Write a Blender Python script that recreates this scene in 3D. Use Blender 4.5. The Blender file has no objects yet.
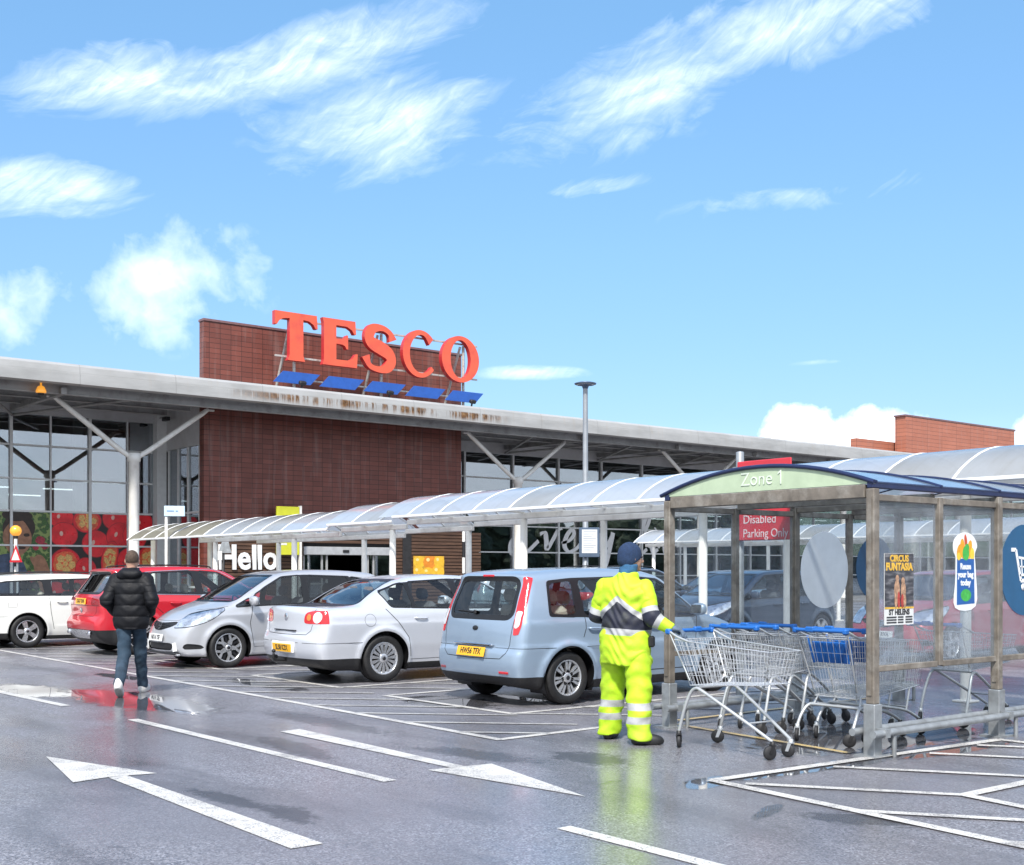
import bpy, bmesh, math, random
import numpy as np
from mathutils import Vector, Matrix, Euler

R = math.radians
PI = math.pi
SC = bpy.context.scene
COL = SC.collection
random.seed(7)
NPR = np.random.RandomState(11)

# world x runs along the shop front (away to the right of the picture), world y runs towards the shop.
EYE = 1.53
HEAD = R(51.6)
FOC = 1190.0
FW = (math.cos(HEAD), math.sin(HEAD))
RT = (math.sin(HEAD), -math.cos(HEAD))

# ------------------------------------------------------------------ object helpers
def link(o, parent=None):
    COL.objects.link(o)
    if parent is not None:
        o.parent = parent
    return o

def tag(o, label=None, cat=None, group=None, kind=None):
    if label: o['label'] = label
    if cat: o['category'] = cat
    if group: o['group'] = group
    if kind: o['kind'] = kind
    return o

def thing(name, label, cat, loc=(0, 0, 0), rz=0.0, group=None):
    o = bpy.data.objects.new(name, None)
    o.empty_display_size = 0.2
    o.location = loc
    o.rotation_euler = (0, 0, rz)
    link(o)
    return tag(o, label, cat, group)

KIDS = {}
def children_of(o):
    return [c for c in bpy.data.objects if c.parent == o]

def copy_tree(o, parent=None, swap=None):
    c = o.copy()
    link(c, parent)
    for ch in children_of(o):
        copy_tree(ch, c, swap)
    return c

class MB:
    """collects polygons and links them as one mesh object"""
    def __init__(s):
        s.v = []; s.f = []; s.m = []; s.sm = []
    def add(s, verts, faces, mi=0, smooth=False):
        b = len(s.v)
        s.v.extend([tuple(p) for p in verts])
        for f in faces:
            s.f.append([b + i for i in f]); s.m.append(mi); s.sm.append(smooth)
        return s
    def box(s, c, d, mi=0, rot=None, ch=0.0):
        hx, hy, hz = d[0] / 2, d[1] / 2, d[2] / 2
        if ch <= 0:
            vs = [Vector((x, y, z)) for x in (-hx, hx) for y in (-hy, hy) for z in (-hz, hz)]
            fs = [(0, 1, 3, 2), (4, 6, 7, 5), (0, 4, 5, 1), (2, 3, 7, 6), (0, 2, 6, 4), (1, 5, 7, 3)]
        else:
            ch = min(ch, hx * .9, hy * .9, hz * .9)
            vs = []; idx = {}
            for sx in (-1, 1):
                for sy in (-1, 1):
                    for sz in (-1, 1):
                        for k in range(3):
                            p = [sx * (hx - (0 if k == 0 else ch)), sy * (hy - (0 if k == 1 else ch)), sz * (hz - (0 if k == 2 else ch))]
                            idx[(sx, sy, sz, k)] = len(vs); vs.append(Vector(p))
            fs = []
            for k in range(3):
                for sg in (-1, 1):
                    q = []
                    for a, b in ((-1, -1), (1, -1), (1, 1), (-1, 1)):
                        t = [a, b]; t.insert(k, sg); q.append(idx[(t[0], t[1], t[2], k)])
                    flip = (sg < 0) ^ (k == 1)
                    fs.append(q[::-1] if flip else q)
            for k in range(3):
                i, j = [t for t in range(3) if t != k]
                for a in (-1, 1):
                    for b in (-1, 1):
                        def key(e, kk):
                            t = [0, 0, 0]; t[i] = a; t[j] = b; t[k] = e
                            return idx[(t[0], t[1], t[2], kk)]
                        fs.append([key(-1, i), key(1, i), key(1, j), key(-1, j)])
            for sx in (-1, 1):
                for sy in (-1, 1):
                    for sz in (-1, 1):
                        fs.append([idx[(sx, sy, sz, k)] for k in range(3)])
        if rot is not None:
            vs = [rot @ p for p in vs]
        c = Vector(c)
        return s.add([p + c for p in vs], fs, mi)
    def span(s, x0, x1, y0, y1, z0, z1, mi=0, ch=0.0):
        return s.box(((x0 + x1) / 2, (y0 + y1) / 2, (z0 + z1) / 2), (abs(x1 - x0), abs(y1 - y0), abs(z1 - z0)), mi, None, ch)
    def bar(s, p0, p1, w, h, mi=0, ch=0.0, up=(0, 0, 1)):
        p0 = Vector(p0); p1 = Vector(p1); d = p1 - p0
        x = d.normalized(); up = Vector(up)
        if abs(x.dot(up)) > .98: up = Vector((1, 0, 0))
        y = up.cross(x).normalized(); z = x.cross(y)
        m = Matrix((x, y, z)).transposed()
        return s.box((p0 + p1) / 2, (d.length, w, h), mi, m, ch)
    def tube(s, pts, r, n=8, mi=0, closed=False, caps=True, smooth=True):
        pts = [Vector(p) for p in pts]
        if isinstance(r, (int, float)): r = [r] * len(pts)
        m = len(pts); rings = []
        prev = None
        for i in range(m):
            if closed:
                t = pts[(i + 1) % m] - pts[i - 1]
            else:
                t = pts[min(i + 1, m - 1)] - pts[max(i - 1, 0)]
            t.normalize()
            if prev is None:
                a = Vector((0, 0, 1)) if abs(t.z) < .9 else Vector((1, 0, 0))
                nx = a.cross(t).normalized()
            else:
                nx = (prev - t * prev.dot(t))
                if nx.length < 1e-6: nx = t.orthogonal()
                nx.normalize()
            prev = nx
            ny = t.cross(nx)
            rings.append([pts[i] + (nx * math.cos(2 * PI * k / n) + ny * math.sin(2 * PI * k / n)) * r[i] for k in range(n)])
        vs = [p for q in rings for p in q]; fs = []
        for i in range(m if closed else m - 1):
            a = i * n; b = ((i + 1) % m) * n
            for k in range(n):
                k2 = (k + 1) % n
                fs.append((a + k, a + k2, b + k2, b + k))
        s.add(vs, fs, mi, smooth)
        if caps and not closed:
            s.add(rings[0], [list(range(n))[::-1]], mi); s.add(rings[-1], [list(range(n))], mi)
        return s
    def lathe(s, prof, n=24, M=None, mi=0, smooth=True, close=False):
        """prof: (r, h) pairs turned about z, then moved by M"""
        vs = []; fs = []; k = len(prof)
        for i in range(n):
            a = 2 * PI * i / n
            for r, h in prof:
                p = Vector((r * math.cos(a), r * math.sin(a), h))
                vs.append(M @ p if M is not None else p)
        for i in range(n):
            j = (i + 1) % n
            for q in range(k - 1 if not close else k):
                q2 = (q + 1) % k
                fs.append((i * k + q, j * k + q, j * k + q2, i * k + q2))
        return s.add(vs, fs, mi, smooth)
    def prism(s, poly, depth, M=None, mi=0, mside=None):
        """poly in the local xy plane, thickened to +z by depth"""
        n = len(poly)
        area = sum(poly[i][0] * poly[(i + 1) % n][1] - poly[(i + 1) % n][0] * poly[i][1] for i in range(n))
        if area < 0: poly = poly[::-1]
        a = [Vector((p[0], p[1], 0)) for p in poly]; b = [Vector((p[0], p[1], depth)) for p in poly]
        if M is not None: a = [M @ p for p in a]; b = [M @ p for p in b]
        s.add(b, [list(range(n))], mi); s.add(a, [list(range(n))[::-1]], mi)
        s.add(a + b, [(i, (i + 1) % n, n + (i + 1) % n, n + i) for i in range(n)], mi if mside is None else mside)
        return s
    def flat(s, poly, M=None, mi=0):
        v = [Vector((p[0], p[1], p[2] if len(p) > 2 else 0)) for p in poly]
        if M is not None: v = [M @ p for p in v]
        return s.add(v, [list(range(len(v)))], mi)
    def ribbon(s, A, B, depth, M=None, mi=0, closed=False):
        """a band between two outlines in the xy plane, thickened to +z"""
        n = len(A)
        q = [Vector((p[0], p[1], 0)) for p in A] + [Vector((p[0], p[1], 0)) for p in B]
        q += [p + Vector((0, 0, depth)) for p in q]
        if M is not None: q = [M @ p for p in q]
        fs = []
        for i in range(n if closed else n - 1):
            j = (i + 1) % n
            fs += [(2 * n + i, 2 * n + j, 3 * n + j, 3 * n + i), (i, n + i, n + j, j), (i, j, 2 * n + j, 2 * n + i), (n + j, n + i, 3 * n + i, 3 * n + j)]
        if not closed:
            e = n - 1
            fs += [(0, 2 * n, 3 * n, n), (e, n + e, 3 * n + e, 2 * n + e)]
        return s.add(q, fs, mi)
    def build(s, name, mats, parent=None, recalc=True, M=None):
        me = bpy.data.meshes.new(name)
        me.from_pydata(s.v, [], s.f)
        if not isinstance(mats, (list, tuple)): mats = [mats]
        for m in mats: me.materials.append(m)
        me.polygons.foreach_set('material_index', s.m)
        me.polygons.foreach_set('use_smooth', s.sm)
        if M is not None: me.transform(M)
        if recalc:
            bm = bmesh.new(); bm.from_mesh(me)
            bmesh.ops.recalc_face_normals(bm, faces=bm.faces)
            bm.to_mesh(me); bm.free()
        me.update()
        return link(bpy.data.objects.new(name, me), parent)

def curve_pts(P, n=6, closed=False):
    """Catmull-Rom through the points"""
    P = [np.array(p, float) for p in P]; m = len(P); out = []
    for i in range(m if closed else m - 1):
        if closed: a, b, c, d = P[i - 1], P[i], P[(i + 1) % m], P[(i + 2) % m]
        else: a, b, c, d = P[max(i - 1, 0)], P[i], P[i + 1], P[min(i + 2, m - 1)]
        for k in range(n):
            t = k / n
            out.append(.5 * ((2 * b) + (c - a) * t + (2 * a - 5 * b + 4 * c - d) * t * t + (3 * b - a - 3 * c + d) * t ** 3))
    if not closed: out.append(P[-1])
    return [tuple(p) for p in out]

def text_mesh(txt, size, ext=0.004, bold=0.0, align='CENTER', sx=1.0, res=3):
    cu = bpy.data.curves.new('lettering', 'FONT')
    cu.body = txt; cu.size = size; cu.extrude = ext; cu.offset = bold
    cu.align_x = align; cu.align_y = 'CENTER'; cu.resolution_u = res
    ob = bpy.data.objects.new('lettering', cu)
    me = bpy.data.meshes.new_from_object(ob)
    bpy.data.objects.remove(ob); bpy.data.curves.remove(cu)
    if sx != 1.0: me.transform(Matrix.Diagonal((sx, 1, 1, 1)))
    return me

def text_obj(name, txt, size, M, mat, parent=None, **k):
    me = text_mesh(txt, size, **k)
    me.transform(M); me.materials.clear(); me.materials.append(mat)
    return link(bpy.data.objects.new(name, me), parent)

def frame(o, x, y):
    """matrix whose local x and y axes point along x and y"""
    x = Vector(x).normalized(); y = Vector(y); y = (y - x * y.dot(x)).normalized(); z = x.cross(y)
    m = Matrix((x, y, z)).transposed().to_4x4(); m.translation = Vector(o)
    return m

# ------------------------------------------------------------------ materials
class NT:
    def __init__(s, m):
        m.use_nodes = True; s.t = m.node_tree; s.t.nodes.clear()
    def n(s, typ, **k):
        d = s.t.nodes.new(typ)
        for a, b in k.items(): setattr(d, a, b)
        return d
    def l(s, a, b): s.t.links.new(a, b)
    def val(s, sock, x):
        if hasattr(x, 'links'): s.l(x, sock)
        else: sock.default_value = x
    def math(s, op, a, b=None, c=None, clamp=False):
        d = s.n('ShaderNodeMath', operation=op, use_clamp=clamp)
        s.val(d.inputs[0], a)
        if b is not None: s.val(d.inputs[1], b)
        if c is not None: s.val(d.inputs[2], c)
        return d.outputs[0]
    def noise(s, vec, scale, detail=4, rough=.55, dist=0.0):
        d = s.n('ShaderNodeTexNoise'); s.l(vec, d.inputs['Vector'])
        d.inputs['Scale'].default_value = scale; d.inputs['Detail'].default_value = detail
        d.inputs['Roughness'].default_value = rough; d.inputs['Distortion'].default_value = dist
        return d.outputs['Fac']
    def ramp(s, fac, stops, interp='LINEAR'):
        d = s.n('ShaderNodeValToRGB'); s.l(fac, d.inputs[0]); cr = d.color_ramp; cr.interpolation = interp
        while len(cr.elements) > 1: cr.elements.remove(cr.elements[0])
        for i, (p, c) in enumerate(stops):
            e = cr.elements[0] if i == 0 else cr.elements.new(p)
            e.position = p
            if not isinstance(c, (tuple, list)): c = (c, c, c)
            e.color = (*c, 1) if len(c) == 3 else c
        return d.outputs[0]
    def mix(s, fac, a, b, mode='MIX'):
        d = s.n('ShaderNodeMix', data_type='RGBA', blend_type=mode)
        s.val(d.inputs['Factor'], fac)
        for k, x in ((6, a), (7, b)):
            if hasattr(x, 'links'): s.l(x, d.inputs[k])
            else: d.inputs[k].default_value = (*x, 1) if len(x) == 3 else x
        return d.outputs[2]
    def mapr(s, v, a, b, c, d):
        m = s.n('ShaderNodeMapRange'); s.l(v, m.inputs[0])
        for i, q in enumerate((a, b, c, d)): s.val(m.inputs[i + 1], q)
        return m.outputs[0]
    def scale(s, vec, sc):
        m = s.n('ShaderNodeMapping'); s.l(vec, m.inputs[0]); m.inputs['Scale'].default_value = sc
        return m.outputs[0]
    def obj(s): return s.n('ShaderNodeTexCoord').outputs['Object']
    def bsdf(s, **k):
        d = s.n('ShaderNodeBsdfPrincipled')
        for a, b in k.items():
            q = d.inputs[a.replace('_', ' ')]
            if hasattr(b, 'links'): s.l(b, q)
            else:
                if isinstance(b, tuple) and len(b) == 3: b = (*b, 1)
                q.default_value = b
        return d
    def bump(s, h, st, dist=.01):
        d = s.n('ShaderNodeBump'); s.l(h, d.inputs['Height']); d.inputs['Strength'].default_value = st; d.inputs['Distance'].default_value = dist
        return d.outputs[0]
    def out(s, sh):
        o = s.n('ShaderNodeOutputMaterial'); s.l(sh, o.inputs[0])

def pm(name, col, rough=.5, metal=0.0, var=.12, sc=6.0, bump=0.0, bsc=80.0, coat=0.0, spec=.5, dirt=None, dsc=3.0, damt=.5):
    """a plain procedural surface: colour broken up by noise, uneven gloss, optional bump and dirt"""
    m = bpy.data.materials.new(name); t = NT(m); v = t.obj()
    n = t.noise(v, sc, 5)
    lo = tuple(c * (1 - var) for c in col); hi = tuple(min(1, c * (1 + var)) for c in col)
    c = t.ramp(n, [(.3, lo), (.7, hi)])
    if dirt is not None:
        d = t.noise(v, dsc, 7, .65)
        c = t.mix(t.mapr(d, .5, .72, 0, damt), c, dirt)
    n2 = t.noise(v, sc * 2.3, 3)
    r = t.mapr(n2, .2, .8, max(.02, rough - .08), min(1, rough + .1))
    b = t.bsdf(Base_Color=c, Roughness=r, Metallic=metal, Coat_Weight=coat, Specular_IOR_Level=spec)
    b.inputs['Coat Roughness'].default_value = .04
    if bump: t.l(t.bump(t.noise(v, bsc, 3), bump), b.inputs['Normal'])
    t.out(b.outputs[0])
    return m

def paint(name, col, metal=.0, rough=.35, inside=(.02, .02, .022)):
    """car paint under a clear coat; the inner face of the panel is dark lining"""
    m = bpy.data.materials.new(name); t = NT(m); v = t.obj()
    fl = t.noise(v, 900, 1); n = t.noise(v, 3, 5, .6)
    c = t.mix(t.mapr(fl, .35, .65, 0, .25), col, tuple(min(1, x * 1.25) for x in col))
    c = t.mix(t.mapr(n, .45, .8, 0, .25), c, tuple(x * .8 + .015 for x in col))
    b = t.bsdf(Base_Color=c, Roughness=rough, Metallic=metal, Coat_Weight=.8, Specular_IOR_Level=.5)
    b.inputs['Coat Roughness'].default_value = .03
    drop = t.n('ShaderNodeTexVoronoi'); drop.inputs['Scale'].default_value = 60; t.l(v, drop.inputs['Vector'])
    t.l(t.bump(t.mapr(drop.outputs['Distance'], 0, .35, 1, 0), .05, .002), b.inputs['Coat Normal'])
    k = t.bsdf(Base_Color=inside, Roughness=.8)
    g = t.n('ShaderNodeNewGeometry'); mx = t.n('ShaderNodeMixShader')
    t.l(g.outputs['Backfacing'], mx.inputs[0]); t.l(b.outputs[0], mx.inputs[1]); t.l(k.outputs[0], mx.inputs[2])
    t.out(mx.outputs[0])
    return m

def schlick(t, ior, add=0.0):
    """mirror share of a thin sheet, the same from either side"""
    f0 = ((ior - 1) / (ior + 1)) ** 2 + add
    lw = t.n('ShaderNodeLayerWeight'); lw.inputs['Blend'].default_value = .5
    return t.math('ADD', f0, t.math('MULTIPLY', 1 - f0, t.math('POWER', lw.outputs['Facing'], 5.0)), clamp=True)

def glass(name, tint=(.6, .66, .65), ior=1.5, rough=.01, dirt=0.0, dirtcol=(.6, .62, .64), add=.02):
    m = bpy.data.materials.new(name); t = NT(m); v = t.obj()
    tr = t.n('ShaderNodeBsdfTransparent'); tr.inputs[0].default_value = (*tint, 1)
    gl = t.n('ShaderNodeBsdfGlossy'); gl.inputs['Roughness'].default_value = rough
    mx = t.n('ShaderNodeMixShader')
    t.l(schlick(t, ior, add), mx.inputs[0]); t.l(tr.outputs[0], mx.inputs[1]); t.l(gl.outputs[0], mx.inputs[2])
    sh = mx.outputs[0]
    if dirt:
        n = t.noise(v, 2.2, 8, .62, .4)
        wv = t.n('ShaderNodeVectorMath', operation='MULTIPLY_ADD'); nz = t.n('ShaderNodeTexNoise'); nz.inputs['Scale'].default_value = 1.1; t.l(v, nz.inputs['Vector'])
        t.l(nz.outputs['Color'], wv.inputs[0]); wv.inputs[1].default_value = (1.2, 1.2, 1.2); t.l(v, wv.inputs[2])
        vs = t.n('ShaderNodeTexVoronoi', feature='DISTANCE_TO_EDGE'); vs.inputs['Scale'].default_value = 1.9; t.l(wv.outputs[0], vs.inputs['Vector'])
        n = t.math('ADD', n, t.math('MULTIPLY', t.mapr(vs.outputs['Distance'], .004, .016, 1, 0), t.mapr(t.noise(v, 1.5, 3), .4, .6, 0, .35)))
        d = t.n('ShaderNodeBsdfDiffuse'); d.inputs[0].default_value = (*dirtcol, 1)
        tl = t.n('ShaderNodeBsdfTranslucent'); tl.inputs[0].default_value = (*dirtcol, 1)
        ad = t.n('ShaderNodeMixShader'); ad.inputs[0].default_value = .5; t.l(d.outputs[0], ad.inputs[1]); t.l(tl.outputs[0], ad.inputs[2])
        m2 = t.n('ShaderNodeMixShader'); t.l(t.mapr(n, .3, .75, dirt * .25, dirt), m2.inputs[0]); t.l(sh, m2.inputs[1]); t.l(ad.outputs[0], m2.inputs[2])
        sh = m2.outputs[0]
    t.out(sh)
    return m

def emit(name, col, st):
    m = bpy.data.materials.new(name); t = NT(m)
    e = t.n('ShaderNodeEmission'); e.inputs[0].default_value = (*col, 1); e.inputs[1].default_value = st
    t.out(e.outputs[0]); return m

# ------------------------------------------------------------------ smooth implicit surfaces
def surfnet(F, lo, hi, h, it=3):
    n = [int(math.ceil((hi[i] - lo[i]) / h)) + 1 for i in range(3)]
    ax = [lo[i] + h * np.arange(n[i]) for i in range(3)]
    X, Y, Z = np.meshgrid(*ax, indexing='ij')
    Vv = F(X.ravel(), Y.ravel(), Z.ravel()).reshape(X.shape)
    S = Vv < 0
    c = [S[a:n[0] - 1 + a, b:n[1] - 1 + b, d:n[2] - 1 + d] for a in (0, 1) for b in (0, 1) for d in (0, 1)]
    cnt = sum(q.astype(np.int8) for q in c)
    act = (cnt > 0) & (cnt < 8)
    ids = -np.ones(act.shape, np.int64); cells = np.argwhere(act); ids[act] = np.arange(len(cells))
    P = np.zeros((len(cells), 3)); W = np.zeros(len(cells))
    cor = [(a, b, d) for a in (0, 1) for b in (0, 1) for d in (0, 1)]
    for i in range(8):
        for j in range(i + 1, 8):
            A, B = cor[i], cor[j]
            if sum(abs(A[q] - B[q]) for q in range(3)) != 1: continue
            va = Vv[cells[:, 0] + A[0], cells[:, 1] + A[1], cells[:, 2] + A[2]]
            vb = Vv[cells[:, 0] + B[0], cells[:, 1] + B[1], cells[:, 2] + B[2]]
            m = (va < 0) != (vb < 0)
            t = np.where(m, va / np.where(m, va - vb, 1), 0)
            for q in range(3):
                P[:, q] += np.where(m, A[q] + t * (B[q] - A[q]), 0)
            W += m
    P = (cells + P / W[:, None]) * h + np.array(lo)
    Q = []
    for a in range(3):
        b, d = (a + 1) % 3, (a + 2) % 3
        sl0 = [slice(None)] * 3; sl1 = [slice(None)] * 3
        sl0[a] = slice(0, n[a] - 1); sl1[a] = slice(1, n[a])
        e = S[tuple(sl0)] != S[tuple(sl1)]
        E = np.argwhere(e)
        E = E[(E[:, b] > 0) & (E[:, d] > 0) & (E[:, b] < n[b] - 1) & (E[:, d] < n[d] - 1)]
        if not len(E): continue
        def cell(ob, od):
            k = E.copy(); k[:, b] += ob; k[:, d] += od
            return ids[k[:, 0], k[:, 1], k[:, 2]]
        q = np.stack([cell(-1, -1), cell(0, -1), cell(0, 0), cell(-1, 0)], 1)
        ins = S[E[:, 0], E[:, 1], E[:, 2]]
        q[~ins] = q[~ins][:, ::-1]
        Q.append(q)
    Q = np.concatenate(Q)
    for _ in range(it):
        f = F(P[:, 0], P[:, 1], P[:, 2]); g = grad(F, P)
        st = (f / np.maximum((g * g).sum(1), .05))[:, None] * g
        ln = np.linalg.norm(st, axis=1, keepdims=True)
        P = P - st * np.minimum(1, .5 * h / np.maximum(ln, 1e-9))
    N = grad(F, P); N /= np.maximum(np.linalg.norm(N, axis=1, keepdims=True), 1e-9)
    return P, N, Q

def grad(F, P, e=.006):
    x, y, z = P.T
    return np.stack([F(x + e, y, z) - F(x - e, y, z), F(x, y + e, z) - F(x, y - e, z), F(x, y, z + e) - F(x, y, z - e)], 1) / (2 * e)

def smax(a, b, k):
    h = np.maximum(k - np.abs(a - b), 0) / k
    return np.maximum(a, b) + h * h * k / 4
def smin(a, b, k):
    return -smax(-a, -b, k)

def np_mesh(name, P, Fc, mats, parent=None, N=None, mi=None, attrs=None):
    me = bpy.data.meshes.new(name)
    me.from_pydata(P.tolist(), [], Fc.tolist())
    if not isinstance(mats, (list, tuple)): mats = [mats]
    for m in mats: me.materials.append(m)
    if mi is not None: me.polygons.foreach_set('material_index', np.asarray(mi, np.int32))
    me.polygons.foreach_set('use_smooth', np.ones(len(Fc), bool))
    if attrs:
        for k, a in attrs.items():
            at = me.attributes.new(k, 'FLOAT', 'POINT'); at.data.foreach_set('value', np.asarray(a, np.float32))
    if N is not None: me.normals_split_custom_set_from_vertices(N.tolist())
    me.update()
    return link(bpy.data.objects.new(name, me), parent)

def polysdf(poly, px, py):
    A = np.array(poly, float); B = np.roll(A, -1, 0)
    d = np.full(px.shape, 1e9); ins = np.zeros(px.shape, bool)
    for (ax, ay), (bx, by) in zip(A, B):
        ex, ey = bx - ax, by - ay; wx, wy = px - ax, py - ay
        t = np.clip((wx * ex + wy * ey) / max(ex * ex + ey * ey, 1e-12), 0, 1)
        d = np.minimum(d, (wx - t * ex) ** 2 + (wy - t * ey) ** 2)
        c = (ay > py) != (by > py)
        if ey != 0: ins ^= c & (px < ex * (py - ay) / ey + ax)
    d = np.sqrt(d)
    return np.where(ins, -d, d)

def linedist(pts, px, py):
    d = np.full(px.shape, 1e9)
    for (ax, ay), (bx, by) in zip(pts[:-1], pts[1:]):
        ex, ey = bx - ax, by - ay; wx, wy = px - ax, py - ay
        t = np.clip((wx * ex + wy * ey) / max(ex * ex + ey * ey, 1e-12), 0, 1)
        d = np.minimum(d, (wx - t * ex) ** 2 + (wy - t * ey) ** 2)
    return np.sqrt(d)

def chaikin(P, it=2):
    P = [np.array(p, float) for p in P]
    for _ in range(it):
        o = []
        for a, b in zip(P, P[1:] + P[:1]):
            o += [a * .8 + b * .2, a * .2 + b * .8]
        P = o
    return [tuple(p) for p in P]

def gblur(a, s, axis):
    k = int(3 * s + 1); w = np.exp(-.5 * (np.arange(-k, k + 1) / s) ** 2); w /= w.sum()
    pad = [(0, 0)] * a.ndim; pad[axis] = (k, k)
    b = np.pad(a, pad, mode='edge'); out = np.zeros_like(a)
    for i, q in enumerate(w):
        sl = [slice(None)] * a.ndim; sl[axis] = slice(i, i + a.shape[axis]); out += q * b[tuple(sl)]
    return out

def table(pts, s=.05, step=.01, lo=-1.0, hi=6.5):
    x = np.arange(lo, hi, step); y = np.interp(x, [p[0] for p in pts], [p[1] for p in pts])
    y = gblur(y, s / step, 0)
    return lambda q: np.interp(q, x, y)
# ------------------------------------------------------------------ cars
M_BLACKPL = pm('black_plastic', (.012, .012, .013), .5, var=.25, sc=20, bump=.05, bsc=300)
M_SEAL = pm('rubber_seal', (.008, .008, .009), .35, var=.2)
M_GAP = pm('shut_line', (.012, .012, .013), .8)
M_TYRE = pm('tyre_rubber', (.009, .009, .0095), .6, var=.25, sc=12, bump=.1, bsc=120, dirt=(.04, .037, .034), damt=.35)
M_ALLOY = pm('alloy', (.62, .63, .65), .28, .75, var=.06, sc=14, dirt=(.25, .23, .2), dsc=9, damt=.35)
M_ALLOYDK = pm('dark_alloy', (.03, .03, .034), .35, .5)
M_BRAKE = pm('brake_disc', (.035, .033, .032), .6, .4, var=.3)
M_CGLASS = glass('car_glass', (.80, .86, .86), 1.52, .006, add=.03)
M_DGLASS = glass('privacy_glass', (.16, .19, .2), 1.52, .006, add=.03)
M_WSGLASS = glass('windscreen_glass', (.45, .55, .58), 1.6, .006, add=.24)
M_FABRIC = pm('seat_fabric', (.10, .10, .11), .85, var=.2, sc=30, bump=.2, bsc=200)
M_BEIGE = pm('beige_seat_fabric', (.42, .38, .32), .8, var=.12, sc=30)
M_LINING = pm('cabin_lining', (.05, .05, .055), .9, var=.2)
M_CHROME = pm('chrome', (.75, .76, .78), .12, 1.0, var=.04)
M_YPLATE = pm('yellow_plate', (.82, .43, .02), .35, var=.05)
M_WPLATE = pm('white_plate', (.78, .78, .76), .35, var=.05)
M_PLATETXT = pm('plate_lettering', (.012, .012, .014), .5)

def lens(name, col, rough=.12):
    m = bpy.data.materials.new(name); t = NT(m); v = t.obj()
    w = t.n('ShaderNodeTexWave', wave_type='BANDS', bands_direction='Z'); t.l(v, w.inputs[0]); w.inputs['Scale'].default_value = 28
    n = t.noise(v, 25, 3)
    c = t.mix(t.mapr(n, .3, .7, 0, .5), col, tuple(x * .55 for x in col))
    b = t.bsdf(Base_Color=c, Roughness=rough, Coat_Weight=1.0)
    t.l(t.bump(w.outputs['Fac'], .12, .004), b.inputs['Normal'])
    t.out(b.outputs[0]); return m
M_RED = lens('red_lens', (.62, .012, .018))
M_REDDK = lens('dark_red_lens', (.30, .01, .015))
M_CLEAR = lens('clear_lens', (.72, .74, .76))
M_AMBER = lens('amber_lens', (.75, .25, .05))

def head_mat():
    m = bpy.data.materials.new('headlamp'); t = NT(m); v = t.obj()
    vo = t.n('ShaderNodeTexVoronoi'); vo.inputs['Scale'].default_value = 9; t.l(v, vo.inputs['Vector'])
    c = t.ramp(t.noise(v, 7, 2), [(.3, (.30, .31, .33)), (.45, (.62, .64, .67)), (.6, (.85, .86, .88)), (.72, (.5, .51, .53))])
    b = t.bsdf(Base_Color=c, Roughness=.16, Metallic=.85, Coat_Weight=1.0); t.l(t.bump(vo.outputs['Distance'], .25, .02), b.inputs['Normal'])
    t.out(b.outputs[0]); return m
M_HEAD = head_mat()

def split_tris(V, N, T, L, d, sel, new):
    d = np.where(np.abs(d) < 1e-6, 1e-6, d)
    s = d[T] < 0; c = s.sum(1)
    L = L.copy(); L[sel & (c == 3)] = new
    m = (c > 0) & (c < 3)
    if not m.any(): return V, N, T, L
    Tm = T[m]; sm = s[m]; cm = c[m]; Lm = L[m]; selm = sel[m]
    lone = np.where((cm == 1)[:, None], sm, ~sm).argmax(1)
    r = np.arange(len(Tm))
    a = Tm[r, lone]; b = Tm[r, (lone + 1) % 3]; e = Tm[r, (lone + 2) % 3]
    nv = len(V)
    k1 = np.minimum(a, b) * nv + np.maximum(a, b); k2 = np.minimum(a, e) * nv + np.maximum(a, e)
    u, inv = np.unique(np.concatenate([k1, k2]), return_inverse=True)
    i, j = u // nv, u % nv
    t = (d[i] / (d[i] - d[j]))[:, None]
    VN = V[i] + t * (V[j] - V[i]); NN = N[i] + t * (N[j] - N[i]); NN /= np.linalg.norm(NN, axis=1, keepdims=True)
    p = nv + inv[:len(a)]; q = nv + inv[len(a):]
    TN = np.concatenate([np.stack([a, p, q], 1), np.stack([p, b, e], 1), np.stack([p, e, q], 1)])
    neg = cm == 1
    l1 = np.where(selm & neg, new, Lm); l2 = np.where(selm & ~neg, new, Lm)
    return np.concatenate([V, VN]), np.concatenate([N, NN]), np.concatenate([T[~m], TN]), np.concatenate([L[~m], l1, l2, l2])

def blob(mb, c, r, e=.7, nu=16, nv=10, mi=0, rot=None):
    sg = lambda x: (abs(x) ** e) * (1 if x >= 0 else -1)
    vs = []
    for j in range(nv + 1):
        ph = -PI / 2 + PI * j / nv
        for i in range(nu):
            th = 2 * PI * i / nu
            p = Vector((r[0] * sg(math.cos(ph)) * sg(math.cos(th)), r[1] * sg(math.cos(ph)) * sg(math.sin(th)), r[2] * sg(math.sin(ph))))
            if rot is not None: p = rot @ p
            vs.append(p + Vector(c))
    fs = [(j * nu + i, j * nu + (i + 1) % nu, (j + 1) * nu + (i + 1) % nu, (j + 1) * nu + i) for j in range(nv) for i in range(nu)]
    mb.add(vs, fs, mi, True)

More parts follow.
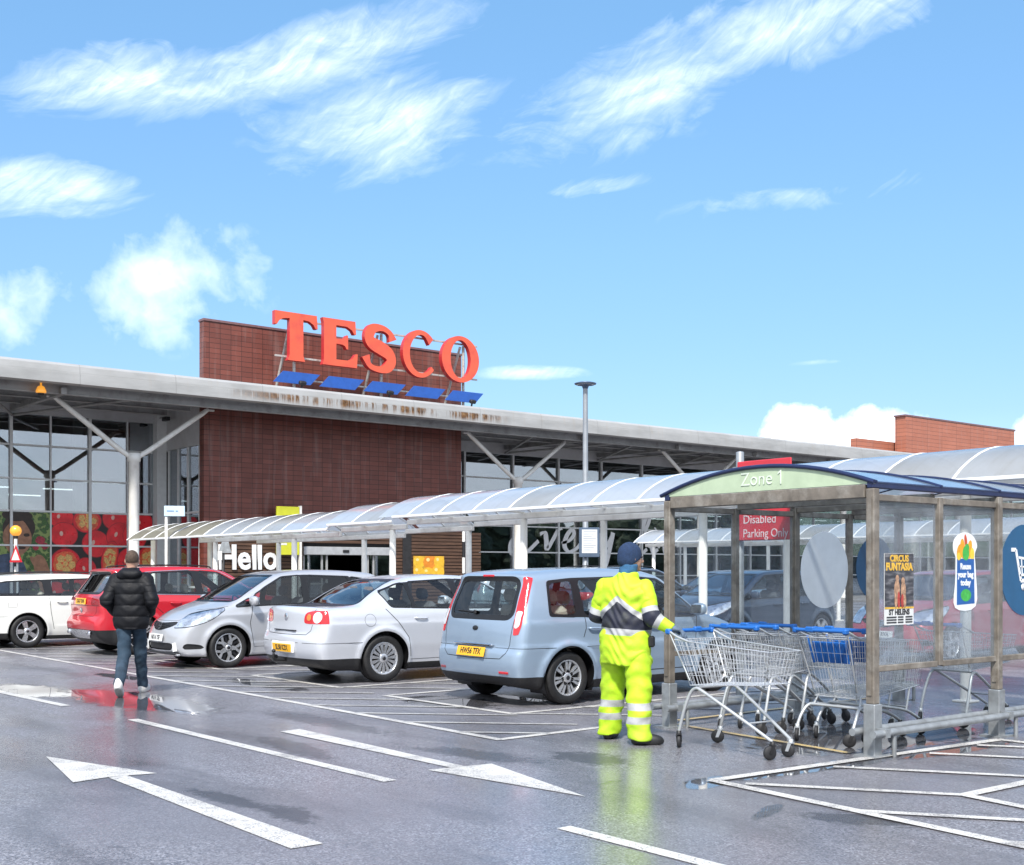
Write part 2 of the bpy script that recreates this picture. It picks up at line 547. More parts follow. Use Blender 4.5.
WHEELS = {}
def wheel_mesh(style, Rw, rr, w):
    key = (style, Rw, rr, w)
    if key in WHEELS: return WHEELS[key]
    ty = MB()
    prof = [(rr - .005, -w * .42), (rr + .01, -w * .5), (rr + (Rw - rr) * .55, -w * .53), (Rw - .018, -w * .5), (Rw - .004, -w * .40)]
    for k in range(4):
        y = -w * .36 + k * w * .24
        prof += [(Rw, y - .0), (Rw, y + w * .10), (Rw - .008, y + w * .115), (Rw - .008, y + w * .16)] if k < 3 else [(Rw, y)]
    prof += [(Rw - .004, w * .40), (Rw - .018, w * .5), (rr + (Rw - rr) * .55, w * .53), (rr + .01, w * .5), (rr - .005, w * .42)]
    ty.lathe(prof, 48, None, 0, True)
    rm = MB(); f = w * .5
    rm.lathe([(rr + .004, f - .012), (rr - .006, f - .004), (rr - .014, f - .012), (rr - .02, f - .04), (rr - .03, -w * .4)], 48, None, 0, True)
    rm.lathe([(.001, f - .10), (rr - .028, f - .10)], 32, None, 2, True)
    rm.lathe([(.001, f - .085), (rr * .62, f - .085), (rr * .62, f - .10)], 32, None, 3, False)
    def spoke(a, r0, r1, w0, w1, h=f - .03, dep=.026, mi=0, sk=0.0):
        M = Matrix.Rotation(a, 4, 'Z') @ Matrix.Translation((0, 0, h - dep * .5))
        n = 4; A = []; B = []
        for i in range(n + 1):
            u = i / n; r_ = r0 + (r1 - r0) * u; ww = (w0 + (w1 - w0) * u) / 2; o = sk * u
            A.append((r_, o - ww)); B.append((r_, o + ww))
        rm.prism(A + B[::-1], dep, M, mi)
    hub = .055
    if style == 'twin7':
        for k in range(7):
            a = 2 * PI * k / 7
            for sgn in (-1, 1): spoke(a + sgn * .16, hub, rr - .008, .02, .036)
            spoke(a, hub, rr * .45, .05, .03)
        hub = .07
    elif style == 'multi':
        for k in range(15): spoke(2 * PI * k / 15, hub, rr - .01, .018, .055)
        rm.lathe([(rr * .83, f - .024), (rr * .99, f - .008)], 48, None, 0, True)
        hub = .075
    elif style == 'y5':
        for k in range(5):
            a = 2 * PI * k / 5
            spoke(a, hub, rr * .6, .075, .05)
            spoke(a, rr * .5, rr - .008, .04, .05, sk=.07); spoke(a, rr * .5, rr - .008, .04, .05, sk=-.07)
            spoke(a + PI / 5, hub, rr - .02, .03, .045, f - .045, .02, 1)
    elif style == 'five':
        for k in range(5): spoke(2 * PI * k / 5, hub, rr - .008, .07, .10)
        hub = .075
    elif style == 'twin5':
        for k in range(5):
            a = 2 * PI * k / 5
            for sgn in (-1, 1): spoke(a + sgn * .14, hub, rr - .006, .02, .03)
    rm.lathe([(.001, f - .008), (.03, f - .008), (hub * .8, f - .014), (hub, f - .03), (hub, f - .06)], 20, None, 0, True)
    rm.lathe([(.001, f - .004), (.026, f - .006), (.028, f - .012)], 16, None, 1, True)
    M = Matrix.Rotation(-PI / 2, 4, 'X')
    a = ty.build('tyre', M_TYRE, M=M); b = rm.build('rim', [M_ALLOY, M_ALLOYDK, M_SEAL, M_BRAKE], M=M)
    me = (a.data, b.data)
    bpy.data.objects.remove(a); bpy.data.objects.remove(b)
    WHEELS[key] = me
    return me

def seat_mesh(wd, mat, parent, c, bench=False):
    mb = MB()
    mb.box((c[0], c[1], c[2] + .06), (.52, wd, .16), 0, None, .05)
    rot = Matrix.Rotation(R(-14), 3, 'Y')
    mb.box((c[0] - .30, c[1], c[2] + .36), (.15, wd, .62), 0, rot, .06)
    for yy in ((-wd * .3, 0, wd * .3) if bench else (0,)):
        mb.box((c[0] - .405, c[1] + yy, c[2] + .765), (.10, .25, .17), 0, rot, .045)
        for q in (-.06, .06): mb.tube([(c[0] - .36, c[1] + yy + q, c[2] + .6), (c[0] - .40, c[1] + yy + q, c[2] + .75)], .007, 6)
    return mb.build('rear_seat' if bench else 'front_seat', mat, parent)

def build_car(sp, pmat, name, label, loc, rz, h=.034, group=None):
    L, W, H = sp['L'], sp['W'], sp['H']
    root = thing(name, label, 'car', loc, rz, group)
    x0 = L / 2
    # side silhouette as a smoothed distance field
    up = sp['up']; poly = chaikin(list(up) + [(L - .25, .19), (L * .5, .17), (.35, .19)], 1)
    gs = .01; gx = np.arange(-.3, L + .3, gs); gz = np.arange(-.1, H + .35, gs)
    GX, GZ = np.meshgrid(gx, gz, indexing='ij')
    D = polysdf(poly, GX.ravel(), GZ.ravel()).reshape(GX.shape)
    sb = sp.get('soft', .018) / gs
    D = gblur(gblur(D, sb, 0), sb, 1)
    def S(x, z):
        fx = np.clip((x - gx[0]) / gs, 0, len(gx) - 1.001); fz = np.clip((z - gz[0]) / gs, 0, len(gz) - 1.001)
        i = fx.astype(int); j = fz.astype(int); u = fx - i; v = fz - j
        return (D[i, j] * (1 - u) + D[i + 1, j] * u) * (1 - v) + (D[i, j + 1] * (1 - u) + D[i + 1, j + 1] * u) * v
    pl = table(sp.get('plan', [(0, .885), (.25, .945), (.9, .99), (L * .45, 1.0), (L - 1.0, .985), (L - .45, .93), (L - .15, .84), (L, .74)]), .06)
    vt = table(sp.get('tum', [(.12, -.09), (.3, -.03), (.5, 0), (.72, .0), (.86, -.012), (.98, -.035), (1.08, -.075), (H - .1, -.235), (H + .1, -.32)]), .025)
    bow = table(sp.get('bow', [(0, -.11), (L * .35, -.06), (L * .5, 0), (L * .65, .10), (L, .20)]), .1)
    ax = sp['ax']; rw = sp['rw']; ra = rw + sp.get('archgap', .045)
    fl = sp.get('flare', .018)
    cre = sp.get('crease', [])
    def hw(x, z):
        w = W / 2 * pl(x) + vt(z)
        for a in ax:
            r = np.hypot(x - a, z - rw)
            w = w + fl * np.exp(-((r - ra - .02) / .05) ** 2)
        for (pts, amp, wd) in cre:
            zz = np.interp(x, [p[0] for p in pts], [p[1] for p in pts])
            e = np.clip((x - pts[0][0]) / .15, 0, 1) * np.clip((pts[-1][0] - x) / .15, 0, 1)
            dz = (z - zz) / wd
            w = w + amp * e * np.where(dz > 0, np.exp(-dz * dz), np.exp(-(dz * .35) ** 2))
        return w
    kr = sp.get('round', .11)
    def F(x, y, z):
        ay = np.abs(y); y2 = y * y
        return smax(S(x + bow(x) * y2, z + .04 * y2), ay - hw(x, z), kr)
    P, N, Q = surfnet(F, (-.12, -W / 2 - .12, .08), (L + .12, W / 2 + .12, H + .14), h)
    T = np.concatenate([Q[:, [0, 1, 2]], Q[:, [0, 2, 3]]]); Lb = np.zeros(len(T), int)
    V = P
    mats = [pmat, M_BLACKPL, M_SEAL, M_GAP] + sp.get('xmats', [])
    regs = sp['regions'](hw)
    # lower cladding
    if 'clad' in sp:
        tb = table(sp['clad'], .03); d = V[:, 2] - tb(V[:, 0])
        V, N, T, Lb = split_tris(V, N, T, Lb, d, np.ones(len(T), bool), 1)
    code = 100; parts = {}
    for rg in regs:
        f = rg['f']
        if rg.get('seal', 0):
            d = f(V[:, 0], V[:, 1], V[:, 2]) - rg['seal']
            V, N, T, Lb = split_tris(V, N, T, Lb, d, Lb < 100, rg.get('sealmat', 2))
        d = f(V[:, 0], V[:, 1], V[:, 2])
        if rg.get('part', True):
            V, N, T, Lb = split_tris(V, N, T, Lb, d, np.ones(len(T), bool) if rg.get('over') else Lb < 100, code); parts[code] = rg; code += 1
        else:
            V, N, T, Lb = split_tris(V, N, T, Lb, d, Lb < 100, rg['mat'])
    # wheel openings
    for a in ax:
        d = np.maximum(np.hypot(V[:, 0] - a, V[:, 2] - rw) - ra, W / 2 - .30 - np.abs(V[:, 1]))
        V, N, T, Lb = split_tris(V, N, T, Lb, d, np.ones(len(T), bool), -1)
    # shut lines: thin dark strips lying in the panels
    def root1(fn, a, b):
        a = a.copy(); b = b.copy()
        for _ in range(26):
            m = (a + b) / 2; ins = fn(m) < 0
            a = np.where(ins, m, a); b = np.where(ins, b, m)
        return a
    for kind, pts, wd in sp.get('gaps', []):
        q = []
        for (p0, p1) in zip(pts[:-1], pts[1:]):
            k = max(1, int(math.hypot(p1[0] - p0[0], p1[1] - p0[1]) / .03))
            q += [(p0[0] + (p1[0] - p0[0]) * i / k, p0[1] + (p1[1] - p0[1]) * i / k) for i in range(k)]
        q.append(pts[-1]); q = np.array(q); m_ = len(q)
        for sg in (-1, 1):
            if kind == 'side':
                X_ = q[:, 0]; Z_ = q[:, 1]; Y_ = sg * root1(lambda yy: F(X_, yy, Z_), np.zeros(m_), np.full(m_, 1.3))
            else:
                Y_ = sg * q[:, 0]; Z_ = q[:, 1]
                X_ = root1(lambda xx: F(xx, Y_, Z_), np.full(m_, L / 2), np.full(m_, -.2 if kind == 'rear' else L + .2))
            C = np.stack([X_, Y_, Z_], 1); n_ = grad(F, C); n_ /= np.linalg.norm(n_, axis=1, keepdims=True)
            t_ = np.gradient(C, axis=0); t_ /= np.maximum(np.linalg.norm(t_, axis=1, keepdims=True), 1e-9)
            s_ = np.cross(n_, t_); C = C + n_ * .0012; b0 = len(V)
            V = np.concatenate([V, C - s_ * wd, C + s_ * wd]); N = np.concatenate([N, n_, n_])
            i = np.arange(m_ - 1); A_ = b0 + i; B_ = b0 + m_ + i
            tn = np.concatenate([np.stack([A_, A_ + 1, B_ + 1], 1), np.stack([A_, B_ + 1, B_], 1)])
            T = np.concatenate([T, tn]); Lb = np.concatenate([Lb, np.full(len(tn), 3)])
    def emit_part(mask, nm, mts, mi, inset, parent):
        t = T[mask]
        if len(t) == 0: return None
        u, inv = np.unique(t, return_inverse=True)
        vv = V[u] - N[u] * inset; vv = vv - np.array([x0, 0, 0])
        return np_mesh(nm, vv, inv.reshape(-1, 3), mts, parent, N[u], mi)
    body = (Lb >= 0) & (Lb < 100)
    emit_part(body, 'body', mats, Lb[body], 0, root)
    cy = V[T].mean(1)[:, 1]
    made = {}
    for c, rg in parts.items():
        m = Lb == c
        for sg in ((1, -1) if rg.get('sides') else (0,)):
            mm = m & (np.sign(cy) == sg) if sg else m
            par = made.get((rg['inside'], sg), root) if 'inside' in rg else root
            o = emit_part(mm, rg['name'], rg['mat'], None, rg.get('inset', .005), par)
            made[(rg['name'], sg)] = o
    # wheel wells
    for a in ax:
        for sg in (-1, 1):
            mb = MB(); n = 20; yo = sg * (W / 2 - .02); yi = sg * (W / 2 - .30)
            yo = sg * (float(hw(np.array([a]), np.array([rw + ra * .8]))[0]) - .012)
            ring = [(a - x0 + (ra + .012) * math.cos(t), rw + (ra + .012) * math.sin(t)) for t in [-.45 + (PI + .9) * i / n for i in range(n + 1)]]
            vs = [(p[0], yo, p[1]) for p in ring] + [(p[0], yi, p[1]) for p in ring]
            mb.add(vs, [(i, i + 1, n + 2 + i, n + 1 + i) for i in range(n)], 0, True)
            mb.add([(p[0], yi, p[1]) for p in ring], [list(range(n + 1))], 0)
            mb.build('wheel_arch_liner', M_SEAL, root)
    ty, rm = wheel_mesh(sp['wheel'], rw, sp['rr'], sp.get('tw', .205))
    for a in ax:
        for sg in (-1, 1):
            e = bpy.data.objects.new('wheel', None); link(e, root)
            e.location = (a - x0, sg * (W / 2 - sp.get('tw', .205) * .5 - .035), rw); e.rotation_euler = (0, random.uniform(0, 6), 0 if sg > 0 else PI)
            link(bpy.data.objects.new('tyre', ty), e); link(bpy.data.objects.new('rim', rm), e)
    # helpers on the surface
    def sy(x, z):
        a, b = 0.0, 1.3
        for _ in range(30):
            m = (a + b) / 2
            if F(np.array([x]), np.array([m]), np.array([z]))[0] < 0: a = m
            else: b = m
        return a
    def sxr(y, z, front=False):
        a, b = L / 2, (L + .2 if front else -.2)
        for _ in range(30):
            m = (a + b) / 2
            if F(np.array([m]), np.array([y]), np.array([z]))[0] < 0: a = m
            else: b = m
        return a
    def szt(x, y):
        a, b = .5, H + .2
        for _ in range(30):
            m = (a + b) / 2
            if F(np.array([x]), np.array([y]), np.array([m]))[0] < 0: a = m
            else: b = m
        return a
    # cabin
    fx = sp.get('seats', (L * .53, L * .34)); zf = .42
    mb = MB(); mb.span(fx[1] - .75 - x0, fx[0] + .75 - x0, -W / 2 + .16, W / 2 - .16, .30, .36)
    zd = sp.get('dash', .98); xd = fx[0] + .75
    mb.box((xd - x0, 0, zd - .16), (.45, W - .36, .26), 0, None, .08)
    mb.build('dashboard', M_LINING, root)
    for sg in (-1, 1): seat_mesh(.50, sp.get('seatmat', M_FABRIC), root, (fx[0] - x0, sg * .37, zf))
    seat_mesh(W - .52, sp.get('seatmat', M_FABRIC), root, (fx[1] - x0, 0, zf + .03), True)
    mb = MB(); c = Vector((fx[0] + .42 - x0, -.37, zd - .06)); rot = Matrix.Rotation(R(-65), 3, 'Y')
    mb.tube([c + rot @ Vector((.18 * math.cos(2 * PI * k / 20), .18 * math.sin(2 * PI * k / 20), 0)) for k in range(20)], .014, 6, 0, True)
    mb.tube([c, c + Vector((.3, 0, -.1))], .03, 6); mb.tube([c + rot @ Vector((0, -.18, 0)), c + rot @ Vector((0, .18, 0))], .016, 6)
    mb.build('steering_wheel', M_LINING, root)
    # mirrors
    mx, mz = sp['mirror']
    for sg in (-1, 1):
        y = sy(mx, mz) if mz < .95 else float(hw(np.array([mx]), np.array([mz]))[0])
        e = MB(); blob(e, (mx - x0, sg * (y + .13), mz + .05), (.055, .11, .075), .75); e.add([], [])
        mo = e.build('door_mirror', sp.get('mirrormat', pmat), root)
        e = MB(); e.bar((mx - x0 + .01, sg * (y - .02), mz - .02), (mx - x0, sg * (y + .10), mz), .05, .03, 0, .01)
        e.build('mirror_arm', M_BLACKPL, mo)
        e = MB(); e.box((mx - x0 - .053, sg * (y + .13), mz + .05), (.008, .17, .11), 0, None, .003); e.build('mirror_glass', M_CHROME, mo)
    for (hx, hz) in sp.get('handles', []):
        for sg in (-1, 1):
            y = sy(hx, hz); e = MB()
            pts = [(hx - .1 - x0, sg * (y - .003), hz), (hx - .08 - x0, sg * (y + .028), hz + .003), (hx + .07 - x0, sg * (y + .028), hz - .003), (hx + .095 - x0, sg * (y - .003), hz - .006)]
            e.tube(curve_pts(pts, 4), .013, 8); e.build('door_handle', sp.get('handlemat', pmat), root)
    def plate(txt, z, front, mat):
        x = sxr(0, z, front); xt = sxr(0, z + .05, front); xb = sxr(0, z - .05, front)
        upv = Vector((xt - xb, 0, .1)).normalized(); sg = 1 if front else -1
        right = Vector((0, 1, 0)) if front else Vector((0, -1, 0))
        M = frame((max(xt, xb, x) - x0 + .012 if front else min(xt, xb, x) - x0 - .012, 0, z), right, upv)
        e = MB(); e.box((0, 0, -.004), (.52, .112, .012), 0, None, .003)
        po = e.build('number_plate', mat, root, M=M)
        text_obj('plate_lettering', txt, .098, M @ Matrix.Translation((0, 0, .003)), M_PLATETXT, po, ext=.001, bold=.0025, sx=.82)
    if 'rplate' in sp: plate(*sp['rplate'], False, M_YPLATE)
    if 'fplate' in sp: plate(*sp['fplate'], True, M_WPLATE)
    for fn in sp.get('extras', []): fn(root, x0, F, sy, sxr, szt, pmat)
    return root

# field helpers: side view, rear view and front view outlines on the body
def fillet(P, r):
    out = []; n = len(P)
    for i in range(n):
        a, b, c = np.array(P[i - 1], float), np.array(P[i], float), np.array(P[(i + 1) % n], float)
        la, lc = np.linalg.norm(a - b), np.linalg.norm(c - b)
        p = b + (a - b) * min(r / max(la, 1e-6), .45); q = b + (c - b) * min(r / max(lc, 1e-6), .45)
        for t in (0, .25, .5, .75, 1): out.append(tuple((1 - t) ** 2 * p + 2 * t * (1 - t) * b + t * t * q))
    return out
def side(poly, hw, m=.10, it=2, top=None):
    P = fillet(poly, .045)
    def f(x, y, z):
        return np.maximum(polysdf(P, x, z), hw(x, z) - m - np.abs(y))
    return f
def rear(poly, lim, it=2, sym=False):
    P = fillet(poly, .06)
    return lambda x, y, z: np.maximum(polysdf(P, np.abs(y) if sym else y, z), x - lim)
def front(poly, lim, it=2, sym=False):
    P = fillet(poly, .06)
    return lambda x, y, z: np.maximum(polysdf(P, np.abs(y) if sym else y, z), lim - x)
def both(f, g): return lambda x, y, z: np.maximum(f(x, y, z), g(x, y, z))
def mir(P): return [(-a, b) for a, b in P] + [(a, b) for a, b in P[::-1]]

def rear_wiper(x1, z1, x2, z2, y0=.0, y1=.42):
    def fn(root, x0, F, sy, sxr, szt, pmat):
        e = MB(); p0 = (sxr(y0, z1) - x0 - .02, y0, z1); p1 = (sxr(y1, z2) - x0 - .015, y1, z2)
        e.tube([p0, p1], [.012, .006], 6); e.box(p0, (.03, .05, .05), 0, None, .012)
        e.build('rear_wiper', M_BLACKPL, root)
    return fn
def badge(z, front, r=.045, mat=None, ring=False, rx=1.0):
    def fn(root, x0, F, sy, sxr, szt, pmat):
        x = sxr(0, z, front); e = MB()
        up = Vector((sxr(0, z + .04, front) - sxr(0, z - .04, front), 0, .08))
        M = frame((x - x0 + (.004 if front else -.004), 0, z), (0, 1, 0) if front else (0, -1, 0), up) @ Matrix.Diagonal((rx, 1, 1, 1))
        if ring:
            n = 24; e.ribbon([(r * math.cos(2 * PI * k / n), r * math.sin(2 * PI * k / n)) for k in range(n)], [(r * .78 * math.cos(2 * PI * k / n), r * .78 * math.sin(2 * PI * k / n)) for k in range(n)], .008, M, 0, True)
            e.box((0, 0, 0), (.02, .02, .001)); e.prism([(-r * 1.1, -r * .22), (r * 1.1, -r * .22), (r * 1.1, r * .22), (-r * 1.1, r * .22)], .009, M)
        else:
            e.lathe([(.0005, .008), (r * .8, .007), (r, .001)], 20, M)
        e.build('badge', mat or M_CHROME, root)
    return fn
def exhaust(y, z=.24, r=.028):
    def fn(root, x0, F, sy, sxr, szt, pmat):
        e = MB(); e.lathe([(r * .8, -.02), (r, 0), (r, .25), (r * .8, .25)], 14, Matrix.Translation((.03 - x0, y, z)) @ Matrix.Rotation(PI / 2, 4, 'Y'))
        e.build('exhaust', M_CHROME, root)
    return fn
def aerial(x, ln=.25, y=0.0, lean=-.6):
    def fn(root, x0, F, sy, sxr, szt, pmat):
        z = szt(x, y); e = MB(); e.tube([(x - x0, y, z - .01), (x - x0 + lean * ln, y, z + ln)], [.006, .003], 6)
        e.lathe([(.02, 0), (.012, .025), (.001, .03)], 10, Matrix.Translation((x - x0, y, z - .004)))
        e.build('aerial', M_BLACKPL, root)
    return fn
def wipers(xb, zb):
    def fn(root, x0, F, sy, sxr, szt, pmat):
        for y0, y1 in ((.1, .62), (-.55, .0)):
            e = MB(); pts = []
            for k in range(5):
                y = y0 + (y1 - y0) * k / 4; x = xb - .02 - .05 * k / 4 - .10 * y * y
                pts.append((x - x0, y, szt(x, y) + .015))
            e.tube(pts, .009, 6); e.build('windscreen_wiper', M_BLACKPL, root)
    return fn
def slab(name, c, d, mat, ch=.01, rot=None):
    def fn(root, x0, F, sy, sxr, szt, pmat):
        e = MB(); e.box((c[0] - x0, c[1], c[2]), d, 0, rot, ch); e.build(name, mat, root)
    return fn

def pad(name, y, z, d, mat, front=False, lift=.004):
    def fn(root, x0, F, sy, sxr, szt, pmat):
        x = sxr(y, z, front); sg = 1 if front else -1
        xa, xb = sxr(y - .05, z, front), sxr(y + .05, z, front); xu = sxr(y, z + .03, front); xd = sxr(y, z - .03, front)
        e = MB(); e.box((0, 0, 0), d, 0, None, min(d) * .3)
        e.build(name, mat, root, M=frame((x - x0 + sg * lift, y, z), (xb - xa, .1, 0), (xu - xd, 0, .06)))
    return fn

def spec_mpv():     # short tall hatchback with lamps running up its rear pillars
    L, H = 4.02, 1.565
    def regions(hw):
        back = [(.62, .985), (.585, 1.40)]
        tail = lambda x, y, z: np.maximum(np.maximum(polysdf([(-.1, .80), (.115, .80), (.18, 1.0), (.30, 1.25), (.385, 1.44), (.2, 1.48), (-.1, 1.48)], x, z), .655 - .10 * (z - .8) - np.abs(y)), z - 1.45)
        return [
            dict(name='rear_light', mat=M_RED, f=tail, sides=True, inset=-.004),
            dict(name='reversing_lens', mat=M_CLEAR, f=lambda x, y, z: np.maximum(tail(x, y, z) + .012, np.maximum(.88 - z, z - 1.07)), sides=True, inset=-.006, over=True, inside='rear_light'),
            dict(name='rear_window', mat=M_CGLASS, f=rear(mir([(.52, 1.02), (.555, 1.06), (.515, 1.37), (.46, 1.40)]), .7, 1), seal=.06, inset=.004),
            dict(name='windscreen', mat=M_WSGLASS, f=front(mir([(.66, 1.0), (.55, 1.42)]), 2.2), seal=.02, inset=.006),
            dict(part=False, mat=2, f=side([(.505, 1.00), (.55, 1.41), (.92, 1.44), (1.9, 1.46), (2.32, 1.43), (2.82, 1.10), (2.9, .96), (1.9, .965)], hw)),
            dict(name='rear_quarter_window', mat=M_CGLASS, f=side([(.545, 1.035), (.585, 1.375), (.90, 1.405), (.90, 1.02)], hw), seal=.035, sides=True),
            dict(name='side_window', mat=M_CGLASS, f=side([(1.03, 1.012), (1.01, 1.412), (1.86, 1.425), (1.86, .99)], hw, .1, 1), seal=.03, sides=True),
            dict(name='side_window', mat=M_CGLASS, f=side([(1.98, .985), (1.98, 1.425), (2.3, 1.40), (2.78, 1.09), (2.86, .98)], hw, .1, 1), seal=.03, sides=True),
            dict(name='headlight', mat=M_HEAD, f=both(front([(.42, .60), (.9, .62), (.9, .88), (.45, .76)], 3.2, 1, True), lambda x, y, z: 3.62 - x), sides=True, inset=-.003),
            dict(name='grille', mat=M_BLACKPL, f=front(mir([(.3, .60), (.36, .72)]), 3.7), inset=.01),
        ]
    return dict(L=L, W=1.72, H=H, ax=(.77, 3.256), rw=.305, rr=.205, tw=.195, wheel='twin7',
        up=[(.10, .24), (.03, .34), (.0, .48), (.01, .62), (.045, .655), (.055, .80), (.085, .95), (.16, 1.17), (.27, 1.41), (.25, 1.48), (.36, 1.515), (.8, 1.55), (1.5, 1.565), (2.1, 1.545), (2.42, 1.475), (2.75, 1.25), (3.10, 1.02), (3.45, .95), (3.75, .86), (3.93, .72), (4.02, .52), (4.0, .34), (3.92, .24)],
        plan=[(0, .885), (.2, .94), (.5, .975), (1.2, 1.0), (2.2, 1.0), (3.1, .985), (3.55, .93), (3.85, .84), (4.02, .74)],
        tum=[(.12, -.08), (.3, -.03), (.48, 0), (.62, .004), (.80, -.004), (.92, -.018), (1.0, -.035), (1.44, -.165), (1.6, -.25)],
        bow=[(0, -.10), (1.0, -.06), (1.8, 0), (2.6, .10), (4, .2)], round=.10, flare=.03, archgap=.06,
        crease=[([(.0, .665), (.42, .665), (4.0, .665)], .008, .03), ([(.1, .93), (3.3, .93)], .007, .03)],
        clad=[(0, .335), (.45, .335), (.6, .27), (3.4, .27), (4.0, .33)], regions=regions,
        gaps=[('side', [(1.02, 1.02), (1.02, .86), (.98, .76)], .0048), ('side', [(1.92, .99), (1.92, .34)], .0048), ('side', [(2.88, .98), (2.84, .7), (2.82, .34)], .0048), ('side', [(1.3, .335), (2.82, .335)], .0048),
              ('rear', [(0, .525), (.50, .535), (.585, .60), (.615, .70), (.635, .98)], .004), ('rear', [(.0, .655), (.9, .655)], .003),
              ('side', [(.09, .655), (.40, .655)], .003)],
        mirror=(2.80, 1.0), handles=[(1.16, .86), (2.1, .86)], seats=(2.12, 1.28), seatmat=M_BEIGE, dash=.99, rplate=('HW56 TFX', .60),
        extras=[rear_wiper(0, 1.045, 0, 1.06, .05, .46), badge(.865, False, .028, M_BLACKPL, rx=1.9), slab('plate_lamp_bar', (.035, 0, .685), (.045, .74, .022), M_CHROME, .008),
                slab('high_brake_light', (.262, 0, 1.462), (.03, .20, .028), M_RED, .008), pad('towing_eye_cover', .62, .385, (.10, .03, .012), M_REDDK), pad('rear_reflector', -.55, .38, (.15, .028, .012), M_RED), wipers(3.05, 1.03)])

def spec_saloon():
    L, H = 4.77, 1.475
    def regions(hw):
        tl = rear([(.44, .83), (.46, .955), (.60, .985), (1.0, .985), (1.0, .815), (.50, .81)], .26, 1, True)
        cir = lambda cy, r: (lambda x, y, z: np.maximum(np.hypot(np.abs(y) - cy, z - .895) - r, x - .3))
        return [
            dict(name='rear_light', mat=M_RED, f=tl, sides=True, inset=-.004),
            dict(name='round_lens', mat=M_CLEAR, f=cir(.70, .075), sides=True, inset=-.007, over=True, inside='rear_light'),
            dict(name='round_lens', mat=M_AMBER, f=cir(.545, .045), sides=True, inset=-.007, over=True, inside='rear_light'),
            dict(name='rear_window', mat=M_WSGLASS, f=rear(mir([(.63, 1.065), (.60, 1.12), (.50, 1.375)]), 1.5, 1), seal=.03),
            dict(name='windscreen', mat=M_WSGLASS, f=front(mir([(.68, 1.0), (.55, 1.39)]), 2.6), seal=.02),
            dict(part=False, mat=2, f=side([(1.50, 1.0), (1.48, 1.355), (2.3, 1.41), (2.83, 1.385), (3.5, 1.05), (3.54, .965), (2.4, .975)], hw, .12)),
            dict(name='rear_quarter_window', mat=M_CGLASS, f=side([(1.10, 1.22), (1.22, 1.03), (1.56, 1.02), (1.53, 1.345), (1.40, 1.325)], hw, .12, 1), seal=.02, sides=True),
            dict(name='side_window', mat=M_CGLASS, f=side([(1.62, 1.02), (1.60, 1.355), (2.28, 1.39), (2.33, 1.0)], hw, .12, 1), seal=.02, sides=True),
            dict(name='side_window', mat=M_CGLASS, f=side([(2.45, 1.0), (2.40, 1.39), (2.8, 1.37), (3.45, 1.05), (3.5, .985)], hw, .12, 1), seal=.02, sides=True),
            dict(name='headlight', mat=M_HEAD, f=front([(.42, .60), (.95, .62), (.95, .84), (.45, .76)], 4.25, 1, True), sides=True, inset=-.003),
            dict(name='grille', mat=M_CHROME, f=front(mir([(.25, .42), (.36, .72)]), 4.4), inset=.01),
        ]
    def tow(root, x0, F, sy, sxr, szt, pmat):
        e = MB(); e.tube(curve_pts([(.25 - x0, 0.05, .30), (.0 - x0, .05, .30), (-.10 - x0, .05, .33), (-.10 - x0, .05, .40)], 4), .018, 8)
        blob(e, (-.10 - x0, .05, .43), (.028, .028, .028), 1.0); e.box((-.04 - x0, .12, .33), (.05, .06, .09), 0, None, .01)
        e.build('tow_ball', M_BLACKPL, root)
    return dict(L=L, W=1.82, H=H, ax=(1.09, 3.80), rw=.325, rr=.222, tw=.21, wheel='multi', seats=(2.45, 1.55),
        up=[(.14, .24), (.05, .33), (.005, .45), (.0, .60), (.04, .68), (.06, .80), (.07, .95), (.10, 1.02), (.13, 1.045), (.22, 1.04), (.55, 1.055), (.70, 1.075), (1.0, 1.235), (1.32, 1.375), (1.7, 1.445), (2.2, 1.475), (2.7, 1.455), (3.0, 1.39), (3.4, 1.17), (3.72, 1.0), (4.2, .91), (4.55, .79), (4.70, .65), (4.77, .48), (4.74, .32), (4.62, .22)],
        plan=[(0, .87), (.25, .935), (.6, .965), (1.2, .995), (2.2, 1.0), (3.4, .99), (4.2, .94), (4.55, .84), (4.77, .72)],
        tum=[(.12, -.09), (.3, -.03), (.48, 0), (.70, 0), (.83, -.008), (.92, -.022), (1.0, -.045), (1.08, -.08), (1.36, -.25), (1.5, -.34)],
        bow=[(0, -.16), (.7, -.22), (1.4, -.08), (2.2, 0), (3.2, .12), (4.7, .22)], round=.10, flare=.022, archgap=.05,
        crease=[([(.15, .80), (3.9, .80)], .006, .03)],
        clad=[(0, .345), (.7, .345), (.95, .26), (4.0, .24), (4.77, .30)], regions=regions,
        gaps=[('side', [(1.12, 1.0), (1.30, .82), (1.47, .60), (1.50, .34)], .0048), ('side', [(2.38, 1.0), (2.40, .3)], .0048), ('side', [(3.5, .98), (3.45, .3)], .0048), ('side', [(1.5, .30), (3.45, .30)], .003),
              ('rear', [(0, .66), (.52, .665), (.60, .72), (.62, .80)], .004), ('rear', [(.62, .985), (.66, 1.03)], .004), ('side', [(.02, .555), (.70, .555)], .003), ('rear', [(.55, .555), (.9, .555)], .003),
              ('side', [(.15, .99), (.30, .99)], .001), ('side', [(.865 + .085 * math.cos(a * PI / 8), .85 + .085 * math.sin(a * PI / 8)) for a in range(17)], .0022)],
        rearlim=.35, mirror=(3.38, 1.0), handles=[(1.68, .865), (2.62, .865)], dash=.97, rplate=('SL58 KZX', .475),
        extras=[tow, badge(.895, False, .05), slab('plate_recess', (.012, 0, .485), (.03, .62, .15), M_WPLATE, .01), slab('boot_trim', (.045, 0, .715), (.03, .60, .014), M_BLACKPL, .005), wipers(3.7, 1.0)])

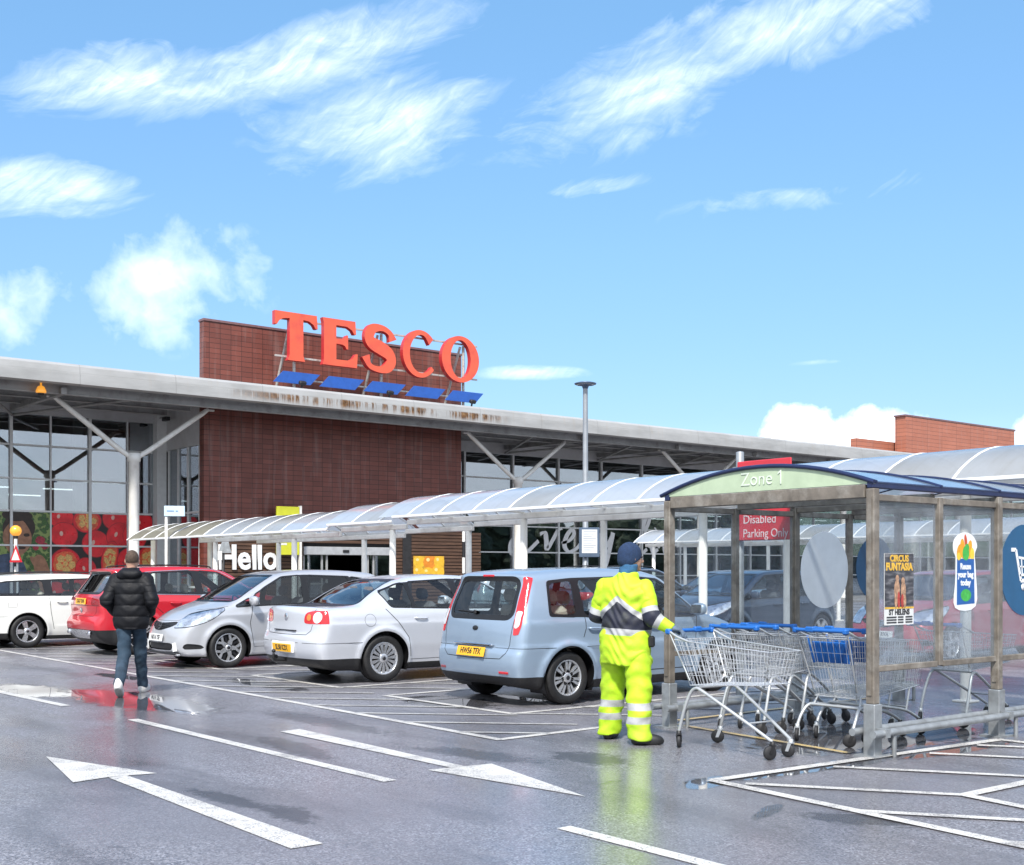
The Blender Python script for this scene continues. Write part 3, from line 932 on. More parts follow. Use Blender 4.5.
def spec_minimpv(fp='NK16 YSF', wheel='y5'):      # one-box hatch seen from its front
    L, H = 4.1, 1.54
    def regions(hw):
        return [
            dict(name='windscreen', mat=M_WSGLASS, f=front(mir([(.70, 1.045), (.55, 1.43)]), 2.35), seal=.025),
            dict(name='rear_window', mat=M_CGLASS, f=rear(mir([(.56, 1.0), (.50, 1.38)]), .7), seal=.03),
            dict(part=False, mat=2, f=side([(1.00, 1.01), (.98, 1.43), (1.85, 1.455), (2.27, 1.43), (2.6, 1.26), (2.84, 1.10), (2.84, .95), (1.9, .975)], hw)),
            dict(name='side_window', mat=M_CGLASS, f=side([(.50, 1.06), (.62, 1.36), (.98, 1.41), (1.0, 1.03)], hw, .1, 1), seal=.02, sides=True),
            dict(name='side_window', mat=M_DGLASS, f=side([(1.05, 1.03), (1.03, 1.41), (1.80, 1.435), (1.82, 1.0)], hw, .1, 1), seal=.022, sides=True),
            dict(name='side_window', mat=M_CGLASS, f=side([(1.94, 1.0), (1.92, 1.435), (2.25, 1.41), (2.78, 1.13), (2.80, .975)], hw, .1, 1), seal=.022, sides=True),
            dict(name='side_window', mat=M_CGLASS, f=side([(2.87, .97), (2.87, 1.085), (3.13, .955)], hw, .1, 1), seal=.02, sides=True),
            dict(name='headlight', mat=M_HEAD, f=lambda x, y, z: np.maximum(np.maximum(polysdf(chaikin([(3.28, .945), (3.55, .895), (3.85, .79), (4.02, .70), (4.06, .615), (3.86, .655), (3.6, .735)], 1), x + .10 * (y * y - .35), z), .44 - np.abs(y)), 3.2 - x), sides=True, inset=-.004, seal=.010),
            dict(name='grille', mat=M_BLACKPL, f=front(mir([(.10, .585), (.36, .645), (.47, .705), (.40, .725), (.10, .705)]), 3.7, 1), inset=.012),
            dict(name='lower_intake', mat=M_BLACKPL, f=front(mir([(.44, .285), (.50, .365), (.42, .40)]), 3.7, 1), inset=.02),
            dict(name='fog_light', mat=M_BLACKPL, f=front([(.64, .30), (.80, .31), (.76, .38), (.68, .40)], 3.4, 1, True), sides=True, inset=.02),
        ]
    def blade(root, x0, F, sy, sxr, szt, pmat):
        for sg in (-1, 1):
            e = MB(); x = sxr(sg * .54, .34, True)
            e.prism([(-.045, -.07), (.05, -.055), (.005, .075), (-.06, .06)] if sg > 0 else [(.045, -.07), (-.05, -.055), (-.005, .075), (.06, .06)], .012, frame((x - x0 + .0, sg * .54, .335), (-.25 * sg, 1, 0), (0, 0, 1)))
            e.build('bumper_blade', M_WPLATE, root)
    def bars(root, x0, F, sy, sxr, szt, pmat):
        e = MB()
        for z in (.62, .65, .68):
            w = .10 + (z - .585) * 2.4
            e.bar((sxr(0, z, True) - x0 + .004, -w, z + .012), (sxr(0, z, True) - x0 + .004, w, z + .012), .012, .008)
        e.build('grille_bar', M_ALLOYDK, root)
        e = MB(); e.span(3.97 - x0, 4.03 - x0, -.66, .66, .205, .235, 0, .01); e.build('front_splitter', pmat, root)
    return dict(L=L, W=1.70, H=H, ax=(.65, 3.25), rw=.315, rr=.222, tw=.205, wheel=wheel, seats=(2.1, 1.25),
        up=[(.10, .24), (.02, .38), (.0, .55), (.05, .75), (.10, .98), (.25, 1.25), (.36, 1.44), (.5, 1.49), (1.0, 1.53), (1.6, 1.54), (2.1, 1.515), (2.4, 1.46), (2.85, 1.24), (3.25, 1.035), (3.5, .965), (3.78, .86), (3.97, .735), (4.05, .62), (4.09, .50), (4.1, .40), (4.09, .28), (4.0, .20)],
        plan=[(0, .86), (.25, .93), (.9, .99), (1.9, 1.0), (3.0, .99), (3.5, .955), (3.8, .88), (4.0, .78), (4.1, .70)],
        bow=[(0, -.12), (1.2, -.05), (1.9, 0), (2.6, .10), (3.3, .22), (4.1, .30)], round=.09, flare=.024,
        tum=[(.12, -.07), (.22, -.012), (.3, -.02), (.5, 0), (.72, .0), (.86, -.012), (.98, -.035), (1.08, -.07), (1.44, -.20), (1.64, -.28)],
        crease=[([(.3, .92), (2.4, .86), (3.7, .80)], .011, .035), ([(1.0, .42), (3.0, .36)], .01, .03)],
        regions=regions, clad=[(0, .27), (.9, .2), (3.5, .19), (4.1, .20)],
        gaps=[('side', [(1.87, 1.0), (1.88, .33)], .0048), ('side', [(2.84, .97), (2.90, .7), (2.84, .33)], .0048), ('side', [(1.03, 1.03), (1.05, .75)], .0048), ('side', [(1.3, .32), (2.84, .32)], .003),
              ('front', [(.0, .735), (.40, .74), (.52, .80)], .003), ('side', [(3.24, .96), (3.6, .905)], .003)],
        mirror=(2.88, .995), handles=[(1.25, .87), (2.12, .86)], dash=1.0, fplate=(fp, .475),
        extras=[badge(.655, True, .058, M_CHROME, True), blade, bars, wipers(3.22, 1.04), slab('bumper_lip', (3.96, 0, .235), (.2, 1.2, .03), M_BLACKPL, .012)])

def spec_suv():
    L, H = 4.36, 1.61
    def regions(hw):
        return [
            dict(name='rear_light', mat=M_REDDK, f=lambda x, y, z: np.maximum(np.maximum(polysdf([(-.1, .90), (.14, .90), (.33, 1.02), (.30, 1.06), (.10, 1.06), (-.1, 1.06)], x, z), .47 - np.abs(y)), 0 * x - 1), sides=True, inset=-.004),
            dict(name='rear_window', mat=M_WSGLASS, f=rear(mir([(.60, 1.13), (.50, 1.46)]), .9, 1), seal=.04),
            dict(name='windscreen', mat=M_WSGLASS, f=front(mir([(.70, 1.10), (.56, 1.52)]), 2.4), seal=.02),
            dict(part=False, mat=2, f=side([(.59, 1.15), (.78, 1.42), (1.06, 1.48), (1.9, 1.52), (2.42, 1.49), (2.98, 1.17), (3.03, 1.05), (2.0, 1.07)], hw, .12)),
            dict(name='side_window', mat=M_CGLASS, f=side([(.62, 1.18), (.80, 1.40), (1.06, 1.46), (1.08, 1.12)], hw, .12, 1), seal=.025, sides=True),
            dict(name='side_window', mat=M_CGLASS, f=side([(1.14, 1.12), (1.10, 1.465), (1.86, 1.50), (1.92, 1.10)], hw, .12, 1), seal=.025, sides=True),
            dict(name='side_window', mat=M_CGLASS, f=side([(2.06, 1.10), (2.02, 1.50), (2.4, 1.47), (2.95, 1.15), (3.0, 1.08)], hw, .12, 1), seal=.025, sides=True),
            dict(name='headlight', mat=M_HEAD, f=front([(.42, .72), (.95, .75), (.95, .93), (.45, .86)], 3.7, 1, True), sides=True, inset=-.003),
            dict(name='grille', mat=M_BLACKPL, f=front(mir([(.3, .62), (.42, .84)]), 4.0), inset=.01),
            dict(name='skid_plate', mat=M_ALLOY, f=rear(mir([(.36, .30), (.60, .42), (.60, .455), (.4, .46)]), .6, 1), inset=-.012),
        ]
    def trim(root, x0, F, sy, sxr, szt, pmat):
        for sg in (-1, 1):
            pts = curve_pts([(.60, 1.16), (.80, 1.425), (1.06, 1.495), (2.0, 1.535), (2.42, 1.505), (2.98, 1.175)], 5)
            e = MB(); e.tube([(x - x0, sg * (sy(x, z) + .002), z) for x, z in pts], .009, 6)
            e.tube([(x - x0, sg * (sy(x, z) + .002), z) for x, z in [(.62, 1.15), (1.1, 1.09), (2.0, 1.065), (3.0, 1.05)]], .008, 6)
            e.build('chrome_strip', M_CHROME, root)
            e = MB(); e.tube(curve_pts([(x - x0, sg * .60, szt(x, .60) + dz) for x, dz in [(.75, 0), (.85, .035), (1.5, .035), (2.2, .035), (2.32, 0)]], 3), .014, 6); e.build('roof_rail', M_BLACKPL, root)
            e = MB(); blob(e, (.04 - x0, sg * .52, .40), (.03, .075, .04), .7); e.build('exhaust_trim', M_CHROME, root)
    return dict(L=L, W=1.84, H=H, ax=(.86, 3.49), rw=.345, rr=.235, tw=.215, wheel='twin5', seats=(2.3, 1.4),
        up=[(.16, .28), (.06, .36), (.01, .48), (.0, .60), (.05, .68), (.10, .74), (.08, .90), (.09, 1.04), (.17, 1.10), (.34, 1.33), (.44, 1.48), (.38, 1.545), (.55, 1.565), (1.1, 1.60), (1.8, 1.61), (2.35, 1.575), (2.65, 1.50), (3.1, 1.22), (3.4, 1.08), (3.9, 1.0), (4.2, .90), (4.32, .76), (4.36, .58), (4.33, .40), (4.2, .26)],
        plan=[(0, .85), (.25, .92), (.9, .99), (2, 1.0), (3.2, .99), (3.9, .93), (4.2, .83), (4.36, .72)],
        tum=[(.15, -.08), (.33, -.02), (.5, 0), (.82, 0), (.98, -.012), (1.08, -.04), (1.16, -.075), (1.5, -.21), (1.7, -.30)],
        crease=[([(.2, .97), (4.0, .93)], .012, .035)], round=.09, flare=.028, archgap=.05, regions=regions,
        clad=[(0, .46), (.45, .46), (.55, .50), (1.25, .36), (3.1, .36), (3.85, .46), (4.36, .42)],
        gaps=[('side', [(1.0, 1.08), (1.14, .85), (1.32, .7), (1.34, .4)], .0048), ('side', [(1.99, 1.09), (2.0, .4)], .0048), ('side', [(3.05, 1.06), (3.02, .4)], .0048),
              ('rear', [(0, .70), (.55, .70), (.66, .80), (.68, .90)], .004), ('rear', [(0, .89), (.9, .89)], .003)],
        mirror=(2.98, 1.08), handles=[(1.5, .93), (2.3, .92)], dash=1.06, rplate=('DX67 KHN', .965), seatmat=M_BEIGE,
        extras=[trim, rear_wiper(0, 1.16, 0, 1.17, .0, .38), badge(.80, False, .05), aerial(.9, .10), wipers(3.35, 1.1)])

def spec_estate(rp='YK09 WFD', wheel='five'):
    L, H = 4.82, 1.465
    def regions(hw):
        return [
            dict(name='rear_light', mat=M_RED, f=lambda x, y, z: np.maximum(np.maximum(polysdf([(-.1, .82), (.10, .82), (.15, 1.0), (.34, 1.36), (.36, 1.45), (-.1, 1.45)], x, z), .60 - .1 * (z - .8) - np.abs(y)), z - 1.45), sides=True, inset=-.004),
            dict(name='rear_window', mat=M_CGLASS, f=rear(mir([(.58, 1.02), (.50, 1.33)]), .8, 1), seal=.03),
            dict(name='windscreen', mat=M_WSGLASS, f=front(mir([(.68, 1.03), (.55, 1.37)]), 2.8), seal=.02),
            dict(part=False, mat=2, f=side([(.33, 1.02), (.46, 1.275), (.70, 1.315), (1.5, 1.345), (2.4, 1.365), (2.95, 1.34), (3.55, 1.06), (3.57, .995), (2.4, 1.01)], hw, .12)),
            dict(name='rear_quarter_window', mat=M_CGLASS, f=side([(.36, 1.05), (.48, 1.25), (.70, 1.29), (1.36, 1.315), (1.40, 1.045)], hw, .12, 1), seal=.028, sides=True),
            dict(name='side_window', mat=M_CGLASS, f=side([(1.56, 1.04), (1.53, 1.32), (2.38, 1.34), (2.43, 1.035)], hw, .12, 1), seal=.028, sides=True),
            dict(name='side_window', mat=M_CGLASS, f=side([(2.54, 1.035), (2.50, 1.34), (2.93, 1.32), (3.5, 1.06), (3.52, 1.02)], hw, .12, 1), seal=.028, sides=True),
            dict(name='headlight', mat=M_HEAD, f=front([(.45, .62), (.95, .65), (.95, .84), (.48, .80)], 4.3, 1, True), sides=True, inset=-.003),
            dict(name='grille', mat=M_BLACKPL, f=front(mir([(.28, .58), (.33, .78)]), 4.5), inset=.01),
        ]
    def rails(root, x0, F, sy, sxr, szt, pmat):
        for sg in (-1, 1):
            e = MB(); e.tube(curve_pts([(x - x0, sg * .60, szt(x, .60) + dz) for x, dz in [(.6, 0), (.7, .04), (1.7, .045), (2.5, .04), (2.65, 0)]], 3), .013, 6); e.build('roof_rail', M_BLACKPL, root)
    return dict(L=L, W=1.86, H=H, ax=(1.06, 3.88), rw=.325, rr=.215, tw=.21, wheel=wheel, seats=(2.6, 1.75),
        up=[(.14, .24), (.04, .34), (.0, .48), (.01, .64), (.06, .68), (.07, .85), (.10, 1.02), (.25, 1.26), (.33, 1.37), (.42, 1.41), (.9, 1.445), (1.7, 1.465), (2.4, 1.45), (2.9, 1.39), (3.3, 1.215), (3.72, 1.04), (4.2, .96), (4.55, .86), (4.72, .74), (4.80, .58), (4.82, .45), (4.78, .30), (4.65, .22)],
        plan=[(0, .86), (.25, .92), (.9, .98), (2, 1.0), (3.4, .99), (4.2, .94), (4.6, .84), (4.82, .72)],
        tum=[(.12, -.09), (.3, -.02), (.48, 0), (.76, 0), (.90, -.012), (.98, -.045), (1.08, -.085), (1.45, -.20), (1.65, -.28)],
        crease=[([(.1, .95), (4.2, .92)], .014, .03), ([(1.5, .42), (3.4, .42)], .008, .03)], round=.09, flare=.022, regions=regions,
        clad=[(0, .30), (.7, .30), (.9, .24), (4.2, .22), (4.82, .28)],
        gaps=[('side', [(1.47, 1.05), (1.50, .70), (1.56, .36)], .0048), ('side', [(2.47, 1.03), (2.5, .34)], .0048), ('side', [(3.54, 1.02), (3.5, .34)], .0048), ('side', [(.70, .80), (.86, .80), (.86, .93), (.70, .93), (.70, .80)], .002),
              ('rear', [(0, .66), (.6, .66), (.68, .80)], .004), ('side', [(.02, .62), (.70, .62)], .003)],
        mirror=(3.4, 1.02), handles=[(1.72, .90), (2.72, .89)], dash=1.0, rplate=(rp, .78), seatmat=M_BEIGE,
        extras=[rails, rear_wiper(0, 1.04, 0, 1.05, 0, .4), slab('high_brake_light', (.335, 0, 1.39), (.03, .3, .025), M_RED, .008), wipers(3.68, 1.04), exhaust(.5)])
# ------------------------------------------------------------------ sky, sun, camera
SUN_EL = R(50.0)
SUN_DIR = Vector((-.72, -.69, 0)).normalized()          # towards the sun, on the ground plan
def world():
    w = bpy.data.worlds.new('World'); SC.world = w; w.use_nodes = True
    t = NT.__new__(NT); t.t = w.node_tree; t.t.nodes.clear()
    sky = t.n('ShaderNodeTexSky', sky_type='NISHITA'); sky.sun_disc = False
    sky.sun_elevation = SUN_EL; sky.sun_rotation = math.atan2(SUN_DIR.x, SUN_DIR.y)
    sky.air_density = 1.0; sky.dust_density = .4; sky.ozone_density = 2.0; sky.altitude = 0
    g = t.n('ShaderNodeTexCoord').outputs['Generated']
    sp = t.n('ShaderNodeSeparateXYZ'); t.l(g, sp.inputs[0])
    X, Y, Z = sp.outputs
    # compass bearing and height of each direction of view, in degrees (bearing 0 = the way the camera looks)
    f_ = t.math('ADD', t.math('MULTIPLY', X, FW[0]), t.math('MULTIPLY', Y, FW[1]))
    r_ = t.math('ADD', t.math('MULTIPLY', X, RT[0]), t.math('MULTIPLY', Y, RT[1]))
    az = t.math('MULTIPLY', t.math('ARCTAN2', r_, f_), 180 / PI)
    el = t.math('MULTIPLY', t.math('ARCSINE', Z), 180 / PI)
    cm = t.n('ShaderNodeCombineXYZ'); t.l(az, cm.inputs[0]); t.l(el, cm.inputs[1])
    P = cm.outputs[0]
    def ell(a, e, ra, re, tilt):
        m = t.n('ShaderNodeMapping', vector_type='TEXTURE'); t.l(P, m.inputs[0])
        m.inputs['Location'].default_value = (a, e, 0); m.inputs['Rotation'].default_value = (0, 0, R(tilt)); m.inputs['Scale'].default_value = (ra, re, 1)
        d = t.n('ShaderNodeVectorMath', operation='LENGTH'); t.l(m.outputs[0], d.inputs[0])
        return t.mapr(d.outputs['Value'], 0, 1, 1, 0)
    def warp(sc, amt):
        n = t.n('ShaderNodeTexNoise'); t.l(P, n.inputs['Vector']); n.inputs['Scale'].default_value = sc; n.inputs['Detail'].default_value = 3
        v = t.n('ShaderNodeVectorMath', operation='MULTIPLY_ADD'); t.l(n.outputs['Color'], v.inputs[0]); v.inputs[1].default_value = (amt, amt, amt); t.l(P, v.inputs[2])
        return v.outputs[0]
    # thin streaky cirrus
    mp = t.n('ShaderNodeMapping', vector_type='TEXTURE'); t.l(warp(.12, 4.0), mp.inputs[0]); mp.inputs['Rotation'].default_value = (0, 0, R(15)); mp.inputs['Scale'].default_value = (10, 2.2, 1)
    st = t.noise(mp.outputs[0], 1.0, 9, .62, .7)
    mp2 = t.n('ShaderNodeMapping', vector_type='TEXTURE'); t.l(warp(.25, 2.0), mp2.inputs[0]); mp2.inputs['Rotation'].default_value = (0, 0, R(27)); mp2.inputs['Scale'].default_value = (4.5, .62, 1)
    st2 = t.noise(mp2.outputs[0], 1.0, 6, .6, .4)
    streak = t.math('ADD', t.math('MULTIPLY', st, .7), t.math('MULTIPLY', st2, .3))
    masks = None
    for a in ((-10.5, 22.7, 13, 2.2, 14), (-17.5, 21.6, 8, 1.9, 12), (-6.6, 20.3, 8.0, 3.2, 14), (-22.0, 16.6, 6.5, 1.9, 3), (6.5, 22.0, 10.5, 3.0, 17), (13, 24.0, 11, 2.4, 10), (2.5, 17.6, 6, .7, 6), (16, 9.6, 4, .25, 0), (1.0, 9.4, 3.5, .5, 0), (14, 17.0, 9, 1.0, 4)):
        e = ell(*a)
        if a[0] in (2.5, 16, 14): e = t.math('MULTIPLY', e, .5)
        masks = e if masks is None else t.math('MAXIMUM', masks, e)
    far = t.mapr(t.math('ABSOLUTE', az), 30, 50, 0, .75)        # the rest of the sky, out of the picture
    masks = t.math('MAXIMUM', masks, far)
    mp3 = t.n('ShaderNodeMapping', vector_type='TEXTURE'); t.l(warp(.35, 1.4), mp3.inputs[0]); mp3.inputs['Rotation'].default_value = (0, 0, R(42)); mp3.inputs['Scale'].default_value = (3.0, .36, 1)
    fib = t.mapr(t.math('ADD', t.math('MULTIPLY', st2, .55), t.math('MULTIPLY', t.noise(mp3.outputs[0], 1.0, 7, .66, .5), .45)), .36, .66, 0, 1)
    edge = t.math('ADD', masks, t.math('MULTIPLY', t.math('SUBTRACT', st, .5), 1.5))
    body = t.mapr(edge, .28, 1.30, 0, 1)
    ci = t.math('MULTIPLY', t.math('MULTIPLY', body, t.math('ADD', .30, t.math('MULTIPLY', fib, .80))), t.mapr(masks, 0, .25, 0, 1), clamp=True)
    # puffy low cloud
    pf = t.noise(warp(.5, 1.2), .55, 8, .55)
    pm_ = None
    for a in ((-16.4, 12.9, 6.2, 3.4, 14), (-23.6, 11.6, 4.0, 2.6, 0), (13.4, 6.2, 2.4, 2.0, 0), (17.2, 6.2, 3.0, 1.9, 10), (24.5, 5.8, 2.6, 1.8, 0), (19, 4.6, 9, 1.3, 0)):
        e = ell(*a); 
        if a[0] < 0: e = t.math('MULTIPLY', e, .66)
        pm_ = e if pm_ is None else t.math('MAXIMUM', pm_, e)
    cu = t.mapr(t.math('ADD', t.math('MULTIPLY', pf, .9), t.math('MULTIPLY', pm_, .75)), .58, t.mapr(az, -5, 5, 1.10, .90), 0, 1)
    cu = t.math('MULTIPLY', cu, t.mapr(pm_, 0, .12, 0, 1), clamp=True)
    cl = t.math('MAXIMUM', t.math('MULTIPLY', ci, .72), t.math('MULTIPLY', cu, t.mapr(az, -5, 5, .52, 1.0)), clamp=True)
    # heavier grey cloud on the far side of the sky, which the shop windows mirror
    bk = t.mapr(t.math('ABSOLUTE', az), 60, 110, 0, 1)
    bn = t.noise(P, .05, 6, .55)
    bk = t.math('MULTIPLY', bk, t.mapr(el, 28, 48, 1, 0))
    bcl = t.math('MULTIPLY', bk, t.mapr(bn, .35, .6, .35, 1.0))
    hs = t.n('ShaderNodeHueSaturation'); hs.inputs['Saturation'].default_value = 1.12; t.l(t.mix(1.0, sky.outputs[0], t.ramp(t.mapr(el, 0, 60, 0, 1), [(0, (.50, .53, .575)), (.12, (.545, .57, .615)), (.25, (.75, .785, .79)), (.45, (.98, 1.05, .98)), (1, 1.0)]), 'MULTIPLY'), hs.inputs['Color'])
    c = t.mix(cl, hs.outputs[0], (8.0, 8.3, 8.7))
    c = t.mix(bcl, c, (4.4, 4.6, 5.0))
    bg = t.n('ShaderNodeBackground'); t.l(c, bg.inputs[0]); bg.inputs[1].default_value = .135
    o = t.n('ShaderNodeOutputWorld'); t.l(bg.outputs[0], o.inputs[0])
world()
sl = bpy.data.lights.new('sun', 'SUN'); sl.energy = 3.0; sl.angle = R(5); sl.color = (1, .955, .89)
so = bpy.data.objects.new('sun', sl); COL.objects.link(so)
to = Vector((SUN_DIR.x * math.cos(SUN_EL), SUN_DIR.y * math.cos(SUN_EL), math.sin(SUN_EL)))
so.rotation_euler = to.to_track_quat('Z', 'Y').to_euler(); so.location = (0, 0, 40)

cd = bpy.data.cameras.new('camera'); co = bpy.data.objects.new('camera', cd); COL.objects.link(co)
co.location = (0, 0, EYE); co.rotation_euler = (PI / 2, 0, HEAD - PI / 2)
cd.sensor_width = 36; cd.lens = 36 * FOC / 1024; cd.shift_y = (570 - 432.5) / 1024; cd.clip_end = 3000; cd.clip_start = .05
SC.camera = co
SC.view_settings.view_transform = 'Standard'; SC.view_settings.look = 'None'; SC.view_settings.exposure = .98; SC.view_settings.gamma = 1
SC.cycles.max_bounces = 8; SC.cycles.transparent_max_bounces = 24; SC.cycles.caustics_reflective = False; SC.cycles.caustics_refractive = False
SC.cycles.sample_clamp_indirect = 6; SC.cycles.use_denoising = True

# ------------------------------------------------------------------ ground
def asphalt():
    m = bpy.data.materials.new('wet_asphalt'); t = NT(m); v = t.obj()
    agg = t.n('ShaderNodeTexVoronoi'); agg.inputs['Scale'].default_value = 90; t.l(v, agg.inputs['Vector'])
    fine = t.noise(v, 160, 2); mid = t.noise(v, 9, 5, .6); big = t.noise(v, .45, 6, .55, .6); str_ = t.noise(t.scale(v, (.9, .25, 1)), 1.1, 6, .6, .5)
    c = t.ramp(agg.outputs['Color'], [(.08, (.055, .053, .060)), (.5, (.198, .194, .214)), (.95, (.47, .465, .50))])
    c = t.mix(t.mapr(mid, .35, .7, 0, .45), c, (.18, .168, .172))
    c = t.mix(t.mapr(big, .40, .62, 0, .6), c, (.17, .163, .176))
    # tyre polish and darker wheel tracks, old stains
    c = t.mix(t.mapr(str_, .50, .64, 0, .6), c, (.075, .071, .075))
    oil = t.noise(v, 1.7, 5, .6, 1.2); c = t.mix(t.mapr(oil, .66, .74, 0, .7), c, (.04, .038, .04))
    spk = t.noise(v, 38, 2); c = t.mix(t.mapr(spk, .62, .70, 0, .5), c, (.05, .048, .05))
    # standing water: a few measured puddles plus a broken film
    sp = t.n('ShaderNodeSeparateXYZ'); t.l(v, sp.inputs[0])
    pud = None
    for (x, y, rx, ry, tl) in ((5.2, 13.7, .55, 2.0, 6), (4.6, 15.6, .40, 1.2, 0), (7.6, 5.75, 1.15, .17, -3), (6.45, 5.85, .35, .17, 15), (9.4, 6.5, 1.6, .8, 0), (9.2, 5.55, .9, .12, -2), (5.95, 4.9, .30, .07, 24), (8.9, 11.0, .12, 1.0, 0), (8.0, 11.3, .5, .9, 0), (7.3, 14.5, .25, 1.2, 0), (8.2, 18.8, .5, 1.2, 0), (6.2, 16.9, .2, .8, 4)):
        mp = t.n('ShaderNodeMapping', vector_type='TEXTURE'); t.l(v, mp.inputs[0]); mp.inputs['Location'].default_value = (x, y, 0); mp.inputs['Rotation'].default_value = (0, 0, R(tl)); mp.inputs['Scale'].default_value = (rx, ry, 1)
        d = t.n('ShaderNodeVectorMath', operation='LENGTH'); t.l(mp.outputs[0], d.inputs[0])
        e = t.mapr(d.outputs['Value'], 0, 1.35, 1, 0)
        pud = e if pud is None else t.math('MAXIMUM', pud, e)
    wn = t.noise(v, 4.5, 8, .68, .6)
    puddle = t.mapr(t.math('ADD', pud, t.math('MULTIPLY', wn, 1.0)), .76, .94, 0, 1)
    film = t.mapr(t.noise(v, .32, 5, .6, .8), .36, .58, 0, 1)
    film2 = t.mapr(t.noise(t.scale(v, (1, .35, 1)), 1.6, 6, .65), .45, .7, 0, 1)
    wet = t.math('MULTIPLY', t.math('ADD', t.math('MULTIPLY', film, .6), t.math('MULTIPLY', film2, .4)), 1.0, clamp=True)
    near = None
    for (x, y, rx, ry, tl) in ((5.6, 5.6, 2.1, 3.6, 0), (4.2, 3.9, 2.6, 2.2, 20), (5.3, 12.5, 1.2, 4.0, 0), (2.6, 11.5, 1.6, 4.0, 0), (9.6, 6.6, 2.6, 1.4, 0)):
        mp = t.n('ShaderNodeMapping', vector_type='TEXTURE'); t.l(v, mp.inputs[0]); mp.inputs['Location'].default_value = (x, y, 0); mp.inputs['Rotation'].default_value = (0, 0, R(tl)); mp.inputs['Scale'].default_value = (rx, ry, 1)
        d = t.n('ShaderNodeVectorMath', operation='LENGTH'); t.l(mp.outputs[0], d.inputs[0])
        e = t.mapr(d.outputs['Value'], .2, 1.3, 1, 0); near = e if near is None else t.math('MAXIMUM', near, e)
    film_ = t.math('ADD', t.math('MULTIPLY', wet, .75), t.math('MULTIPLY', near, .55), clamp=True)
    c = t.mix(t.math('MULTIPLY', film_, .22), c, (.09, .087, .10))
    dmp = None
    for (x, y, rx, ry, tl) in ((3.45, 7.4, .12, .62, 6), (3.55, 6.7, .16, .35, -8), (5.9, 7.9, .25, .8, 10), (6.5, 7.2, .3, .5, 0), (6.2, 4.4, .22, .4, 30), (5.95, 10.6, .25, 1.3, 0), (4.9, 9.2, .2, .9, -6)):
        mp = t.n('ShaderNodeMapping', vector_type='TEXTURE'); t.l(v, mp.inputs[0]); mp.inputs['Location'].default_value = (x, y, 0); mp.inputs['Rotation'].default_value = (0, 0, R(tl)); mp.inputs['Scale'].default_value = (rx, ry, 1)
        d = t.n('ShaderNodeVectorMath', operation='LENGTH'); t.l(mp.outputs[0], d.inputs[0])
        e = t.mapr(d.outputs['Value'], 0, 1.3, 1, 0); dmp = e if dmp is None else t.math('MAXIMUM', dmp, e)
    damp = t.mapr(t.math('ADD', dmp, t.math('MULTIPLY', t.noise(v, 9, 7, .7, .8), 1.3)), .92, 1.15, 0, 1)
    c = t.mix(t.math('MULTIPLY', damp, .75), c, (.022, .020, .020))
    c = t.mix(t.math('MULTIPLY', puddle, .65), c, (.014, .014, .015))
    cr = t.n('ShaderNodeMix', data_type='FLOAT'); t.l(puddle, cr.inputs[0]); t.l(t.mapr(film_, 0, 1, .34, .13), cr.inputs[2]); cr.inputs[3].default_value = .02
    b = t.bsdf(Base_Color=c, Roughness=.55, Specular_IOR_Level=.45, Coat_Weight=t.math('MAXIMUM', puddle, t.mapr(film_, 0, .8, .45, 1.0)), Coat_Roughness=cr.outputs[0])
    hgt = t.math('ADD', t.math('MULTIPLY', agg.outputs['Distance'], .8), fine)
    bp = t.n('ShaderNodeBump'); t.l(hgt, bp.inputs['Height']); bp.inputs['Distance'].default_value = .005; bp.inputs['Strength'].default_value = .5
    t.l(bp.outputs[0], b.inputs['Normal'])
    bc = t.n('ShaderNodeBump'); t.l(hgt, bc.inputs['Height']); bc.inputs['Distance'].default_value = .004
    t.l(t.math('MULTIPLY', t.math('SUBTRACT', 1.0, puddle), t.mapr(film_, 0, 1, .42, .10)), bc.inputs['Strength']); t.l(bc.outputs[0], b.inputs['Coat Normal'])
    t.out(b.outputs[0]); return m
mb = MB(); mb.flat([(-400, -400, 0), (500, -400, 0), (500, 500, 0), (-400, 500, 0)])
tag(mb.build('ground', asphalt()), 'wet dark asphalt of the car park', None, None, 'structure')

def road_paint(name, col, worn=.55):
    m = bpy.data.materials.new(name); t = NT(m); v = t.obj()
    agg = t.n('ShaderNodeTexVoronoi'); agg.inputs['Scale'].default_value = 85; t.l(v, agg.inputs['Vector'])
    n = t.noise(v, 14, 7, .68); big = t.noise(v, 2.2, 5, .6)
    c = t.ramp(n, [(.3, tuple(x * .72 for x in col)), (.6, col)])
    c = t.mix(t.mapr(big, .45, .7, 0, .35), c, (.33, .31, .28))
    w = t.math('ADD', t.math('MULTIPLY', agg.outputs['Distance'], .35), t.math('ADD', t.math('MULTIPLY', n, .6), t.math('MULTIPLY', big, .4)))
    c = t.mix(t.mapr(w, worn + .12, worn + .26, 0, .85), c, (.17, .163, .168))
    b = t.bsdf(Base_Color=c, Roughness=t.mapr(big, .3, .7, .30, .5))
    t.l(t.bump(t.math('ADD', agg.outputs['Distance'], n), .18, .004), b.inputs['Normal'])
    t.out(b.outputs[0]); return m
M_LINE = road_paint('white_road_paint', (.72, .70, .65), .54)
M_LINEOLD = road_paint('worn_road_paint', (.62, .61, .57), .50)
M_YLINE = road_paint('yellow_road_paint', (.62, .45, .16), .55)
LINE_Z = [.004]
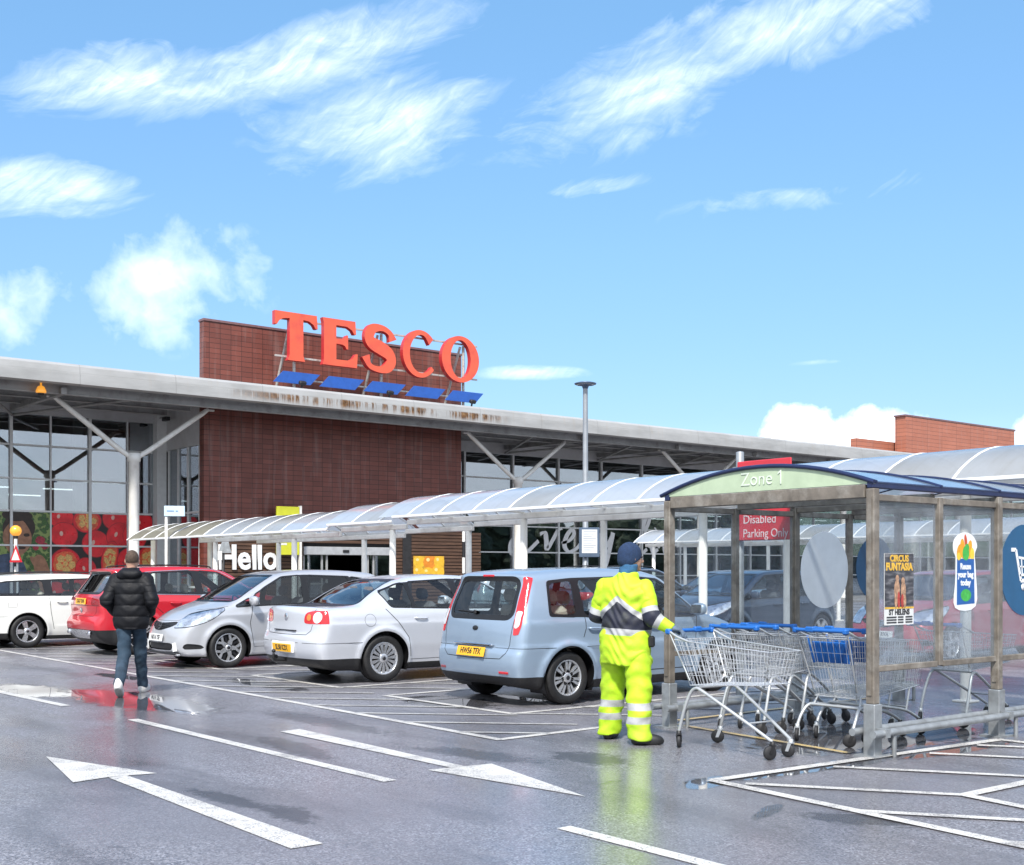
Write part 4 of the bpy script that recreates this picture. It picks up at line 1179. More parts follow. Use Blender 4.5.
def lines(name, segs, w, mat, label):
    mb = MB()
    for k, (p, q) in enumerate(segs):
        p = Vector((*p, 0)); q = Vector((*q, 0)); d = (q - p).normalized(); s = Vector((-d.y, d.x, 0)) * w / 2
        z = LINE_Z[0] + (k % 7) * .00015
        a = [p - s, q - s, q + s, p + s]
        mb.add([(c.x, c.y, z) for c in a], [(0, 1, 2, 3)])
    LINE_Z[0] += .0012
    return tag(mb.build(name, mat, recalc=False), label, None, None, 'structure')
# lane centre dashes and the two direction arrows
dash = [((4.6, 4.2 - k * 6.6 + 0), (4.6, 4.2 - k * 6.6 - 1.1)) for k in range(0)]
lines('lane_marking', [((4.52, 11.95), (4.66, 7.3)), ((4.63, 5.35), (4.66, .8)), ((4.22, 15.9), (4.38, 13.6)), ((4.1, 22.3), (4.18, 17.9))], .11, M_LINE, 'broken white centre line of the car park lane')
mb = MB()
mb.flat([(3.10, 5.86, .0045), (3.30, 5.86, .0045), (3.25, 8.70, .0045), (3.11, 8.70, .0045)])
mb.flat([(3.06, 10.0, .0047), (2.84, 8.66, .0047), (3.11, 8.72, .0047), (3.25, 8.70, .0047), (3.46, 8.66, .0047)])
tag(mb.build('direction_arrow', M_LINE), 'white arrow on the asphalt pointing towards the shop', None, None, 'structure')
mb = MB()
mb.flat([(5.37, 5.98, .0045), (5.70, 7.45, .0045), (5.47, 7.48, .0045), (5.37, 7.50, .0045), (5.14, 7.52, .0045)])
mb.flat([(5.34, 7.50, .0047), (5.46, 7.49, .0047), (5.50, 10.22, .0047), (5.27, 10.18, .0047)])
tag(mb.build('direction_arrow', M_LINE), 'white arrow on the asphalt pointing away from the shop', None, None, 'structure')
# disabled bays: front hatched strip, bay sides, hatched strips between the cars
LINE_Z[0] = .0052
B0 = 11.1; PITCH = 3.6
seg = [((6.57, 8.45), (6.56, 13.0)), ((6.56, 13.0), (6.35, 30.0)), ((6.57, 8.47), (8.0, 8.52))]
for k in range(6):
    c = B0 + PITCH * k
    seg += [((7.85, c - 1.2), (12.2, c - 1.2)), ((7.85, c + 1.2), (12.2, c + 1.2)), ((7.85, c - 1.2), (7.78, c + 1.2))]
seg += [((12.2, 8.6), (12.1, 30))]
lines('bay_marking', seg, .095, M_LINE, 'white lines of the disabled parking bays')
seg = []
for k in range(-4, 26):
    v0 = 9.1 + k * .95
    a, b = 0.0, 1.28
    if 8.5 < v0 and v0 < 30:
        e = min(1.24, v0 - 8.5)
        seg.append(((6.57, v0), (6.57 + e, v0 - e)))
for k in range(6):
    lo = B0 + PITCH * k - 2.4; hi = lo + 1.2
    if k == 0: lo += .0
    for j in range(5):
        u0 = 7.9 + j * .95
        seg.append(((u0, hi), (u0 + 1.15, hi - 1.15)))
lines('hatch_marking', seg, .08, M_LINEOLD, 'white diagonal hatching between the disabled bays')
lines('trolley_bay_marking', [((6.50, 5.88), (6.26, 3.0)), ((6.26, 3.0), (6.0, -2.0)), ((6.50, 5.86), (8.41, 5.76)), ((8.41, 5.76), (10.09, 5.66)), ((10.08, 5.68), (10.10, 3.9)), ((7.41, 4.41), (12.2, 4.38)), ((7.41, 4.41), (7.28, 3.6)), ((7.28, 3.6), (7.0, -2))], .10, M_LINE, 'white outline of the hatched strip beside the trolley shelter')
lines('trolley_hatch_marking', [((6.58, 5.62), (7.41, 4.41)), ((6.40, 4.53), (7.0, 3.66)), ((7.68, 5.68), (8.50, 4.44)), ((8.87, 5.6), (9.5, 4.6)), ((6.30, 3.5), (7.1, 2.4)), ((9.6, 5.6), (10.05, 4.9))], .085, M_LINE, 'white diagonal hatching beside the trolley shelter')
lines('shelter_marking', [((8.57, 8.19), (8.35, 6.02)), ((8.8, 8.4), (12.2, 8.45))], .07, M_YLINE, 'worn yellow line across the mouth of the trolley shelter')
# paved strip along the shop front with a kerb
M_PAVE = pm('paving', (.20, .19, .18), .45, var=.25, sc=3, bump=.2, bsc=90)
mb = MB(); mb.span(-40, 90, 34.2, 60, 0.0, .11, 0, .01)
tag(mb.build('pavement', M_PAVE), 'raised paving along the shop front', None, None, 'structure')
# ------------------------------------------------------------------ the supermarket
def tile_mat(name, c1, c2, joint, bw=.40, bh=.176):
    """terracotta cladding tiles in stacked courses"""
    m = bpy.data.materials.new(name); t = NT(m); v = t.obj()
    sp = t.n('ShaderNodeSeparateXYZ'); t.l(v, sp.inputs[0])
    cm = t.n('ShaderNodeCombineXYZ'); t.l(t.math('ADD', sp.outputs[0], sp.outputs[1]), cm.inputs[0]); t.l(sp.outputs[2], cm.inputs[1])
    br = t.n('ShaderNodeTexBrick'); br.offset = 0.0; t.l(cm.outputs[0], br.inputs['Vector'])
    br.inputs['Scale'].default_value = 1; br.inputs['Brick Width'].default_value = bw; br.inputs['Row Height'].default_value = bh
    br.inputs['Mortar Size'].default_value = .010; br.inputs['Mortar Smooth'].default_value = .1; br.inputs['Bias'].default_value = 0
    br.inputs['Color1'].default_value = (*c1, 1); br.inputs['Color2'].default_value = (*c2, 1); br.inputs['Mortar'].default_value = (*joint, 1)
    n = t.noise(v, 1.3, 6, .6); st = t.noise(t.scale(v, (3, 3, .25)), 1.5, 5, .6)
    c = t.mix(t.mapr(n, .4, .75, 0, .3), br.outputs['Color'], tuple(x * .7 for x in c1))
    c = t.mix(t.mapr(st, .52, .78, 0, .30), c, (.30, .24, .22))
    b = t.bsdf(Base_Color=c, Roughness=t.mapr(n, .2, .8, .42, .62))
    t.l(t.bump(br.outputs['Fac'], -.5, .02), b.inputs['Normal'])
    t.out(b.outputs[0]); return m
M_TILE = tile_mat('terracotta_tiles', (.140, .038, .026), (.20, .056, .038), (.045, .014, .010))
M_TILEBR = tile_mat('orange_terracotta_tiles', (.36, .125, .075), (.42, .15, .09), (.12, .05, .035), 1.5, .22)
M_COPING = pm('metal_coping', (.22, .12, .12), .4, .4, var=.15)
M_WPANEL = pm('pale_cladding_panel', (.56, .57, .58), .45, var=.08, sc=2, dirt=(.35, .34, .32), dsc=1.2, damt=.4)
M_WSTEEL = pm('white_steel', (.77, .755, .71), .4, var=.06, sc=4, dirt=(.42, .39, .34), dsc=2.5, damt=.5)
M_MULL = pm('pale_mullion', (.72, .74, .74), .4, 0, var=.06)
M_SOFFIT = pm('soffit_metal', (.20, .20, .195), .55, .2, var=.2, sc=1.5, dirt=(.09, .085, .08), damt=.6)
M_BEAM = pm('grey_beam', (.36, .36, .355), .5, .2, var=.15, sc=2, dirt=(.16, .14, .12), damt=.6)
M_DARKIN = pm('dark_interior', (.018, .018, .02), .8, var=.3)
M_SHELF = pm('shop_shelving', (.10, .10, .11), .7, var=.5, sc=2)
M_SHOPFLOOR = pm('shop_floor', (.12, .12, .12), .25, var=.15)
M_TUBE = emit('lit_tube', (.95, .98, 1.0), 2.2)

def fascia_mat():
    m = bpy.data.materials.new('canopy_fascia'); t = NT(m); v = t.obj()
    sp = t.n('ShaderNodeSeparateXYZ'); t.l(v, sp.inputs[0]); x, y, z = sp.outputs
    n = t.noise(t.scale(v, (.6, 1, 2)), 1.2, 6, .6); drip = t.noise(t.scale(v, (5.5, 1, .35)), 1.0, 5, .7); patch = t.noise(t.scale(v, (.55, 1, .3)), 1.0, 3, .5)
    c = t.ramp(n, [(.3, (.31, .31, .30)), (.55, (.39, .39, .38)), (.8, (.45, .45, .44))])
    # seams every 3 m
    c = t.mix(t.math('LESS_THAN', t.math('FRACT', t.math('DIVIDE', x, 3.0)), .006), c, (.25, .25, .24))
    # rust weeping out along the gutter edge between the sign's feet
    zone = t.math('MULTIPLY', t.mapr(x, 16.5, 19.5, 0, 1), t.mapr(x, 27.0, 28.5, 1, 0))
    edge = t.math('MULTIPLY', t.mapr(z, 7.10, 7.28, 0, 1), t.mapr(z, 7.40, 7.46, 1, 0))
    rf = t.mapr(t.math('ADD', t.math('MULTIPLY', drip, .75), t.math('MULTIPLY', patch, .55)), .61, .72, 0, 1)
    rc = t.ramp(t.noise(v, 7, 4), [(.35, (.06, .028, .01)), (.6, (.20, .095, .03)), (.75, (.30, .20, .10))])
    c = t.mix(t.math('MULTIPLY', t.math('MULTIPLY', t.math('MULTIPLY', zone, edge), rf), 1.4, clamp=True), c, rc)
    run = t.math('MULTIPLY', t.math('MULTIPLY', t.mapr(x, 6, 12, 0, 1), t.mapr(drip, .56, .75, 0, .35)), t.mapr(z, 7.1, 7.4, .3, 1))
    c = t.mix(run, c, (.40, .30, .20))
    b = t.bsdf(Base_Color=c, Roughness=.45, Metallic=.1); t.out(b.outputs[0]); return m
M_FASCIA = fascia_mat()

def shop_glass():
    m = bpy.data.materials.new('shop_glass'); t = NT(m); v = t.obj()
    tr = t.n('ShaderNodeBsdfTransparent'); tr.inputs[0].default_value = (.55, .60, .60, 1)
    gl = t.n('ShaderNodeBsdfGlossy'); gl.inputs['Roughness'].default_value = .012; gl.inputs[0].default_value = (.82, .86, .92, 1)
    n = t.noise(v, .9, 2); t.l(t.bump(n, .02, .02), gl.inputs['Normal'])
    mx = t.n('ShaderNodeMixShader'); t.l(schlick(t, 1.6, .30), mx.inputs[0]); t.l(tr.outputs[0], mx.inputs[1]); t.l(gl.outputs[0], mx.inputs[2])
    t.out(mx.outputs[0]); return m
M_SHOPGLASS = shop_glass()

def timber_mat():
    m = bpy.data.materials.new('timber_slats'); t = NT(m); v = t.obj()
    n = t.noise(t.scale(v, (.6, .6, 9)), 2.0, 5, .6); g = t.noise(t.scale(v, (3, 3, 60)), 1, 3)
    c = t.ramp(n, [(.3, (.045, .022, .013)), (.55, (.10, .050, .028)), (.75, (.17, .09, .05))])
    c = t.mix(t.mapr(g, .4, .7, 0, .5), c, (.05, .028, .018))
    b = t.bsdf(Base_Color=c, Roughness=.6); t.out(b.outputs[0]); return m
M_TIMBER = timber_mat()

VG, VB, VE, VC = 42.0, 38.4, 36.0, 37.7       # glazing, tiled block, canopy edge, column line
UL, UR = 17.0, 27.85                          # the tiled block
shop = thing('supermarket', 'long low supermarket with terracotta tile block, glazed front and a deep white edged canopy', 'supermarket', (22, VG, 0))
def P(mb, name, mats, parent=None):
    """build in world coordinates under the shop"""
    par = parent or shop
    o = mb.build(name, mats, None)
    off = Vector((22, VG, 0)); o.data.transform(Matrix.Translation(-off))
    o.parent = shop if parent is None else parent
    return o
TX = Matrix.Translation(Vector((-22, -VG, 0)))
# object-space textures on the building use shop-local coordinates; the fascia material wants world x, so keep one un-shifted child
def PW(mb, name, mats):
    o = mb.build(name, mats, shop); o.matrix_parent_inverse = Matrix.Translation(Vector((-22, -VG, 0))); return o

# tiled block, tall, with a coping; open behind the timber porch
mb = MB(); mb.span(UL, UR, VB, VB + .36, 3.04, 10.05); wall = PW(mb, 'tiled_wall', M_TILE)
mb = MB(); mb.span(UL - .03, UR + .03, VB - .035, VB + .39, 10.053, 10.14, 0, .01); PW(mb, 'coping', M_COPING)
mb = MB(); mb.span(UL - .012, UL + .26, VB - .02, VB + .34, 0.11, 3.037); PW(mb, 'tiled_pier', M_TILE)
# second tiled tower and the lower run beside it
mb = MB(); mb.span(58.5, 70.1, VB, VB + .7, 7.4, 10.12); PW(mb, 'tiled_tower', M_TILEBR)
mb = MB(); mb.span(58.4, 70.2, VB - .03, VB + .73, 10.123, 10.22, 0, .01); PW(mb, 'coping', M_COPING)
mb = MB(); mb.span(55.2, 61, VB + .9, VB + 1.3, 7.0, 8.75); PW(mb, 'tiled_parapet', M_TILEBR)
# white return between the left glazing and the block, with tall narrow windows
mb = MB(); mb.span(UL + .004, UL + .2, VB + .364, VG, 5.85, 7.4); PW(mb, 'return_panel', M_WPANEL)
win = MB(); win.span(UL + .06, UL + .075, VB + .37, VG - .35, .12, 5.84); PW(win, 'return_window', M_SHOPGLASS)
mb = MB()
for y in (VB + .37, VB + 1.35, VB + 2.2, VB + 3.05): mb.span(UL + .0, UL + .12, y, y + .07, .11, 5.845)
for z in (.9, 3.5): mb.span(UL + .012, UL + .11, VB + .40, VG - .45, z, z + .07)
PW(mb, 'return_window_frame', M_MULL)
mb = MB(); mb.span(UL - .35, UL + .003, VG - .36, VG + .1, .11, 7.4); PW(mb, 'corner_post', M_MULL)

# glazed screens
def screen(u0, u1, thick, thin, rows, ztop):
    mb = MB(); mb.span(u0, u1, VG, VG + .02, .12, ztop); g = PW(mb, 'shop_window', M_SHOPGLASS)
    mb = MB()
    for u in thick: mb.span(u - .045, u + .045, VG - .10, VG - .003, .11, ztop)
    for u in thin: mb.span(u - .025, u + .025, VG - .06, VG - .004, .11, ztop)
    ys = sorted(thick)
    for z in rows:
        e = sorted(set([u0] + list(thick) + [u1]))
        for a, b in zip(e[:-1], e[1:]):
            mb.span(a + .047, b - .047, VG - .075, VG - .005, z - .03, z + .03)
    PW(mb, 'window_frame', M_MULL)
    mb = MB(); mb.span(u0, u1, VG - .12, VG + .03, ztop + .003, 7.5); PW(mb, 'header_panel', M_WPANEL)
rows = (1.25, 2.37, 3.54, 4.64, 5.78)
screen(-30, UL - .36, [11.69 - 2.65 * k for k in range(15)] + [14.34], [10.35 - 2.65 * k for k in range(14)] + [13.0, 15.68], rows, 6.84)
screen(UR, 57.6, [27.9 + 2.7 * k for k in range(11)], [], (1.25, 2.33, 3.5, 5.62), 6.7)
screen(57.7, 85, [60 + 2.7 * k for k in range(9)], [], (1.25, 2.33, 3.5, 5.62), 6.7)
# interior: floor, back wall, ceiling, lit tubes, shelving
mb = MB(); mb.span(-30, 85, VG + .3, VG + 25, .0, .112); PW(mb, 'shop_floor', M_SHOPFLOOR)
mb = MB(); mb.span(-30, 85, VG + 25, VG + 25.3, 0, 7.4); mb.span(-30, UL, VG + .4, VG + 25, 6.95, 7.1); mb.span(UR, 85, VG + .4, VG + 25, 6.8, 6.95); mb.span(UL + .3, UR - .1, VG + 4.9, VG + 5.2, 0, 7.0); mb.span(UL + .22, UR + .2, VB + .40, VG + 25, 7.02, 7.15); mb.span(UL + 2.2, UL + 2.4, VB + .42, VG + 4.8, .12, 7.0); mb.span(UR - .2, UR - .02, VB + .40, VG + 4.8, 0.12, 7.0); PW(mb, 'shop_interior', M_DARKIN)  # dark side wall close behind the return windows is added to make them look dark
mb = MB()
for i in range(-3, 7):
    for j in range(3):
        mb.span(i * 2.7 - .7, i * 2.7 + .7, VG + 4 + j * 5, VG + 4.08 + j * 5, 4.9, 4.95)
for i in range(11, 29):
    for j in range(3): mb.span(i * 2.7 - .7, i * 2.7 + .7, VG + 4 + j * 5, VG + 4.08 + j * 5, 4.9, 4.95)
PW(mb, 'ceiling_light', M_TUBE)
mb = MB()
for k, u in enumerate(list(range(-26, 16, 4)) + list(range(31, 84, 4))):
    mb.span(u, u + 1.0, VG + 3.5, VG + 15, .12, 1.7 + .4 * (k % 3)); 
PW(mb, 'shelving', M_SHELF)
# tall steel seen inside the left glazing
mb = MB()
for u in (13.95, 9.2): mb.span(u, u + .3, VG + .35, VG + .6, .12, 6.9)
PW(mb, 'inner_column', M_MULL)

# canopy: fascia, soffit sheet with ribs, purlins and rafters
mb = MB(); A0, A1 = -40, 88
prof = [(VE + .35, 7.715), (VE + .10, 7.70), (VE + .02, 7.62), (VE, 7.45), (VE, 7.40), (VE - .02, 7.395), (VE - .02, 7.10), (VE + .10, 7.06), (VE + .30, 7.08), (VE + .30, 7.30), (VE + 8.5, 7.62), (VE + 8.5, 7.80)]
v0 = [(A0, y, z) for y, z in prof]; v1 = [(A1, y, z) for y, z in prof]; n = len(prof)
mb.add(v0 + v1, [(i, (i + 1) % n, n + (i + 1) % n, n + i) for i in range(n)], 0)
mb.add(v0, [list(range(n))], 0); mb.add(v1, [list(range(n))], 0)
canopy = PW(mb, 'canopy_edge', M_FASCIA)
mb = MB()
for k in range(14):
    y = VE + .34 + k * .42
    z = 7.30 + (y - VE - .3) * .032
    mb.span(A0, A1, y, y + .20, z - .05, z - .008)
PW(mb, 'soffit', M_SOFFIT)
mb = MB()
for y, z, h in ((VE + .75, 7.0, .26), (VE + 2.6, 7.06, .22), (VE + 4.6, 7.12, .22)):
    if y + .1 > VB - .01 and y < VG:
        for a, b in ((A0, UL - .4), (UR + .05, A1)): mb.span(a, b, y - .02, y + .02, z - h / 2, z + h / 2); mb.span(a, b, y - .09, y + .09, z - h / 2 - .02, z - h / 2 - .001)
    else:
        mb.span(A0, A1, y - .02, y + .02, z - h / 2, z + h / 2); mb.span(A0, A1, y - .09, y + .09, z - h / 2 - .022, z - h / 2 - .001); mb.span(A0, A1, y - .09, y + .09, z + h / 2 + .001, z + h / 2 + .022)
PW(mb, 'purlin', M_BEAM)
COLS = [-18.1, -7.3, 3.5, 14.3, 30.2, 41.0, 51.8, 62.6, 73.4]
for u in [q + d for q in COLS for d in (-2.6, 2.6)]:
    if UL - .5 < u < UR + .1: continue
    mb = MB(); mb.bar((u, VE + .5, 6.93), (u, VG - .15, 7.0), .16, .20, 0); PW(mb, 'rafter', M_BEAM)
    for s in (-1, 1):
        if UL - .5 < u + s * 2.4 < UR + .1: continue
        mb = MB(); mb.tube([(u, VG - .15, 6.75), (u + s * 2.4, VE + .9, 6.95)], .05, 6); PW(mb, 'rafter_brace', M_BEAM)
for u in COLS:
    e = bpy.data.objects.new('tree_column', None); link(e, shop); e.location = (u - 22, VC - VG, 0)
    mb = MB(); mb.lathe([(.19, .0), (.19, .5), (.165, .52), (.165, 5.02), (.21, 5.05), (.21, 5.30), (.001, 5.32)], 18); mb.lathe([(.30, .0), (.30, .14), (.17, .15)], 18)
    mb.build('shaft', M_WSTEEL, e)
    for s in (-1, 1):
        mb = MB(); mb.tube([(s * .10, 0, 5.16), (s * .5, 0, 5.42), (s * 2.35, 0, 6.78), (s * 2.55, 0, 6.93)], [.075, .085, .085, .06], 10)
        mb.box((s * 2.58, 0, 6.90), (.34, .12, .06), 0, None, .01)
        mb.build('arm', M_WSTEEL, e)
mb = MB(); mb.span(31.9, 32.3, VG + 9, VG + 9.4, 7.6, 8.5)
mb = MB(); mb.lathe([(.16, 7.6), (.16, 9.3), (.001, 9.31)], 12, Matrix.Translation((48.4, 39.6, 0))); PW(mb, 'flue_pipe', M_MULL)
# timber porch with the automatic doors
mb = MB()
for k in range(22):
    z0 = .14 + k * .132; off = .012 * (k % 2)
    for a, b in ((UL + .27, 20.75), (24.55, UR + .9)):
        mb.span(a, b, VB - .10 - off, VB + .02, z0, z0 + .105)
    if z0 > 2.4: mb.span(20.753, 24.547, VB - .10 - off, VB + .02, z0, z0 + .105)
PW(mb, 'timber_cladding', M_TIMBER)
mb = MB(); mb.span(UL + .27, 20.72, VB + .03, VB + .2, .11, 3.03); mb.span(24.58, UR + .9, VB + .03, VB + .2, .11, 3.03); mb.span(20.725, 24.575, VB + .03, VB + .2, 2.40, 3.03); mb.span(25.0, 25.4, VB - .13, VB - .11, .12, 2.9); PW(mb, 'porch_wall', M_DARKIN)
e = bpy.data.objects.new('automatic_door', None); link(e, shop); e.location = (0, 0, 0)
mb = MB(); mb.span(20.75, 24.55, VB - .16, VB + .25, 2.08, 2.38, 0, .015); o = mb.build('door_header', pm('grey_header', (.42, .43, .44), .45, .2), e, M=TX)
mb = MB(); mb.span(22.35, 22.62, VB - .19, VB - .163, 2.17, 2.27, 0, .02); mb.build('door_sensor', M_BLACKPL, e, M=TX)
mb = MB()
for u in (20.8, 21.55, 21.75, 23.5, 23.75, 24.5): mb.span(u - .035, u + .035, VB - .05, VB + .02, .12, 2.075)
for a, b in ((20.84, 21.51), (23.79, 24.46)): mb.span(a, b, VB - .045, VB + .015, .12, .25); mb.span(a, b, VB - .045, VB + .015, 1.0, 1.06)
mb.build('door_frame', M_BEAM, e, M=TX)
for a, b in ((20.8, 21.7), (23.6, 24.5)): mb = MB(); mb.span(a, b, VB - .02, VB - .01, .12, 2.07); mb.build('door_glass', M_SHOPGLASS, e, M=TX)

# --- shop window posters
def poster_tomato():
    root = thing('window_poster', 'huge poster of halved and whole red tomatoes across the lower shop window', 'poster', (15, VG, 0))
    mats = [pm('print_dark', (.02, .012, .012), .35), pm('print_red', (.80, .018, .03), .3, var=.25, sc=3), pm('print_flesh', (.78, .13, .05), .3, var=.3, sc=9), pm('print_seed', (.85, .48, .16), .3, var=.35, sc=22), pm('print_shine', (.80, .50, .42), .3), pm('print_deep', (.5, .012, .022), .35, var=.3, sc=4)]
    mb = MB(); rr = random.Random(3); y = VG - .03
    U0, U1, Z0, Z1 = 13.02, 16.6, .2, 3.5
    mb.span(U0, U1, y, y + .012, Z0, Z1, 0)
    k = [0]
    def disc(cu, cz, a, b, rot, mi, lay, wob=0.0):
        k[0] += 1; pts = []
        for i in range(28):
            t = 2 * PI * i / 28; q = 1 + wob * math.sin(5 * t + k[0]) + wob * .6 * math.sin(9 * t + 2 * k[0])
            du = a * q * math.cos(t); dz = b * q * math.sin(t)
            pts.append((min(U1, max(U0, cu + du * math.cos(rot) - dz * math.sin(rot))), min(Z1, max(Z0, cz + du * math.sin(rot) + dz * math.cos(rot)))))
        mb.add([(p[0], y - lay - k[0] * .00008, p[1]) for p in pts], [list(range(28))], mi)
    toms = [(13.35, 3.35, .42, .36, 'w'), (14.25, 3.25, .48, .40, 'c'), (15.25, 3.35, .45, .4, 'w'), (16.2, 3.2, .42, .4, 'w'), (13.45, 2.75, .45, .42, 'w'), (14.55, 2.45, .46, .45, 'w'), (15.35, 2.75, .40, .46, 'w'), (15.95, 2.75, .42, .46, 'w'),
            (13.5, 1.75, .50, .50, 'c'), (15.05, 1.95, .28, .60, 'c'), (15.8, 1.85, .48, .46, 'w'), (16.5, 1.9, .44, .5, 'c'), (14.2, 1.55, .35, .4, 'w'), (14.0, .95, .5, .4, 'w'), (15.1, 1.0, .5, .45, 'w'), (13.2, .7, .45, .4, 'w'), (16.2, .9, .45, .45, 'c'), (14.7, .5, .5, .35, 'c'), (15.7, .4, .4, .3, 'w')]
    for i, (u, z, a, b, kind) in enumerate(toms):
        rt = rr.uniform(-.4, .4); L = .002
        disc(u, z, a * 1.06, b * 1.06, rt, 5, L); disc(u, z, a, b, rt, 1, L)
        if kind == 'w':
            disc(u - a * .2, z + b * .1, a * .13, b * .2, rt, 4, L)
        else:
            disc(u, z, a * .84, b * .86, rt, 2, L, .03)
            for j in range(5):
                t = j * 2 * PI / 5 + rt
                disc(u + a * .45 * math.cos(t), z + b * .45 * math.sin(t), a * .24, b * .27, t, 3, L, .1)
            disc(u, z, a * .16, b * .2, rt, 3, L, .05)
    mb.build('print', mats, root, recalc=False, M=Matrix.Translation((-15, -VG, 0)))
    # the upper mullions cross in front of the print
    mb = MB(); mb.span(14.30, 14.38, y - .07, y - .03, .12, 3.5); mb.span(13.02, 16.6, y - .065, y - .035, 2.34, 2.40); mb.build('frame_bar', M_MULL, root, M=Matrix.Translation((-15, -VG, 0)))
poster_tomato()
def poster_garden():
    root = thing('window_poster', 'poster of a dark haired face and hand among green plants, left of the tomatoes', 'poster', (11, VG, 0))
    m = bpy.data.materials.new('print_foliage'); t = NT(m); v = t.obj()
    vo = t.n('ShaderNodeTexVoronoi'); vo.inputs['Scale'].default_value = 7; t.l(v, vo.inputs['Vector'])
    n = t.noise(v, 2.5, 6, .65)
    c = t.ramp(t.math('MULTIPLY', n, t.math('ADD', vo.outputs['Distance'], .6)), [(.25, (.015, .03, .012)), (.42, (.06, .16, .03)), (.5, (.03, .07, .03)), (.62, (.25, .34, .10))])
    t.out(t.bsdf(Base_Color=c, Roughness=.35).outputs[0])
    sk = pm('print_skin', (.34, .17, .10), .4, var=.3, sc=5); hr = pm('print_hair', (.03, .018, .012), .4, var=.4, sc=8); rd = pm('print_flowers', (.35, .03, .05), .4, var=.5, sc=14); cl = pm('print_cloth', (.06, .09, .16), .4, var=.5, sc=6)
    mb = MB(); y = VG - .03; U0, U1 = 8.0, 13.0
    mb.span(U0, U1, y, y + .012, .2, 3.5, 0)
    k = [0]
    def disc(cu, cz, a, b, mi, rot=0, wob=.04):
        k[0] += 1; pts = []
        for i in range(26):
            t_ = 2 * PI * i / 26; q = 1 + wob * math.sin(4 * t_ + k[0])
            du = a * q * math.cos(t_); dz = b * q * math.sin(t_)
            pts.append((min(U1, max(U0, cu + du * math.cos(rot) - dz * math.sin(rot))), min(3.5, max(.2, cz + du * math.sin(rot) + dz * math.cos(rot)))))
        mb.add([(p[0], y - .002 - k[0] * .0002, p[1]) for p in pts], [list(range(26))], mi)
    disc(11.95, 2.95, .52, .60, 2); disc(11.9, 2.62, .46, .62, 1); disc(11.9, 3.38, .5, .2, 2); disc(12.2, 2.72, .10, .06, 2); disc(11.75, 2.72, .1, .05, 2); disc(12.0, 2.28, .18, .05, 2)
    disc(12.65, 2.55, .16, .14, 3); disc(12.8, 2.35, .12, .12, 3); disc(12.5, 2.3, .1, .1, 3)
    disc(11.5, 1.1, .8, 1.0, 4); disc(12.75, 1.35, .26, .75, 1, .25); disc(12.5, 1.75, .1, .3, 1, .6); disc(12.3, 1.2, .2, .3, 3)
    mb.build('print', [m, sk, hr, rd, cl], root, recalc=False, M=Matrix.Translation((-11, -VG, 0)))
    mb = MB()
    for u in (11.69, 9.04): mb.span(u - .045, u + .045, y - .07, y - .03, .12, 3.5)
    mb.span(8.0, 13.0, y - .065, y - .035, 2.34, 2.40); mb.build('frame_bar', M_MULL, root, M=Matrix.Translation((-11, -VG, 0)))
poster_garden()
def poster_fruit():
    root = thing('fruit_poster', 'small square poster of yellow and orange lemons on the timber wall', 'poster', (26.2, VB - .14, 1.65))
    mats = [pm('print_gold', (.55, .30, .03), .35, var=.2), pm('print_lemon', (.72, .42, .03), .35, var=.15, sc=8), pm('print_orange', (.65, .22, .02), .35, var=.2, sc=8), pm('print_gleam', (.8, .62, .25), .35)]
    mb = MB(); mb.span(-.72, .72, -.01, .012, -.42, .42, 0, .004)
    k = 0
    for (u, z, a, b, mi) in ((-.45, .2, .3, .22, 1), (.05, .18, .32, .28, 2), (.48, .2, .25, .26, 1), (-.5, -.2, .25, .25, 1), (-.05, -.22, .3, .2, 1), (.42, -.2, .3, .27, 1)):
        for sc, m_ in ((1, mi), (.25, 3)):
            k += 1; o = (0, 0) if sc == 1 else (-a * .3, b * .35)
            mb.add([(max(-.72, min(.72, u + o[0] + a * sc * math.cos(t_ * PI / 12))), -.012 - k * .0006, max(-.42, min(.42, z + o[1] + b * sc * math.sin(t_ * PI / 12)))) for t_ in range(24)], [list(range(24))], m_)
    mb.build('print', mats, root, recalc=False)
poster_fruit()

# --- HELLO letters on the timber wall
def hello():
    root = thing('hello_sign', 'white raised Hello letters on the dark timber wall', 'lettering', (18.45, VB - .16, 1.95))
    wht = pm('white_letter', (.80, .81, .82), .35, var=.04)
    M = frame((0, 0, -.02), (1, 0, 0), (0, 0, 1))
    x = -.98
    for ch in 'Hello':
        me = text_mesh(ch, 1.17, .03, .028, 'LEFT')
        w = max(v.co.x for v in me.vertices) - min(v.co.x for v in me.vertices); mn = min(v.co.x for v in me.vertices)
        me.transform(Matrix.Translation((-mn, .0, 0))); me.transform(Matrix.Diagonal((.88, 1.02, 1, 1))); me.transform(M @ Matrix.Translation((x, -.0, 0)))
        me.materials.clear(); me.materials.append(wht)
        link(bpy.data.objects.new('letter', me), root); x += w * .88 + .07
hello()
